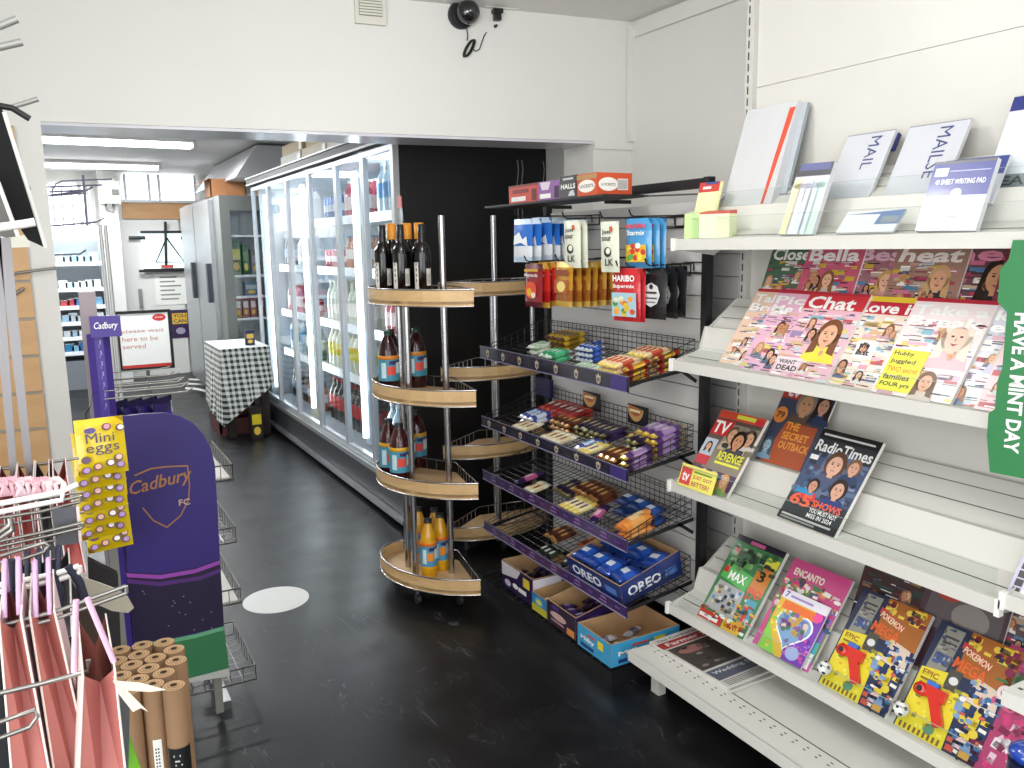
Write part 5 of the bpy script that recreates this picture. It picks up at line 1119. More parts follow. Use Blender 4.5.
mag((921, 404), 0.205, 0.28, 1, 0, g_tab('#dcdbe8', ('Take a', 'Break'), '#ffffff', 47, (0.8, 0.6, 0.15, '#eac8b4', '#d8c8b4', '#c8c4d8')), 'pale blue weekly magazine second from the right in the front row', th_=0.01, dx=0.014)
mag((973, 414), 0.205, 0.28, 1, 0, g_tab('#f0cdd2', ('Take a', 'Break'), '#ffffff', 53, None), 'pale pink weekly magazine at the right end of the front row', dx=0)
def g_back(bg, title, tcol, seed, face=None, sh=0.0):  # back row shade is put into the darker cover colours
    def f(q, w_, h_):
        q.rect(0, 0, w_, h_, bg, 0); bands(q, w_, h_, seed, 0.3, 0.85, 18, ('#b8a08c', '#a83a54', '#c8a83a', '#4a7a9c', '#c8708c', '#d8d2ca')); q.text(title, w_*0.06, h_*0.82, w_*0.88, h_*0.14, tcol, 9, 0.03, sh)
        if face: q.face(w_*face[0], h_*face[1], w_*face[2], face[3], face[4], 6, top=face[5])
    return f
mag((748, 345), 0.20, 0.285, 1, 1, g_back('#4a6a54', 'Closer', W, 61), 'celebrity magazine titled Closer at the left of the dim back row', tilt=69, dx=0.016)
mag((782, 348), 0.205, 0.285, 1, 1, g_back('#c85a74', 'Bella', W, 62, (0.5, 0.62, 0.1, sk, '#8a5a34', '#c8b8b0')), 'pink celebrity magazine titled Bella in the dim back row', tilt=68, dx=0.004)
mag((830, 350), 0.205, 0.285, 1, 1, g_back('#9c6a74', 'Best', '#e2b8c8', 63, (0.6, 0.62, 0.11, sk, '#c89a5a', '#c8908c')), 'celebrity magazine titled Best behind the Chat and Love it issues', tilt=69, dx=0.016)
mag((868, 352), 0.21, 0.285, 1, 1, g_back('#a07c6c', 'heat', '#efe6e0', 64, (0.7, 0.66, 0.13, '#d9a384', '#c8a070', '#2c3038'), 0.1), 'celebrity magazine titled heat with a blonde woman in the dim back row', tilt=68, dx=0.004)
mag((918, 356), 0.215, 0.29, 1, 1, g_back('#6c4450', 'hes', '#e08aa4', 65, (0.7, 0.68, 0.17, '#c9946e', '#241814', '#2c2430')), 'dark magazine with a black haired woman on the cover in the dim back row', tilt=68, dx=0.016)
mag((975, 360), 0.19, 0.285, 1, 1, g_back('#7a2c40', 'OK', W, 66), 'dark red magazine at the right end of the dim back row', tilt=69, dx=0.004)
# tier 3
def d_tvchoice(q, w_, h_):
    q.rect(0, 0, w_, h_, '#5c4a44', 0); q.rect(0, h_*0.9, w_, h_*0.1, '#c84a34', 1); q.rect(w_*0.4, h_*0.93, w_*0.4, h_*0.05, '#d8d84a', 2); q.rect(w_*0.82, h_*0.9, w_*0.15, h_*0.07, '#c82c3c', 2)
    q.rect(0, h_*0.68, w_*0.42, h_*0.2, '#c22a30', 2); q.text('TV', w_*0.03, h_*0.7, w_*0.34, h_*0.16, W, 9, 0.03)
    q.shape([(w_*0.1, 0), (w_, 0), (w_, h_*0.85), (w_*0.4, h_*0.85)], '#8a8070', 1); busy(q, w_, h_, 0.4, 0.3, 0.92, 0.84, 40, ('#7a7264', '#a09a8c', '#5c564c', '#3c3a38'), 43, 1, 0.1); busy(q, w_, h_, 0.02, 0.05, 0.7, 0.24, 40, ('#6a4a7a', '#c84a5c', '#3c5c8a', '#e0c8b8'), 44, 9, 0.06)
    q.face(w_*0.86, h_*0.72, w_*0.11, '#c99a78', '#1c1412', 2, False, '#c8c0b8', False); q.face(w_*0.5, h_*0.72, w_*0.11, '#c99a78', '#5c4a3a', 2, False, '#b8a890', False); q.face(w_*0.68, h_*0.66, w_*0.13, '#c08a68', '#140f0e', 7, False, '#4a4a54', False)
    q.text('REVENGE', w_*0.42, h_*0.39, w_*0.54, h_*0.11, '#e6e44a', 13, 0.03); q.rect(w_*0.42, h_*0.34, w_*0.54, h_*0.03, '#e6e44a', 13)
    q.rect(0, h_*0.4, w_*0.28, h_*0.22, '#b8c0cc', 9); q.face(w_*0.14, h_*0.52, w_*0.06, sk, '#2a1a14', 10, True, None); q.rect(0, h_*0.28, w_*0.28, h_*0.12, '#c2343c', 9); q.rect(0, h_*0.05, w_, h_*0.2, '#4a3458', 9); q.face(w_*0.8, h_*0.16, w_*0.09, sk, '#c89858', 10, True, '#7a9a5c')
mag((683, 483), 0.205, 0.285, 2, 0, d_tvchoice, 'listings magazine with a large red TV logo and three men, leftmost on its tier', th_=0.012)
def d_flash(q, w_, h_):
    q.rect(0, 0, w_, h_, '#ece06a', 0); q.rect(w_*0.03, h_*0.1, w_*0.3, h_*0.75, '#d84a4a', 1); q.text('tv', w_*0.08, h_*0.25, w_*0.2, h_*0.42, W, 2, 0.03); q.text('JUST GOT', w_*0.38, h_*0.42, w_*0.54, h_*0.2, '#b84a4a', 2, 0.02); q.text('BETTER!', w_*0.38, h_*0.14, w_*0.5, h_*0.2, '#b84a4a', 2, 0.02); q.rect(w_*0.38, h_*0.72, w_*0.5, h_*0.07, '#5a8a3a', 2)
tf = AX(677, 478, LX-0.005); q = MB(frame((LX-0.004, tf.y, LZ[2]+0.034), (0, -1, 0.0), (0.35, 0, 1))); q.box(0, 0.165, 0, 0.075, -0.0015, 0, '#e8dc5a'); d_flash(q, 0.165, 0.075)
tag(q.build('shelf_flash', None, (LX-0.004, tf.y, LZ[2]+0.034)), 'yellow JUST GOT BETTER! promotional card clipped on the shelf lip', 'sign')
def d_tv79(q, w_, h_):
    q.rect(0, 0, w_, h_, '#3c4258', 0); q.rect(0, h_*0.78, w_*0.45, h_*0.22, '#b83a34', 1); q.text('tv', w_*0.08, h_*0.8, w_*0.28, h_*0.14, W, 9, 0.03)
    q.face(w_*0.52, h_*0.74, w_*0.16, '#c0906c', '#8a7a6c', 2, False, '#5c4a40', False); q.face(w_*0.84, h_*0.76, w_*0.12, '#c09078', '#2a1c1c', 2, True, '#2c3c5c', False)
    q.oval(w_*0.13, h_*0.57, w_*0.13, h_*0.1, '#d8823a', 8); q.text('79', w_*0.05, h_*0.53, w_*0.16, h_*0.08, K, 10)
    q.shape([(w_*0.1, 0), (w_*0.9, 0), (w_*0.9, h_*0.5), (w_*0.3, h_*0.5)], '#a8502c', 6)
    for k, s_ in enumerate(('THE', 'SECRET', 'OUTBACK')): q.text(s_, w_*0.32, h_*(0.42-k*0.115), w_*[.26, .5, .58][k], h_*0.09, '#e89a3c', 10, 0.03)
    q.face(w_*0.12, h_*0.2, w_*0.09, '#9cb8c8', '#4a5a6c', 8, True, '#7a9ab0')
mag((755, 462), 0.205, 0.285, 2, 1, d_tv79, 'listings magazine with a bald man and an orange 79 circle in the back row', tilt=60)
def d_rt(q, w_, h_):
    q.rect(0, 0, w_, h_, '#2e3238', 0); q.rect(0, h_*0.9, w_, h_*0.1, '#17181a', 1); q.rect(w_*0.06, h_*0.935, w_*0.86, h_*0.02, '#c8c8c6', 2)
    q.shape([(0, h_*0.28), (w_, h_*0.28), (w_, h_*0.72), (0, h_*0.72)], '#3c4c6c', 1); q.shape([(w_*0.2, h_*0.3), (w_*0.9, h_*0.3), (w_*0.7, h_*0.8), (w_*0.3, h_*0.8)], '#5c6a84', 2)
    busy(q, w_, h_, 0.02, 0.3, 0.92, 0.72, 70, ('#3c5478', '#5c6c88', '#2c3448', '#7a88a0', '#4a3c54'), 42, 2, 0.08)
    q.text('RadioTimes', w_*0.03, h_*0.76, w_*0.94, h_*0.12, '#e6e6e4', 3, 0.02)
    q.face(w_*0.48, h_*0.66, w_*0.15, '#d8a890', '#5a3c2c', 5, False, '#4a5470', False); q.face(w_*0.78, h_*0.68, w_*0.10, '#d0a088', '#7a5a40', 5, False, '#2c3c5c', False)
    q.face(w_*0.32, h_*0.4, w_*0.085, '#c89078', '#241c20', 11, False, '#c83a4a', False); q.face(w_*0.72, h_*0.43, w_*0.12, '#d0a088', '#2a1c18', 11, False, '#283c74', False); q.rect(w_*0.08, h_*0.3, w_*0.3, h_*0.05, '#2c88b8', 12)
    q.text('65', w_*0.06, h_*0.17, w_*0.36, h_*0.13, '#e0603a', 17, 0.03); q.text('SHOWS', w_*0.45, h_*0.2, w_*0.48, h_*0.075, '#e0603a', 17, 0.03); q.text('YOU MUST NOT', w_*0.45, h_*0.145, w_*0.46, h_*0.045, W, 17); q.text('MISS IN 2024', w_*0.45, h_*0.09, w_*0.42, h_*0.045, W, 17); q.rect(0, 0, w_, h_*0.08, '#17181a', 14); q.rect(w_*0.05, h_*0.045, w_*0.85, h_*0.02, '#bcbcba', 15); q.rect(w_*0.05, h_*0.015, w_*0.6, h_*0.018, '#8c8c8a', 15); q.rect(w_*0.03, h_*0.66, w_*0.14, h_*0.05, '#e8e8e4', 12)
mag((777, 516), 0.205, 0.30, 2, 0, d_rt, 'listings magazine titled RadioTimes with 65 SHOWS in orange', th_=0.012, rot=-0.02)
def d_cross(q, w_, h_):
    q.rect(0, 0, w_, h_, '#b8b0c8', 0); q.rect(0, h_*0.78, w_, h_*0.22, '#7c5a9c', 1); q.text('CROSS', w_*0.06, h_*0.82, w_*0.6, h_*0.1, W, 3, 0.02)
    for i in range(8):
        for j in range(8): q.rect(w_*(0.04+i*0.11), h_*(0.06+j*0.085), w_*0.09, h_*0.07, '#f2f0ee' if (i*j+i) % 3 else '#2a2a30', 2)
mag((1003, 607), 0.19, 0.24, 2, 0, d_cross, 'purple crossword puzzle magazine at the right edge of the frame')
# tier 4
def d_lego(q, w_, h_):
    q.rect(0, 0, w_, h_, '#3f7a4a', 0); q.rect(0, h_*0.93, w_, h_*0.07, '#241c2c', 1); q.rect(w_*0.3, h_*0.94, w_*0.3, h_*0.04, '#c85a8c', 2); q.rect(w_*0.68, h_*0.78, w_*0.3, h_*0.1, '#d8d03a', 2)
    q.rect(w_*0.08, h_*0.77, w_*0.09, h_*0.08, '#c82c2c', 2); q.rect(w_*0.25, h_*0.76, w_*0.35, h_*0.09, '#2c5c34', 2); q.shape([(w_*0.05, h_*0.5), (w_*0.62, h_*0.44), (w_*0.66, h_*0.62), (w_*0.1, h_*0.68)], '#4fae52', 3); q.text('MAX', w_*0.2, h_*0.5, w_*0.36, h_*0.1, W, 5)
    q.rect(w_*0.07, h_*0.56, w_*0.09, h_*0.07, '#c82c2c', 5); q.rect(w_*0.66, h_*0.46, w_*0.3, h_*0.3, '#c87a2c', 3); q.text('3', w_*0.72, h_*0.6, w_*0.14, h_*0.12, '#1c1c1c', 5); q.text('PIO', w_*0.68, h_*0.42, w_*0.26, h_*0.1, '#d84a3c', 5)
    q.shape([(w_*0.05, h_*0.14), (w_*0.66, h_*0.1), (w_*0.64, h_*0.44), (w_*0.08, h_*0.46)], '#a8a8a8', 2)
    r = random.Random(9)
    for i in range(40): q.rect(w_*r.uniform(0.06, 0.56), h_*r.uniform(0.14, 0.4), w_*0.07, h_*0.04, r.choice(('#6c7c7c', '#c8ccd0', '#8a7a5a', '#5a8ab0', '#3a3c44', '#d8c89a')), 4+i % 3)
    busy(q, w_, h_, 0.02, 0.66, 0.9, 0.9, 50, ('#2c5c34', '#5c9a4a', '#1c2c1c', '#8aa87a', '#3a3c30'), 31, 1, 0.09); busy(q, w_, h_, 0.64, 0.1, 0.92, 0.4, 30, ('#c83c34', '#d8a03a', '#2c3c5c', '#c8c8cc', '#8a4a2c'), 32, 3, 0.07); busy(q, w_, h_, 0.02, 0.02, 0.9, 0.12, 26, ('#c8342c', '#e8b84a', '#f0f0f0', '#8a2c1c'), 33, 4, 0.05)
    q.rect(w_*0.74, h_*0.2, w_*0.2, h_*0.2, '#4a9ab0', 3); q.rect(0, 0, w_*0.5, h_*0.1, '#c8342c', 3); q.rect(w_*0.52, 0, w_*0.36, h_*0.12, '#e0b02c', 3); q.text('GIANT', w_*0.55, h_*0.03, w_*0.28, h_*0.06, '#8a2c1c', 5); q.rect(w_*0.02, h_*0.02, w_*0.4, h_*0.04, W, 4)
mag((697, 622), 0.21, 0.31, 3, 0, d_lego, 'green brick toy comic with bagged bricks, leftmost on the low tier', th_=0.014)
def d_enc(q, w_, h_):
    q.rect(0, 0, w_, h_, '#c84a84', 0); q.rect(0, 0, w_, h_*0.16, '#c85a9c', 1); q.shape([(w_*0.1, h_*0.1), (w_, h_*0.1), (w_, h_*0.5), (w_*0.5, h_*0.74), (0, h_*0.7)], '#6a8a4a', 1)
    q.text('ENCANTO', w_*0.1, h_*0.83, w_*0.52, h_*0.08, '#e8e4d0', 5, 0.03); r = random.Random(4)
    for i in range(26): q.oval(w_*r.uniform(0.05, 0.98), h_*r.uniform(0.45, 0.78), w_*0.04, h_*0.025, r.choice(('#e8d8e4', '#f0e8c8', '#c83a7a', '#8ab05a', '#2c2430')), 2+i % 3, 8)
    busy(q, w_, h_, 0.0, 0.4, 0.95, 0.8, 110, ('#d8b8c8', '#e8d8a8', '#5a3a54', '#4a7a4a', '#c83a7a', '#3a5a7a', '#d88a4a', '#f0e8e0'), 34, 2, 0.07)
    q.rect(w_*0.6, h_*0.3, w_*0.38, h_*0.36, '#8a6ab0', 2); q.shape([(w_*0.62, h_*0.1), (w_*0.98, h_*0.1), (w_*0.96, h_*0.3), (w_*0.66, h_*0.3)], '#5ab0c0', 4); q.rect(w_*0.86, h_*0.02, w_*0.1, h_*0.16, '#f0eef0', 5)
def d_heart(q, w_, h_):
    q.rect(0, 0, w_, h_, '#e0b43a', 0); q.shape([(w_*0.55, 0), (w_, 0), (w_, h_), (w_*0.9, h_), (w_*0.5, h_*0.4)], '#7a3cae', 1); q.shape([(0, h_*0.85), (w_, h_*0.85), (w_, h_), (0, h_)], '#e8e4ee', 2); q.shape([(0, 0), (w_*0.4, 0), (0, h_*0.45)], '#8aca4a', 1); q.rect(w_*0.1, h_*0.7, w_*0.8, h_*0.13, '#e8702c', 2)
    q.text('7', w_*0.06, h_*0.87, w_*0.08, h_*0.1, '#6a2ca0', 5); q.rect(w_*0.18, h_*0.9, w_*0.5, h_*0.035, '#a88ac8', 4)
    pts = [(w_*(0.5+0.4*math.sin(t_)**3), h_*(0.46+0.021*(13*math.cos(t_)-5*math.cos(2*t_)-2*math.cos(3*t_)-math.cos(4*t_)))) for t_ in [i*2*PI/28 for i in range(28)]]
    q.shape(pts, '#f0f0f4', 4); q.shape([(w_*0.5+(x-w_*0.5)*0.9, h_*0.47+(y-h_*0.47)*0.9) for x, y in pts], '#7aa0c8', 5); r = random.Random(5)
    busy(q, w_, h_, 0.5, 0.05, 0.95, 0.4, 40, ('#8a5ac8', '#5a2c8c', '#b88ae0', '#e84a9c'), 40, 2, 0.06); busy(q, w_, h_, 0.02, 0.05, 0.25, 0.7, 24, ('#e8d84a', '#e0a03a', '#8aca4a'), 41, 2, 0.06)
    for i in range(48): q.oval(w_*r.uniform(0.25, 0.75), h_*r.uniform(0.4, 0.68), w_*0.05, h_*0.04, r.choice(('#c89a4a', '#8a5a9c', '#5a7ab0', '#d8c8b8', '#4a7a5a')), 6+i % 3, 9)
    q.oval(w_*0.88, h_*0.78, w_*0.09, h_*0.07, '#e84a9c', 6); q.oval(w_*0.72, h_*0.14, w_*0.14, h_*0.1, '#a8b8e8', 6)
t, M = mag((752, 643), 0.22, 0.30, 3, 0, d_enc, 'pink flowery comic titled ENCANTO behind the heart gift pack', th_=0.010, dx=0.014)
mag((757, 643), 0.17, 0.20, 3, 0, d_heart, 'orange and purple gift pack with a big white edged heart', th_=0.005, name='gift_pack', cat='gift pack', dz=0.008)
def d_toy(q, w_, h_):
    q.rect(0, 0, w_, h_, '#27304c', 0); q.rect(w_*0.4, h_*0.62, w_*0.6, h_*0.38, '#a8642c', 1); q.shape([(w_*0.62, h_*0.28), (w_, h_*0.22), (w_, h_*0.6), (w_*0.62, h_*0.62)], '#22345c', 2); q.shape([(w_*0.62, h_*0.45), (w_*0.98, h_*0.42), (w_*0.95, h_*0.62), (w_*0.66, h_*0.66)], '#d8c4b4', 3)
    q.shape([(w_*0.36, h_*0.9), (w_*0.74, h_*0.8), (w_*0.74, h_*0.74), (w_*0.36, h_*0.84)], '#c8343c', 3); q.text('POKEMON', w_*0.38, h_*0.81, w_*0.36, h_*0.06, '#f0d8b0', 7, 0.03, rot=-0.25); q.text('MEGA', w_*0.34, h_*0.66, w_*0.4, h_*0.1, '#e0642c', 7, 0.03, rot=-0.1)
    q.oval(w_*0.82, h_*0.32, w_*0.045, h_*0.13, '#d8c03a', 5); q.oval(w_*0.6, h_*0.4, w_*0.05, h_*0.09, '#7a98c0', 5); q.oval(w_*0.78, h_*0.12, w_*0.07, h_*0.05, '#e0b8b8', 5)
    q.shape([(w_*0.06, h_*0.55), (w_*0.3, h_*0.6), (w_*0.33, h_*0.97), (w_*0.1, h_*0.97)], '#8c8a80', 3); q.rect(w_*0.1, h_*0.63, w_*0.2, h_*0.1, '#4a5c8a', 4); q.rect(w_*0.12, h_*0.82, w_*0.18, h_*0.02, '#3c3c3a', 4); q.rect(w_*0.12, h_*0.87, w_*0.18, h_*0.02, '#3c3c3a', 4)
    q.shape([(w_*0.02, h_*0.0), (w_*0.62, h_*0.0), (w_*0.58, h_*0.44), (w_*0.36, h_*0.6), (w_*0.02, h_*0.56)], '#dfce32', 4); q.text('EPIC', w_*0.06, h_*0.5, w_*0.2, h_*0.05, '#8a4a1c', 6); q.rect(w_*0.06, h_*0.46, w_*0.2, h_*0.02, '#8a6a1c', 6)
    q.shape([(w_*0.34, h_*0.46), (w_*0.5, h_*0.46), (w_*0.5, h_*0.64), (w_*0.34, h_*0.64)], '#4c4a44', 5); q.oval(w_*0.43, h_*0.55, w_*0.055, h_*0.035, '#d8d8d8', 6)
    for i in range(9): q.rect(w_*(0.06+i*0.06), h_*0.01, w_*0.03, h_*0.05, '#7a5a2c', 6)
    busy(q, w_, h_, 0.6, 0.02, 0.94, 0.6, 80, ('#1c2c5c', '#e8e4dc', '#3a6a9c', '#141c34', '#d8c03a', '#7a98c0', '#c85a4a'), 35, 4, 0.07); busy(q, w_, h_, 0.36, 0.84, 0.94, 0.97, 24, ('#7a2c2c', '#e8c84a', '#2c2c44'), 36, 2, 0.07); busy(q, w_, h_, 0.06, 0.06, 0.55, 0.5, 40, ('#c8b82c', '#e8dc5a', '#8a8a3a', '#d8a82c'), 37, 5, 0.05); busy(q, w_, h_, 0.08, 0.62, 0.3, 0.95, 26, ('#5c5a54', '#a8a498', '#3c4a6a'), 38, 5, 0.04)
    q.rect(w_*0.64, h_*0.02, w_*0.1, h_*0.05, '#c8503c', 6); q.rect(w_*0.8, h_*0.02, w_*0.12, h_*0.06, '#c89a4a', 6); q.oval(w_*0.4, h_*0.1, w_*0.07, h_*0.045, '#5a8a6c', 6)
def toy(M, w_, h_, t, label):
    g = thing('toy_set', label, 'toy', t.location+Vector((0, -0.05, 0.05)))
    r_ = mat('#d02c20', 0.25, coat=0.6)
    q = MB(M @ Matrix.Translation((0, 0, 0.004))); q.box(w_*0.12, w_*0.46, h_*0.33, h_*0.43, 0, 0.014, r_); q.hexa([(w_*0.28, h_*0.33, 0), (w_*0.4, h_*0.36, 0), (w_*0.56, h_*0.17, 0), (w_*0.46, h_*0.13, 0), (w_*0.28, h_*0.33, 0.012), (w_*0.4, h_*0.36, 0.012), (w_*0.56, h_*0.17, 0.012), (w_*0.46, h_*0.13, 0.012)], r_)
    q.M = M @ T(w_*0.16, h_*0.37, 0.004); q.lathe([(0.016, 0), (0.016, 0.018), (0.008, 0.019)], r_); q.lathe([(0.008, 0.019), (0.007, 0.021)], '#2a2a2a'); q.build('toy_body', g)
    q = MB(M @ Matrix.Translation((0, 0, 0.006))); q.box(w_*0.2, w_*0.34, h_*0.43, h_*0.47, 0, 0.01, '#3c6cc0'); q.build('blue_slider', g)
    q = MB(M); c = (w_*0.07, h_*0.14, 0.022); q.ell(c, 0.02, 0.02, 0.019, mat('#e9e9e6', 0.3), 16, 10)
    for a_ in (0.3, 1.5, 2.8, 4.1, 5.3): q.ell((c[0]+0.0145*math.cos(a_), c[1]+0.0145*math.sin(a_), c[2]+0.007), 0.006, 0.006, 0.006, '#1c1c1e', 8, 6)
    q.ell((c[0], c[1], c[2]+0.0155), 0.0065, 0.0065, 0.004, '#1c1c1e', 8, 6); q.build('mini_football', g)
t, M = mag((818, 678), 0.215, 0.30, 3, 0, d_toy, 'navy and yellow comic with a red toy attached, beside the pink flowery comic', th_=0.014)
toy(M, 0.215, 0.30, t, 'red toy launcher and mini football on the comic beside the pink flowery one')
t, M = mag((893, 722), 0.215, 0.30, 3, 0, d_toy, 'navy and yellow comic with a red toy attached, nearer the right edge', th_=0.014)
toy(M, 0.215, 0.30, t, 'red toy launcher and mini football on the comic nearer the right edge')
def d_pinkc(q, w_, h_):
    q.rect(0, 0, w_, h_, '#a83c68', 0); r = random.Random(8); q.rect(w_*0.1, h_*0.55, w_*0.6, h_*0.25, '#6c6a5c', 1); q.rect(w_*0.05, h_*0.5, w_*0.25, h_*0.12, '#3c7a4a', 2)
    busy(q, w_, h_, 0.0, 0.5, 0.9, 0.95, 60, ('#8a2c54', '#c85a84', '#5c4a4c', '#3c7a4a', '#d8a8b8'), 39, 1, 0.08)
    for i in range(60): q.rect(w_*r.uniform(0.2, 0.9), h_*r.uniform(0.0, 0.45), w_*0.12, h_*0.05, r.choice(('#d8b8c8', '#c83c74', '#7a2448', '#e0d8dc')), 2+i % 3, r.uniform(0, 3))
    q.oval(w_*0.16, h_*0.62, w_*0.09, h_*0.06, '#e8d8dc', 5); q.oval(w_*0.16, h_*0.62, w_*0.05, h_*0.035, '#c83c5c', 6)
mag((958, 765), 0.21, 0.31, 3, 0, d_pinkc, 'pink comic with silver gift strips at the lower right', th_=0.012)
def d_nin(q, w_, h_): q.rect(0, 0, w_, h_, '#3c2428', 0); q.rect(w_*0.08, h_*0.84, w_*0.14, h_*0.1, '#b82c2c', 1); q.text('NINJAGO', w_*0.26, h_*0.82, w_*0.66, h_*0.09, '#c8b8b0', 5, 0.02); q.rect(0, h_*0.95, w_, h_*0.05, '#7a3c34', 1); bands(q, w_, h_, 71, 0.2, 0.8, 14, ('#5c2c2c', '#8a6a4a', '#2c3c34', '#1c1c22'))
def d_word(q, w_, h_): q.rect(0, 0, w_, h_, '#4c3440', 0); q.text('WORDSEARCH', w_*0.04, h_*0.84, w_*0.92, h_*0.1, '#b8a87a', 5, 0.02); q.shape([(w_*0.05, h_*0.4), (w_*0.95, h_*0.4), (w_*0.95, h_*0.78), (w_*0.1, h_*0.78)], '#5c5458', 1); q.oval(w_*0.6, h_*0.58, w_*0.22, h_*0.13, '#8a8480', 2); q.oval(w_*0.3, h_*0.72, w_*0.14, h_*0.05, '#a83c34', 3)
mag((846, 618), 0.215, 0.29, 3, 1, d_nin, 'dark red brick toy comic titled NINJAGO in the shaded back row', tilt=69, dx=0.014)
mag((905, 640), 0.23, 0.29, 3, 1, d_word, 'dark WORDSEARCH puzzle magazine in the shaded back row', tilt=69, dx=0)
mag((970, 655), 0.21, 0.29, 3, 1, g_back('#5c4a4c', 'PUZZLE', '#b8964a', 77), 'puzzle magazine at the right end of the shaded back row', tilt=69, dx=0.014)
mag((795, 590), 0.20, 0.28, 3, 1, lambda q, w_, h_: (q.rect(0, 0, w_, h_, '#2f4a34', 0), q.rect(0, h_*.9, w_, h_*.1, '#1c2a20', 1)), 'dark green comic behind the leftmost toy comic', tilt=69, dx=0.004) if False else None
# newspapers on the base deck
def d_news(q, w_, h_):
    q.rect(0, 0, w_, h_, '#cfccc6', 0); q.text('The Cumberland', w_*0.05, h_*0.93, w_*0.7, h_*0.035, '#3c3c3c', 3); q.rect(0, h_*0.8, w_, h_*0.11, '#a83c3c', 2); q.text('Farmer XL', w_*0.1, h_*0.825, w_*0.75, h_*0.06, '#e6e0dc', 4, 0.02)
    q.rect(w_*0.03, h_*0.32, w_*0.94, h_*0.46, '#4a443f', 2); q.oval(w_*0.3, h_*0.68, w_*0.2, h_*0.06, '#9c6a64', 3); r = random.Random(3)
    for i in range(14): q.oval(w_*r.uniform(0.1, 0.9), h_*r.uniform(0.38, 0.74), w_*0.05, h_*0.02, r.choice(('#6c6460', '#8a847e', '#38322f')), 3+i % 2, 8)
    q.rect(w_*0.03, h_*0.12, w_*0.94, h_*0.17, '#5c6070', 2); q.text('Wedding Day', w_*0.08, h_*0.2, w_*0.7, h_*0.06, '#d8d8dc', 4)
    for k in range(4): q.rect(w_*0.05, h_*(0.02+k*0.022), w_*0.88, h_*0.01, '#77756f', 3)
P1 = Vector((1.735, 2.07, DKZ)); 
for k, (lab, dy, rr) in enumerate((('lower newspaper of the pair lying on the white base shelf', 0.0, 0.0), ('newspaper with red masthead band lying on the white base shelf', -0.012, 0.05))):
    z = DKZ+0.002+k*0.007; M = Matrix.Translation((1.70+k*0.006, 1.735-dy, z+0.006)) @ Matrix.Rotation(rr*0.6+0.02, 4, 'Z')
    t = thing('newspaper', lab, 'newspaper', (1.85, 1.9, z)); MB(M).box(0, 0.29, 0, 0.36, -0.006, 0, mat('#cfccc6', 0.8)).build('pages', t)
    q = MB(M); d_news(q, 0.29, 0.36); q.build('front_page', t)

# green promotional sign clipped across the shelves
gs = thing('promotional_sign', 'green sign reading HAVE A MINT DAY hanging down the shelf edges at the right', 'sign', (1.74, 1.0, 1.2))
a1 = AX(1003, 475, 1.765); a0_ = AX(1003, 245, 1.765); zt2 = a0_.z+0.01; zb2 = a1.z
GM = frame((1.765, 1.045, zb2), (0.15, -1, 0), (0, 0, 1)); H3 = zt2-zb2; gg = mat('#2f7a48', 0.35)
q = MB(GM)
out = [(0.012, 0), (0.2, 0), (0.2, H3), (0.02, H3), (0.015, H3-0.04), (0.0, H3-0.06), (0.0, H3-0.13), (0.02, H3-0.15), (0.02, H3-0.27), (0.012, H3-0.3), (0.012, H3-0.36), (0.0, 0.13), (0.0, 0.08)]
n = len(out); q.add([(x, y, z) for z in (0, 0.003) for x, y in out], [list(range(n))[::-1], list(range(n, 2*n))]+[(k, (k+1) % n, n+(k+1) % n, n+k) for k in range(n)], gg); q.build('board', gs)
q = MB(GM @ Matrix.Translation((0.048, H3*0.70, 0.0032)) @ Matrix.Rotation(-PI/2, 4, 'Z')); q.text('HAVE A MINT DAY', 0, -0.012, 0.30, 0.030, W, 2, 0.03); q.build('lettering', gs)

# stationery on the top tier
def leaf(px, py, x, w_, h_, tilt, label, deco, name, cat, th_=0.004, rot=0.0, z=None, base='#cfd0d4'):
    p = AX(px, py, x); z = p.z if z is None else z; o = Vector((x, p.y, z)); tl = math.radians(tilt); u = Vector((0, -1, 0)); v = Vector((math.cos(tl), 0, math.sin(tl)))
    M = frame(o, u*math.cos(rot)+v*math.sin(rot), v*math.cos(rot)-u*math.sin(rot)); t = thing(name, label, cat, o)
    MB(M).box(0, w_, 0, h_, -th_, -0.0002, mat(base, 0.45)).build('paper_block', t); q = MB(M); deco(q, w_, h_); q.build('printed_face', t); return t, M
zs0 = LZ[0]
bk = mat('#e4e5e8', 0.35)
def s_big(q, w_, h_): q.rect(0, 0, w_, h_, '#cfd0d3', 0); q.shape([(w_*0.80, h_*0.0), (w_*0.85, h_*0.0), (w_*0.99, h_*0.94), (w_*0.88, h_*0.94), (w_*0.83, h_*0.45)], '#d9543a', 2); q.text('Guaranteed delivery', w_*0.0, 0, 0.001, 0.001, '#d9543a', 1); q.rect(w_*0.18, h_*0.2, w_*0.35, h_*0.002+0.001, '#c9cacd', 2); q.rect(w_*0.18, h_*0.75, w_*0.35, 0.001, '#c9cacd', 2); q.rect(w_*0.18, h_*0.2, 0.001, h_*0.55, '#c9cacd', 2); q.rect(w_*0.53, h_*0.2, 0.001, h_*0.55, '#c9cacd', 2)
leaf(722, 214, 1.95, 0.21, 0.325, 72, 'tall stack of white postal envelopes with an orange red stripe', s_big, 'postal_envelope', 'envelope', 0.030, 0.0, zs0+0.137)
leaf(735, 214, 1.985, 0.21, 0.30, 74, 'grey postal envelopes standing behind the orange striped stack', lambda q, w_, h_: (q.rect(0, 0, w_, h_, '#b4bac0', 0)), 'postal_envelope', 'envelope', 0.012, 0.0, zs0+0.15, '#9aa2aa')
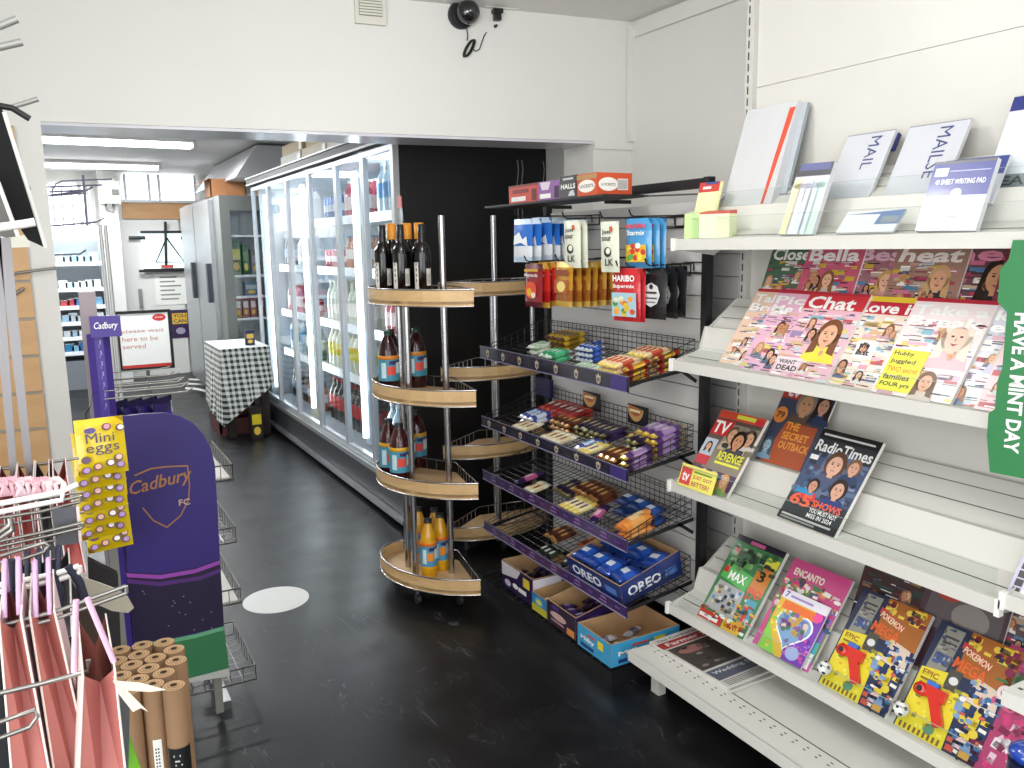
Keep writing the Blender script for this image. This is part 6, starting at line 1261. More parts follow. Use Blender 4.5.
def s_mail(txt):
    def f(q, w_, h_):
        q.rect(0, 0, w_, h_, '#cdcfd6', 0); q.rect(0, h_*0.985, w_, h_*0.015, '#8f94a0', 1); q.M = q.M @ Matrix.Translation((w_*0.55, h_*0.93, 0)) @ Matrix.Rotation(-PI/2-0.0, 4, 'Z'); q.text(txt, 0, 0, h_*(0.72 if len(txt) > 4 else 0.5), w_*0.22, '#3b4378', 3, 0.0)
    return f
t, M = leaf(822, 211, 1.955, 0.155, 0.205, 62, 'white mailing bags marked MAIL beside the orange striped envelopes', s_mail('MAIL'), 'mailing_bag', 'mailing bag', 0.01, 0.0, zs0+0.137)
MB(M).box(0.135, 0.160, 0.15, 0.20, -0.022, -0.011, '#2c2f6c').build('blue_backing', t)
t, M = leaf(882, 209, 1.955, 0.17, 0.205, 62, 'white mailing bags marked MAILSE in the middle of the top tier', s_mail('MAILSE'), 'mailing_bag', 'mailing bag', 0.01, 0.0, zs0+0.137)
MB(M).box(0.135, 0.160, 0.15, 0.20, -0.022, -0.011, '#2c2f6c').build('blue_backing', t)
def s_blue(q, w_, h_): q.rect(0, 0, w_, h_, '#d6dbe2', 0); q.rect(0, h_*0.84, w_, h_*0.16, '#25307c', 1); q.rect(0, 0, w_, h_*0.14, '#7d8486', 1); q.text('SEALERS', w_*0.05, h_*0.02, w_*0.9, h_*0.1, '#3a3c40', 2)
leaf(982, 207, 1.955, 0.20, 0.235, 66, 'pack with a navy header band at the right end of the top tier', s_blue, 'envelope_pack', 'envelope', 0.01, 0.0, zs0+0.137)
# front row of the top tier
def s_yel(q, w_, h_): q.rect(0, 0, w_, h_, '#f2eeb4', 0); q.rect(0, h_*0.8, w_, h_*0.2, '#c83c34', 1); q.rect(w_*0.2, h_*0.86, w_*0.4, h_*0.05, W, 2); q.rect(w_*0.3, h_*0.95, w_*0.6, h_*0.05, '#3c4c8a', 2)
leaf(690, 240, 1.86, 0.095, 0.165, 76, 'yellow sticky note pack with red header on the left end of the top tier', s_yel, 'sticky_note_pack', 'sticky notes', 0.012, 0.0, zs0+0.055, '#f0ecb0')
def sblock(px, x, w_, d, h, c, c2, label):
    p = AX(px, 240, x); z = zs0+0.036; t = thing('sticky_note_block', label, 'sticky notes', (x, p.y, z)); mb = MB(T(x, p.y-w_, z, 0.35)); mb.box(0, d, 0, w_, 0, h, mat(c, 0.6)); mb.build('paper_block', t)
    mb = MB(T(x, p.y-w_, z, 0.35)); mb.hexa([(0, 0, h+0.0003), (d, 0, h+0.0003), (d, w_, h+0.0003), (0, w_, h+0.0003), (0, 0, h+0.004), (d, 0, h+0.012), (d, w_, h+0.012), (0, w_, h+0.004)], c2); mb.build('card_header', t)
sblock(688, 1.805, 0.055, 0.045, 0.072, '#c3e09a', '#cfe8aa', 'green block of sticky notes at the left end of the top tier lip')
sblock(706, 1.808, 0.10, 0.05, 0.072, '#e4ecc0', '#c84a44', 'pale yellow and green block of sticky notes with red card header')
def s_env(q, w_, h_):
    q.rect(0, 0, w_, h_*0.8, '#d5dce6', 0)
    for k in range(5): q.oval(w_*(0.14+k*0.18), h_*0.72, w_*0.12, h_*0.08, ['#ece4b8', '#e6e6f0', '#dfe3ee', '#d8e6ee', '#cfe4dc'][k], 1); q.rect(w_*(0.02+k*0.18), 0, w_*0.24, h_*0.72, ['#ece4b8', '#e6e6f0', '#dfe3ee', '#d8e6ee', '#cfe4dc'][k], 1)
    q.rect(0, h_*0.82, w_, h_*0.18, '#5a5a60', 1); q.rect(w_*0.06, h_*0.9, w_*0.88, h_*0.1, '#6a6e98', 2)
leaf(778, 243, 1.81, 0.12, 0.205, 70, 'clear pack of pastel envelopes standing on the top tier', s_env, 'envelope_pack', 'envelope', 0.014, -0.02, zs0+0.042)
def s_flat(q, w_, h_): q.rect(0, 0, w_, h_, '#e2e4e6', 0); q.shape([(w_*0.0, h_*0.85), (w_, h_), (w_, h_*0.35), (w_*0.6, h_*0.35), (w_*0.62, h_*0.82)], '#6f86b0', 1); q.rect(w_*0.68, h_*0.42, w_*0.28, h_*0.3, '#8f98a0', 2)
leaf(835, 243, 1.812, 0.17, 0.07, 50, 'short white and blue envelope pack lying low on the top tier', s_flat, 'envelope_pack', 'envelope', 0.006, 0.0, zs0+0.042)
def s_pad(q, w_, h_): q.rect(0, 0, w_, h_, '#c8cad6', 0); q.rect(0, h_*0.5, w_, h_*0.5, '#38418c', 1); q.rect(w_*0.05, h_*0.78, w_*0.22, h_*0.12, '#d8dae6', 2); q.text('40 SHEET WRITING PAD', w_*0.1, h_*0.66, w_*0.82, h_*0.075, W, 3, 0.01); q.oval(w_*0.5, h_*0.53, w_*0.09, h_*0.07, '#d8dae6', 2); q.rect(w_*0.25, 0, w_*0.35, h_*0.42, '#9aa0c8', 2); q.rect(0, h_*0.96, w_, h_*0.04, '#5a5a62', 2); q.rect(w_*0.3, h_*0.84, w_*0.65, h_*0.015, '#a8a8d8', 3)
leaf(914, 243, 1.812, 0.15, 0.17, 70, 'navy 40 SHEET WRITING PAD in clear wrap on the top tier', s_pad, 'writing_pad', 'writing pad', 0.014, -0.02, zs0+0.042)
def s_hd(q, w_, h_): q.rect(0, 0, w_, h_, '#dcdee6', 0); q.rect(0, h_*0.62, w_, h_*0.38, '#34468c', 1); q.oval(w_*0.5, h_*0.82, w_*0.12, h_*0.08, W, 2); q.rect(w_*0.3, h_*0.7, w_*0.38, h_*0.04, W, 2)
leaf(928, 222, 1.90, 0.155, 0.125, 62, 'pack with blue punched header standing behind the writing pad', s_hd, 'envelope_pack', 'envelope', 0.008, 0.0, zs0+0.10)

# ------------------------------------------------------------------ left foreground: purple chocolate stand
CY_ = 2.62
def cp(px, py, y=CY_): return AY(px, py, y)
cs = thing('chocolate_stand', 'purple fronted chocolate display stand with wire trays behind its end panel', 'display stand', (0.27, 2.85, 0))
outp = [(118, 417), (140, 414), (165, 413), (180, 416), (193, 423), (204, 435), (211, 449), (215, 465), (218, 520), (221, 580), (224, 626), (230, 676), (141, 690), (134, 640), (127, 560), (121, 480)]
P3 = [cp(*p) for p in outp]; n = len(P3)
mb = MB(); mb.add([(p.x, y, p.z) for y in (CY_, CY_+0.012) for p in P3], [list(range(n)), list(range(n, 2*n))[::-1]]+[(k, (k+1) % n, n+(k+1) % n, n+k) for k in range(n)], mat('#2b1d66', 0.45)); pan = mb.build('end_panel', cs)
x0c = cp(124, 560).x; FM = frame((0, CY_-0.0006, 0), (1, 0, 0), (0, 0, 1))
q = MB(FM)
def PL(pts, c, lv): q.shape([(cp(*p).x, cp(*p).z) for p in pts], c, lv)
PL([(126, 572), (160, 574), (195, 568), (220, 559), (224, 626), (150, 643), (135, 643)], '#1d1330', 1)
PL([(126, 573), (160, 575), (195, 569), (220, 560), (220, 564), (195, 573), (160, 579), (127, 577)], '#8a3f9c', 2)
PL([(127, 579), (160, 582), (200, 576), (221, 568), (221, 572), (200, 580), (160, 586), (127, 583)], '#4a2468', 2)
r = random.Random(2)
for i in range(14):
    a = cp(r.uniform(140, 215), r.uniform(590, 630)); q.oval(a.x, a.z, 0.0016, 0.0016, '#b8a0d0', 3, 6)
PL([(135, 642), (160, 641), (195, 634), (224, 626), (229, 668), (190, 678), (139, 684)], '#2f6a44', 2)
PL([(135, 642), (160, 641), (195, 634), (224, 626), (224, 630), (195, 638), (160, 645), (135, 646)], '#5f9a74', 3)
PL([(139, 684), (190, 678), (229, 668), (230, 676), (141, 690)], '#a8a8a4', 2)
q.build('panel_print', pan)
# emblem
q = MB(FM); gold = mat('#a8764c', 0.35, 0.5)
sh_ = [(134, 475), (150, 468), (165, 466), (188, 465), (190, 485), (189, 500), (181, 516), (167, 528), (153, 521), (142, 508)]
pts = [cp(*p) for p in sh_]; cx_ = sum(p.x for p in pts)/len(pts); cz_ = sum(p.z for p in pts)/len(pts); m_ = len(pts)
v = [(p.x, p.z, 0.0006) for p in pts]+[(cx_+(p.x-cx_)*0.95, cz_+(p.z-cz_)*0.95, 0.0006) for p in pts]
for k in range(m_):
    if k in (8, 9, 0) and k == 9: continue
    q.add(v, [(k, (k+1) % m_, m_+(k+1) % m_, m_+k)], gold)
a = cp(132, 503); b_ = cp(194, 476); q.text('Cadbury', a.x, a.z+0.012, (b_.x-a.x), 0.052, gold, 6, 0.012, 0.35, rot=0.13)
a = cp(179, 506); q.text('FC', a.x, a.z, 0.032, 0.020, mat('#b89a86', 0.4), 6, 0.02); q.build('emblem', pan)
# frame posts
for (px, py) in ((122, 640), (213, 630)):
    a = AY(px, py, CY_+0.03); MB().box(a.x-0.012, a.x+0.012, CY_+0.014, CY_+0.04, 0.02, 0.95 if px < 200 else 0.5, mat('#86847c', 0.4, 0.4)).build('upright', cs)
for zz, (px, py) in enumerate(((232, 478), (235, 540), (240, 600), (255, 676))):
    c = AY(px, py, 2.72); z = c.z; x1 = c.x; x0 = 0.165; y0, y1 = 2.70, 3.08
    if zz == 3: z = max(z, 0.06)
    mb = MB()
    for h in (0.0, 0.05): mb.tube([(x0, y0, z+h), (x1, y0, z+h), (x1, y1, z+h), (x0, y1, z+h), (x0, y0, z+h)], 0.0028, M_WIRE, 6)
    for k in range(9): x = x0+(x1-x0)*k/8; mb.cyl((x, y0, z), (x, y1, z), 0.0016, M_WIRE, 5); mb.cyl((x, y0, z), (x, y0, z+0.05), 0.0016, M_WIRE, 5)
    for k in range(9): y = y0+(y1-y0)*k/8; mb.cyl((x0, y, z), (x1, y, z), 0.0016, M_WIRE, 5); mb.cyl((x1, y, z), (x1, y, z+0.05), 0.0016, M_WIRE, 5)
    tr = mb.build('wire_tray', cs)
    if zz in (0, 2): MB().box(x0+0.02, x1-0.008, y0+0.01, y1-0.02, z+0.004, z+0.008, mat('#dcd9d0', 0.5)).build('white_liner', tr)
MB().box(0.2, 0.24, 2.68, 3.02, 0.0, 0.03, M_STEEL).build('foot', cs); MB().box(0.36, 0.40, 2.68, 3.02, 0.0, 0.03, M_STEEL).build('foot', cs)
a = AY(238, 640, 2.9); o = PB['org'].put(T(0.38, 2.93, AY(255, 676, 2.72).z+0.003+max(0, 0.06-AY(255, 676, 2.72).z), 1.2), 'orange and white packet lying in the lowest wire tray of the purple stand'); 
MB().box(0.28, 0.31, 2.99, 3.02, 0.03, 0.98, mat('#8c8a86', 0.4, 0.3)).build('column', cs)
# column header and clip
cl_ = AY(97, 400, 2.86); cr_ = AY(117, 400, 2.86)
ch_ = thing('header_column', 'tall purple column with a lettered head rising behind the yellow packs', 'display column', ((cl_.x+cr_.x)/2, 2.88, 0))
x0, x1 = AY(93, 400, 2.86).x, AY(116, 400, 2.86).x; zt_c = AY(104, 334, 2.86).z
mb = MB(); mb.prism([(x0, 2.88), (x0+0.02, 2.86), (x1-0.02, 2.86), (x1, 2.88), (x1-0.02, 2.90), (x0+0.02, 2.90)], 0.0, zt_c, mat('#46338a', 0.4)); mb.build('column_body', ch_)
q = MB(frame((x0+0.02, 2.8594, zt_c-0.25), (1, 0, 0), (0, 0, 1)))
for k in range(7): q.rect((x1-x0-0.04)*0.55, 0.02+k*0.033, 0.004, 0.014, '#8f80c0', 1); q.rect((x1-x0-0.04)*0.4, 0.01+k*0.033, 0.004, 0.01, '#6c5ba8', 1)
q.build('column_print', ch_)
hx0, hx1 = AY(90, 326, 2.84).x, AY(121, 326, 2.84).x; hz0, hz1 = AY(105, 337, 2.84).z, AY(105, 316, 2.84).z
mb = MB(); mb.box(hx0, hx1, 2.84, 2.858, hz0, hz1, mat('#46338a', 0.4)); q = MB(frame((hx0, 2.8394, hz0), (1, 0, 0), (0, 0, 1))); q.text('Cadbury', (hx1-hx0)*0.12, (hz1-hz0)*0.3, (hx1-hx0)*0.78, (hz1-hz0)*0.42, W, 2, 0.01, 0.3); hd = mb.build('head_panel', ch_); q.build('lettering', hd)
bx0, bx1 = AY(84, 350, 2.93).x, AY(101, 350, 2.93).x
MB().box(bx0, bx1, 2.93, 2.97, 0.0, AY(92, 292, 2.93).z, mat('#9a8f94', 0.5)).build('grey_back_post', ch_)
# silver prongs with purple packs behind the panel
for k, (xe, ye) in enumerate(((174, 375), (184, 381), (188, 386), (193, 391))):
    y = 3.04-0.07*k; b_ = AY(xe, ye, y); t = thing('silver_hook', 'silver double prong hook pointing right above the purple panel, number %s from the back' % ['one', 'two', 'three', 'four'][k], 'hook', (0.14, y, b_.z))
    mb = MB(); mb.tube([(0.12, y, b_.z), (b_.x-0.02, y, b_.z), (b_.x, y, b_.z+0.012)], 0.003, M_WIRE, 6); mb.build('prong', t); mb = MB(); mb.tube([(0.12, y, b_.z+0.025), (b_.x-0.05, y, b_.z+0.025), (b_.x-0.01, y, b_.z+0.03)], 0.0022, M_WIRE, 6); mb.build('label_prong', t)
pz = AY(150, 396, 2.9).z
pbag = Proto(bag_mesh('chocolate_bag', 0.10, 0.15, 0.03, '#241a58', lambda p, w_, h_: p.oval(w_*.5, h_*.5, w_*.3, h_*.2, '#4a3a90', 1), crimp='#1c1448'))
for k in range(4): o = pbag.put(T(0.16+k*0.045, 2.93, pz-0.012, PI/2-0.7), 'dark purple chocolate bag hanging behind the purple end panel', 'purple bags hanging behind the end panel'); o['category'] = 'chocolate bag'
# yellow egg packs
def pr_egg(p, w_, h_):
    p.oval(w_*.28, h_*.80, w_*.12, h_*.05, '#4a2c7a', 2); p.text('Mini', w_*.18, h_*.58, w_*.58, h_*.17, '#3b1f35', 8, 0.0); p.text('eggs', w_*.16, h_*.36, w_*.68, h_*.17, '#3b1f35', 8, 0.0)
    for (u, v_, c) in ((.62, .2, '#f0e8e0'), (.82, .15, '#a882b8'), (.8, .28, '#e8b8a0'), (.36, .16, '#e0a890'), (.14, .3, '#5a2c5a'), (.9, .8, '#f0e0c8'), (.62, .84, '#d88a9a'), (.12, .12, '#a882b8')): p.oval(w_*u, h_*v_, w_*.1, h_*.065, '#5a2a30', 2, 12); p.oval(w_*(u+.01), h_*(v_+.005), w_*.065, h_*.045, c, 3, 12)
egg = Proto(bag_mesh('egg_pack', 0.118, 0.15, 0.03, '#e2c40c', pr_egg, crimp='#d8b80c'))
tp = [(98, 418), (95, 431), (98, 443), (95, 456), (102, 470), (98, 483), (104, 497)]
on = ['topmost', 'second', 'third', 'fourth', 'fifth', 'sixth', 'lowest']
for k, (px, py) in enumerate(tp):
    y = 2.40+k*0.022; a = AY(px, py, y); o = egg.put(T(a.x, y, a.z, 0.15+random.uniform(-.12, .12), random.uniform(-.05, .05), -0.13), 'yellow Mini eggs pack, %s of the hanging strip' % on[k]); o['category'] = 'chocolate pack'
a = AY(99, 416, 2.42); t = thing('hanging_strip', 'thin clip strip carrying the yellow packs', 'hanger', (a.x, 2.55, a.z)); mb = MB(); mb.tube([(a.x-0.03, 2.425, a.z-0.01), (a.x-0.03, 2.42, a.z+0.01), (a.x-0.02, 2.45, a.z+0.02), (0.09, 2.86, a.z+0.0)], 0.0025, K); mb.build('hook', t)

# tall wire merchandiser seen through the opening
t = thing('wire_merchandiser', 'grey wire grid stand with prongs seen against the bright far window', 'display stand', (AY(105, 300, 3.75).x, 3.75, 0))
Y4 = 3.82; g4 = mat('#77758a', 0.4, 0.4)
def w4(px, py): a = AY(px, py, Y4); return (a.x, a.y, a.z)
mb = MB()
for A, B in (((47, 187), (102, 185)), ((47, 196), (86, 193)), ((49, 226), (90, 223)), ((49, 192), (86, 190))): mb.cyl(w4(*A), w4(*B), 0.004, g4, 6)
for x in (52, 61, 71): mb.cyl(w4(x, 187), w4(x+3, 226), 0.002, g4, 5)
mb.cyl(w4(83, 175), w4(87, 226), 0.005, g4, 6); mb.tube([w4(52, 192), w4(56, 184), w4(62, 181), w4(112, 179)], 0.003, g4, 6); mb.build('wire_grid', t)
for A in (((50, 195), (85, 191), (93, 187)), ((52, 226), (97, 222), (104, 218)), ((54, 255), (80, 254), (86, 250))):
    mb = MB(); mb.tube([w4(*p) for p in A], 0.004, g4, 6); mb.build('prong', t)
for px in (100, 105):
    a = AY(px, 225, Y4); MB().cyl((a.x, Y4, 0), (a.x, Y4, a.z), 0.008, mat('#c4c2bf', 0.35, 0.4), 10).build('pole', t)
a = AY(47, 187, Y4); MB().box(a.x, AY(114, 200, Y4).x, Y4-0.1, Y4+0.1, 0.0, 0.012, g4).build('base', t)

# rods and hooks at the left edge
def rod(pts, y, r_, label, m_=M_WIRE, nm='display_rod', up=False):
    P = [AY(px, py, y) for px, py in pts]; t = thing(nm, label, 'rod', P[0]); mb = MB(); mb.tube(P, r_, m_, 8); mb.build('bar', t)
rod([(-60, 41), (0, 26), (17, 19)], 1.9, 0.007, 'topmost grey peg rod at the upper left edge', mat('#9c9c98', 0.4, 0.3))
rod([(-60, 62), (0, 47), (22, 42)], 1.9, 0.007, 'second grey peg rod at the upper left edge', mat('#9c9c98', 0.4, 0.3))
rod([(-30, 108), (12, 107), (38, 99)], 2.0, 0.005, 'grey peg rod above the black hanging boards', mat('#9c9c98', 0.4, 0.3))
rod([(-20, 189), (31, 188)], 1.9, 0.004, 'thin grey rod crossing the black hanging boards', mat('#9c9c98', 0.4, 0.3))
rod([(-20, 230), (24, 224), (35, 222)], 1.6, 0.007, 'thick white peg below the black hanging boards', mat('#e8e7e3', 0.4))
rod([(-10, 104), (12, 108), (30, 119)], 1.9, 0.006, 'black curved hook at the top of the hanging boards', mat(K, 0.4))
rod([(10, 274), (40, 270), (56, 268)], 3.50, 0.005, 'chrome slatwall prong in the upper tan slat')
rod([(10, 297), (18, 292), (24, 288)], 3.505, 0.006, 'short chrome slatwall prong below the upper one')
rod([(-20, 472), (40, 464), (79, 458)], 2.0, 0.003, 'thin silver rod in front of the lower tan slats')
def slab(pts, y, th_, m_, nm, label, cat, edge=None, slant=0.0):
    P = [AY(px, py, y+slant*k_) for k_, (px, py) in enumerate(pts)]; n = len(P); t = thing(nm, label, cat, P[0]); mb = MB()
    mb.add([tuple(p) for p in P]+[(p.x, p.y+th_, p.z) for p in P], [list(range(n)), list(range(n, 2*n))[::-1]]+[(k, (k+1) % n, n+(k+1) % n, n+k) for k in range(n)], m_); mb.build('board', t)
    if edge: mb = MB(); mb.tube([P[i] for i in edge], 0.0035, mat('#cfcfca', 0.4)); mb.build('pale_edge', t)
slab([(-40, 60), (4, 112), (46, 248), (28, 240), (-40, 140)], 1.75, 0.012, mat('#08080a', 0.6, spec=0.2), 'black_folder', 'front black glossy board hanging at the upper left edge', 'folder', (1, 2))
slab([(-40, 150), (-2, 182), (18, 236), (6, 238), (-40, 220)], 1.70, 0.008, mat('#54504c', 0.5), 'brown_folder', 'grey brown board hanging in front of the black board', 'folder', (1, 2))
slab([(-30, 238), (30, 235), (30, 247), (-30, 250)], 2.2, 0.03, mat('#c9c7b9', 0.5), 'cream_strip', 'cream shelf strip crossing the slatwall below the black boards', 'strip')
for k, (A, B, wa, wb) in enumerate((((-6, 235), (14, 478), 9, 5), ((4, 238), (30, 478), 9, 5))):
    a, b_ = AY(*A, 1.9), AY(*B, 1.9); t = thing('silver_ribbon', ('left' if k == 0 else 'right')+' silver grey ribbon hanging in front of the tan slatwall', 'ribbon', b_); mb = MB(); s_ = 2.0/829
    mb.hexa([(b_.x-wb*s_/2, 1.9, b_.z), (b_.x+wb*s_/2, 1.9, b_.z), (b_.x+wb*s_/2, 1.91, b_.z), (b_.x-wb*s_/2, 1.91, b_.z), (a.x-wa*s_/2, 1.9, a.z), (a.x+wa*s_/2, 1.9, a.z), (a.x+wa*s_/2, 1.91, a.z), (a.x-wa*s_/2, 1.91, a.z)], mat('#8f8c8e', 0.4, 0.2)); mb.build('ribbon_strip', t)

# kraft wrapping rolls standing on the floor
rolls = [(122, 650), (142, 646), (162, 643), (171, 651), (119, 661), (139, 656), (155, 658), (176, 661), (132, 666), (123, 676), (147, 669), (162, 674), (138, 679), (154, 684), (171, 686), (130, 690)]
def roll_():
    t = thing('wrapping_roll', 'x', 'wrapping paper roll'); h = 0.70; rr = 0.0205
    MB().lathe([(rr, 0), (rr, h-0.001), (rr-0.0005, h)], M_KRAFT, seg=22).build('paper_roll', t)
    mb = MB()
    for k, (ra, c) in enumerate(((0.0195, '#c3a27a'), (0.0165, '#8a6a48'), (0.0150, '#c3a27a'), (0.0115, '#8a6a48'), (0.0100, '#b8946c'), (0.0065, '#2c1f16'))): mb.add([(ra*math.cos(a), ra*math.sin(a), h+0.0004+k*0.0003) for a in [2*PI*i/20 for i in range(20)]], [list(range(20))], mat(c, 0.8))
    mb.build('roll_end', t); return t
PR = Proto(roll_()); place = {7: 'kraft wrapping roll at the right of the bunch', 14: 'foremost kraft wrapping roll with the black printed band', 13: 'kraft wrapping roll with the white barcode label', 15: 'kraft wrapping roll at the front left of the bunch', 2: 'kraft wrapping roll at the back right of the bunch', 0: 'kraft wrapping roll at the back left of the bunch'}
RP = []
for k, (px, py) in enumerate(rolls): a = AZ(px, py, 0.70); RP.append(Vector((a.x, a.y)))
for it in range(60):
    for i in range(len(RP)):
        for j in range(i):
            d = RP[i]-RP[j]; l = d.length
            if l < 0.0418: d = d/max(l, 1e-5)*(0.0418-l)/2; RP[i] += d; RP[j] -= d
PR.o.name = 'wrapping_roll'
for k, p in enumerate(RP): PR.put(T(p.x, p.y, 0.001, k*0.7), place.get(k, 'kraft wrapping roll in the middle of the standing bunch'), 'kraft wrapping rolls in the standing bunch')
def arc_label(c, rr, z0_, z1_, a0, a1, m_, nm, lab, cat):
    mb = MB(); n = 12; q = []
    for z in (z0_, z1_):
        for k in range(n+1): a = a0+(a1-a0)*k/n; q.append((c.x+rr*math.cos(a), c.y+rr*math.sin(a), z))
    mb.add(q, [(k, k+1, n+2+k, n+1+k) for k in range(n)], m_, True); return mb
obj14 = [o for o in COL.objects if o.get('label', '').startswith('foremost kraft')][0]; obj13 = [o for o in COL.objects if o.get('label', '').startswith('kraft wrapping roll with the white')][0]
c = RP[14]; mb = arc_label(c, 0.0209, 0.515, 0.585, -2.9, -0.5, mat('#15181a', 0.4), '', '', '')
for (a0, z_, r2) in ((-1.85, 0.53, 0.008),):
    n = 12; q = [(c.x+0.0213*math.cos(a0+r2/0.021*math.cos(t_)), c.y+0.0213*math.sin(a0+r2/0.021*math.cos(t_)), z_+r2*math.sin(t_)) for t_ in [i*2*PI/n for i in range(n)]]; mb.add(q, [list(range(n))], mat(W, 0.5))
for (za, zb, aa, ab) in ((0.568, 0.572, -2.2, -1.6), (0.558, 0.561, -2.1, -1.7), (0.550, 0.553, -2.1, -1.5)): mb.add([(c.x+0.0213*math.cos(a), c.y+0.0213*math.sin(a), z) for z in (za, zb) for a in (aa, ab)], [(0, 1, 3, 2)], mat('#c9c9c6', 0.5))
o = mb.build('printed_band', obj14)
c = RP[13]; mb = arc_label(c, 0.0209, 0.515, 0.60, -2.1, -1.35, mat('#e6e4de', 0.5), '', '', '')
for j in range(8): mb.add([(c.x+0.0212*math.cos(a), c.y+0.0212*math.sin(a), z) for z in (0.53+j*0.007, 0.534+j*0.007) for a in (-1.95, -1.6)], [(0, 1, 3, 2)], mat('#4a4a48', 0.5))
mb.build('barcode_label', obj13)

# gift bag rack ----------------------------------------------------------
def gift_bag(name, label, pt, pb, y, wt, wb, dep, face, gus, edge, group=None):
    """pt / pb: top and bottom pixel of the narrow side; the wide face runs away from the viewer"""
    a, b_ = AY(pt[0], pt[1], y), AY(pb[0], pb[1], y); t = thing(name, label, 'gift bag', (b_.x, y+dep/2, b_.z))
    def corner(p, w_, yy, inn=0): return [(p.x-w_/2, yy, p.z), (p.x+w_/2, yy, p.z)]
    mb = MB(); A = corner(a, wt, y); B = corner(b_, wb, y); A2 = corner(a, wt, y+dep); B2 = corner(b_, wb, y+dep)
    fm = mat(face, 0.45); gm = mat(gus, 0.5); em = mat(edge, 0.5)
    mb.add([A[0], B[0], B2[0], A2[0]], [(0, 1, 2, 3)], fm); mb.add([A[1], B[1], B2[1], A2[1]], [(3, 2, 1, 0)], fm); mb.add([B[0], B[1], B2[1], B2[0]], [(0, 1, 2, 3)], fm)
    for yy, s_ in ((y, 1), (y+dep, -1)):
        mt = Vector((a.x, yy+s_*0.035, a.z-0.03)); mbm = Vector((b_.x, yy+s_*0.006, b_.z)); pk_ = Vector((a.x, yy+s_*0.004, a.z-0.02))
        L = [Vector(A[0]) if s_ > 0 else Vector(A2[0]), Vector(B[0]) if s_ > 0 else Vector(B2[0])]; R = [Vector(A[1]) if s_ > 0 else Vector(A2[1]), Vector(B[1]) if s_ > 0 else Vector(B2[1])]
        mb.add([L[0], L[1], mbm, mt], [(0, 1, 2, 3)], gm); mb.add([R[0], R[1], mbm, mt], [(3, 2, 1, 0)], gm)
    mb.build('paper_body', t)
    mb = MB()
    for X_ in (0, 1): mb.cyl(A[X_], B[X_], 0.0014, em, 5)
    mb.cyl(A[0], A2[0], 0.0012, em, 5); mb.cyl(A[1], A2[1], 0.0012, em, 5); mb.build('pale_edge', t)
    return t, a, b_
def handle(t, a, y, hgt, w_, col, n=12, r_=0.0032, px=None):
    for s_ in (-1, 1):
        mb = MB(); P = []
        for k in range(n+1):
            u = k/n; P.append((a.x+s_*0.008+0.004*math.sin(u*PI), y+w_*u, a.z-0.01+hgt*math.sin(u*PI)))
        mb.tube(P, r_, mat(col, 0.6), 8); mb.build('rope_handle', t)
YB1 = 1.18
salm = '#b06a63'; pk_ = '#e9c9cf'; crm = '#e8dfd6'
for k, (pt, pb, wt, wb, lab) in enumerate((((10, 618), (34, 800), 0.012, 0.045, 'salmon pink gift bag at the extreme lower left'), ((42, 612), (78, 800), 0.014, 0.045, 'salmon pink gift bag second from the left edge'))):
    t, a, b_ = gift_bag('gift_bag', lab, pt, pb, YB1+0.02*k, wt*2, wb, 0.16, pk_, salm, crm); handle(t, a, YB1+0.03, 0.06, 0.10, '#c9a4c8')
t, a, b_ = gift_bag('gift_bag', 'large salmon gift bag nearest the kraft rolls with a cream tag', (99, 672), (104, 830), 1.08, 0.035, 0.062, 0.18, '#e9ddd4', salm, crm)
for (pA, pB) in (((76, 600), (74, 672)), ((87, 598), (114, 662))):
    mb = MB(); P = [AY(pA[0]+(pB[0]-pA[0])*u, pA[1]+(pB[1]-pA[1])*u, 1.1) for u in (0, .33, .66, 1)]; mb.tube(P, 0.0036, mat('#d7afc8', 0.6)); mb.build('rope_handle', t)
P = [AY(*p, 1.06) for p in ((113, 676), (148, 712), (141, 708), (133, 712), (117, 692))]
g = thing('gift_tag', 'cream folded gift tag sticking out beside the large salmon gift bag', 'gift tag', P[1]); mb = MB(); n = 5; mb.add([tuple(p) for p in P]+[(p.x, p.y+0.002, p.z) for p in P], [list(range(n)), list(range(n, 2*n))[::-1]]+[(k, (k+1) % n, n+(k+1) % n, n+k) for k in range(n)], mat('#d9cfc0', 0.6))
P = [AY(*p, 1.055) for p in ((113, 681), (140, 683), (166, 690), (150, 692), (118, 690))]; mb.add([tuple(p) for p in P]+[(p.x, p.y+0.002, p.z) for p in P], [list(range(n)), list(range(n, 2*n))[::-1]]+[(k, (k+1) % n, n+(k+1) % n, n+k) for k in range(n)], mat('#d9cfc0', 0.6)); mb.build('tag_card', g)
slab([(124, 720), (148, 790), (122, 790)], 1.3, 0.01, mat('#6fb02c', 0.5), 'green_card', 'bright green card edge between the gift bags and the kraft rolls', 'card')
slab([(48, 716), (66, 790), (46, 790)], 1.42, 0.01, mat('#5fa02c', 0.5), 'green_card', 'bright green card edge between two salmon gift bags', 'card')
slab([(120, 690), (130, 700), (128, 790), (116, 790)], 1.22, 0.01, mat('#55585c', 0.5), 'grey_card', 'dark grey card standing behind the large salmon gift bag', 'card')
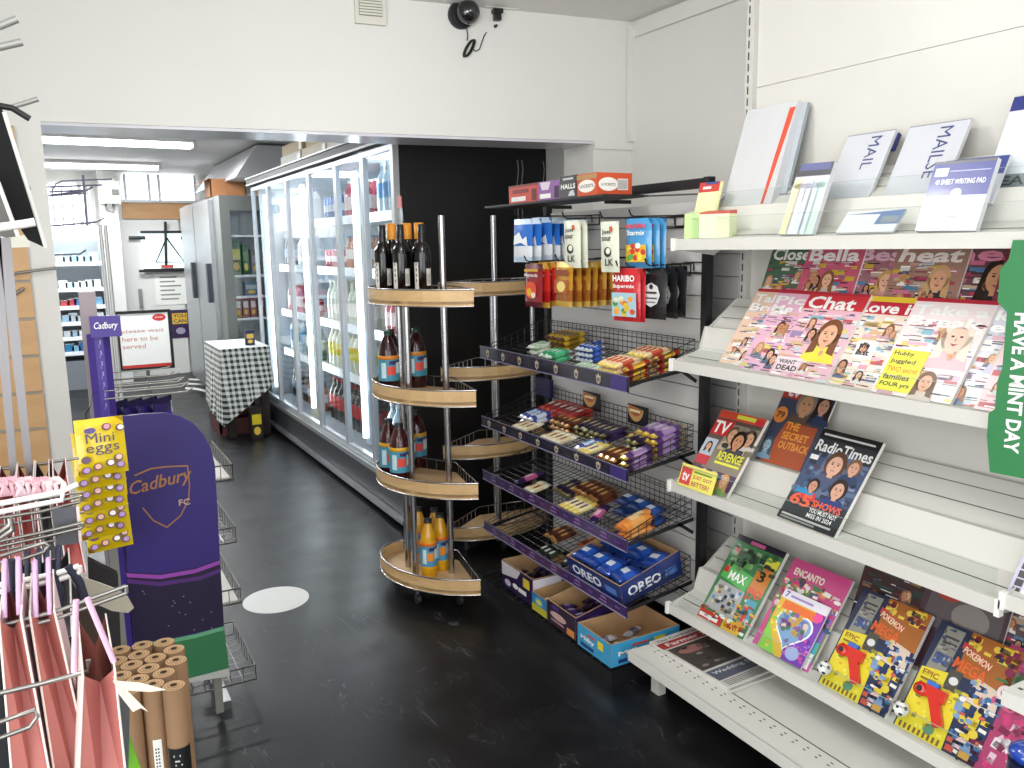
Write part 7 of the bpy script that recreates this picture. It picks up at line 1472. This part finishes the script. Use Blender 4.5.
# rear row of small patterned bags
for k, (pt, pb, f_, g_) in enumerate((((6, 484), (10, 560), '#d8b0b8', '#8a3c3c'), ((24, 480), (28, 565), '#e4c4ca', '#9a4440'), ((44, 478), (50, 560), '#dcb6c0', '#2c2a2e'), ((58, 476), (72, 575), '#e8cfd2', '#a84a44'))):
    gift_bag('gift_bag', ['pink patterned gift bag at the left edge of the rear row', 'pink patterned gift bag second in the rear row', 'dark sided pink gift bag third in the rear row', 'pink gift bag with rust red side at the right of the rear row'][k], pt, pb, 1.75+0.01*k, 0.03, 0.05, 0.16, f_, g_, '#e6d6d6')
for k, (px, c) in enumerate(((8, '#d8a8b4'), (24, '#e6c6cc'), (40, '#dca9b4'), (52, '#ecd4d4'))):
    a = AY(px, 488, 1.62); t = thing('tissue_bow', 'pink gift bow on the rear rack prong, %s from the left' % ['first', 'second', 'third', 'fourth'][k], 'bow', a); mb = MB(); r = random.Random(k)
    for i in range(7): an = i*0.9; mb.tube([(a.x+0.004*i-0.012, a.y, a.z-0.012), (a.x+0.004*i-0.012+0.012*math.cos(an), a.y-0.01, a.z+0.012+0.004*math.sin(an)), (a.x+0.004*i-0.006, a.y+0.008, a.z+0.004), (a.x+0.004*i-0.016, a.y+0.01, a.z+0.016)], 0.0042, mat(c, 0.5), 6)
    mb.build('bow_loops', t)
# middle row: monochrome patterned bags with navy rope
for k, (pt, pb, f_) in enumerate((((12, 590), (14, 650), '#d9d6d2'), ((32, 578), (30, 640), '#cbc7c4'), ((52, 575), (54, 640), '#e2dfdb'))):
    t, a, b_ = gift_bag('gift_bag', ['white and black gift bag with navy rope at the left of the middle row', 'grey gift bag in the middle row', 'white patterned gift bag at the right of the middle row'][k], pt, pb, 1.42, 0.05, 0.05, 0.12, f_, '#3a3638', '#e6e2de'); handle(t, a, 1.43, 0.04, 0.06, '#22263c', r_=0.004)
for k, (A, B) in enumerate((((10, 560), (8, 612)), ((52, 572), (60, 605)), ((68, 566), (85, 600)))):
    mb = MB(); a, b_ = AY(*A, 1.36), AY(*B, 1.36); mb.tube([a, (a+b_)/2+Vector((0.004, 0, 0)), b_], 0.0065, mat('#23263a', 0.7)); tag(mb.build('navy_rope', None, tuple(b_)), 'navy rope handle hanging %s' % ['at the left edge of the rack', 'in the middle of the white double prong', 'at the right end of the white double prong'][k], 'rope handle')
t = thing('acetate_header', 'translucent beige curved plastic header beside the gift bag rack', 'plastic header', AY(100, 595, 1.5)); mb = MB(); P = [AY(*p, 1.5) for p in ((66, 570), (82, 577), (100, 583), (116, 589), (128, 597), (134, 608), (128, 613), (112, 611), (96, 604), (78, 592))]; n = len(P)
mb.add([tuple(p) for p in P]+[(p.x, p.y+0.003, p.z) for p in P], [list(range(n)), list(range(n, 2*n))[::-1]]+[(k, (k+1) % n, n+(k+1) % n, n+k) for k in range(n)], mat('#a9a292', 0.3)); mb.build('plastic_sheet', t)
# the rack itself
gr_ = thing('gift_bag_rack', 'silver wire rack of prongs carrying gift bags at the lower left', 'display rack', (-0.25, 1.45, 0))
def prong(pts, y, r_, m_, gap=None, nm='prong'):
    P = [AY(px, py, y) for px, py in pts]; mb = MB(); mb.tube(P, r_, m_, 8)
    if gap: Q = [p+Vector((0, 0.0, -gap)) for p in P]; mb.tube(Q, r_, m_, 8); mb.cyl(P[-1], Q[-1], r_, m_, 8)
    mb.build(nm, gr_)
prong([(-90, 520), (30, 498), (60, 492), (78, 484)], 1.45, 0.0045, M_WHITEWIRE)
prong([(-90, 530), (30, 506), (62, 500), (64, 484)], 1.45, 0.0045, M_WHITEWIRE)
prong([(-90, 525), (40, 506), (80, 496)], 1.55, 0.003, M_WIRE, 0.01)
prong([(-90, 560), (40, 533), (82, 523)], 1.5, 0.003, M_WIRE, 0.008)
prong([(-90, 604), (10, 583), (55, 574), (79, 566)], 1.36, 0.0045, M_WHITEWIRE, 0.010)
prong([(-90, 650), (60, 610), (126, 586)], 1.22, 0.003, M_WIRE, 0.010)
prong([(-90, 714), (40, 684), (88, 671), (88, 660)], 1.12, 0.0032, M_WIRE)
prong([(-90, 545), (0, 532), (12, 524), (10, 518)], 1.3, 0.004, M_WIRE, 0.008)
prong([(-90, 572), (20, 560), (44, 552), (49, 545), (44, 543), (0, 556)], 1.4, 0.003, M_WIRE)
prong([(-90, 755), (0, 738), (30, 727), (38, 716), (34, 710), (0, 722)], 1.1, 0.003, M_WIRE)
mb = MB()
for px in (2, 16, 30, 38, 50): mb.cyl(AY(px, 500, 1.6), AY(px+12, 585, 1.6), 0.0022, M_WIRE, 6)
for A, B in (((-60, 515), (84, 492)), ((-60, 535), (84, 512)), ((-60, 562), (84, 535))): mb.cyl(AY(*A, 1.6), AY(*B, 1.6), 0.0022, M_WIRE, 6)
mb.build('wire_pocket', gr_)
xp = -0.25
for y in (1.15, 1.7): MB().cyl((xp, y, 0.0), (xp, y, 1.25), 0.012, M_WIRE, 12).build('post', gr_)
for z in (0.5, 0.9, 1.2): MB().cyl((xp, 1.15, z), (xp, 1.7, z), 0.008, M_WIRE, 10).build('cross_bar', gr_)
slab([(52, 510), (76, 506), (79, 543), (58, 546)], 1.52, 0.004, mat('#55565c', 0.5), 'price_ticket', 'dark grey price ticket clipped to the gift bag rack', 'ticket')
slab([(76, 507), (79, 507), (82, 541), (79, 543)], 1.515, 0.004, mat('#e2cfc8', 0.5), 'ticket_holder', 'pale pink edge strip beside the grey price ticket', 'strip')
# dark goods behind the rack; first is a sheet added for the dark gap
slab([(88, 560), (118, 575), (126, 768), (96, 770)], 2.1, 0.03, mat('#1a1518', 0.6), 'dark_gap_sheet', 'added dark sheet filling the gap behind the rack near the purple panel', 'gift bag')
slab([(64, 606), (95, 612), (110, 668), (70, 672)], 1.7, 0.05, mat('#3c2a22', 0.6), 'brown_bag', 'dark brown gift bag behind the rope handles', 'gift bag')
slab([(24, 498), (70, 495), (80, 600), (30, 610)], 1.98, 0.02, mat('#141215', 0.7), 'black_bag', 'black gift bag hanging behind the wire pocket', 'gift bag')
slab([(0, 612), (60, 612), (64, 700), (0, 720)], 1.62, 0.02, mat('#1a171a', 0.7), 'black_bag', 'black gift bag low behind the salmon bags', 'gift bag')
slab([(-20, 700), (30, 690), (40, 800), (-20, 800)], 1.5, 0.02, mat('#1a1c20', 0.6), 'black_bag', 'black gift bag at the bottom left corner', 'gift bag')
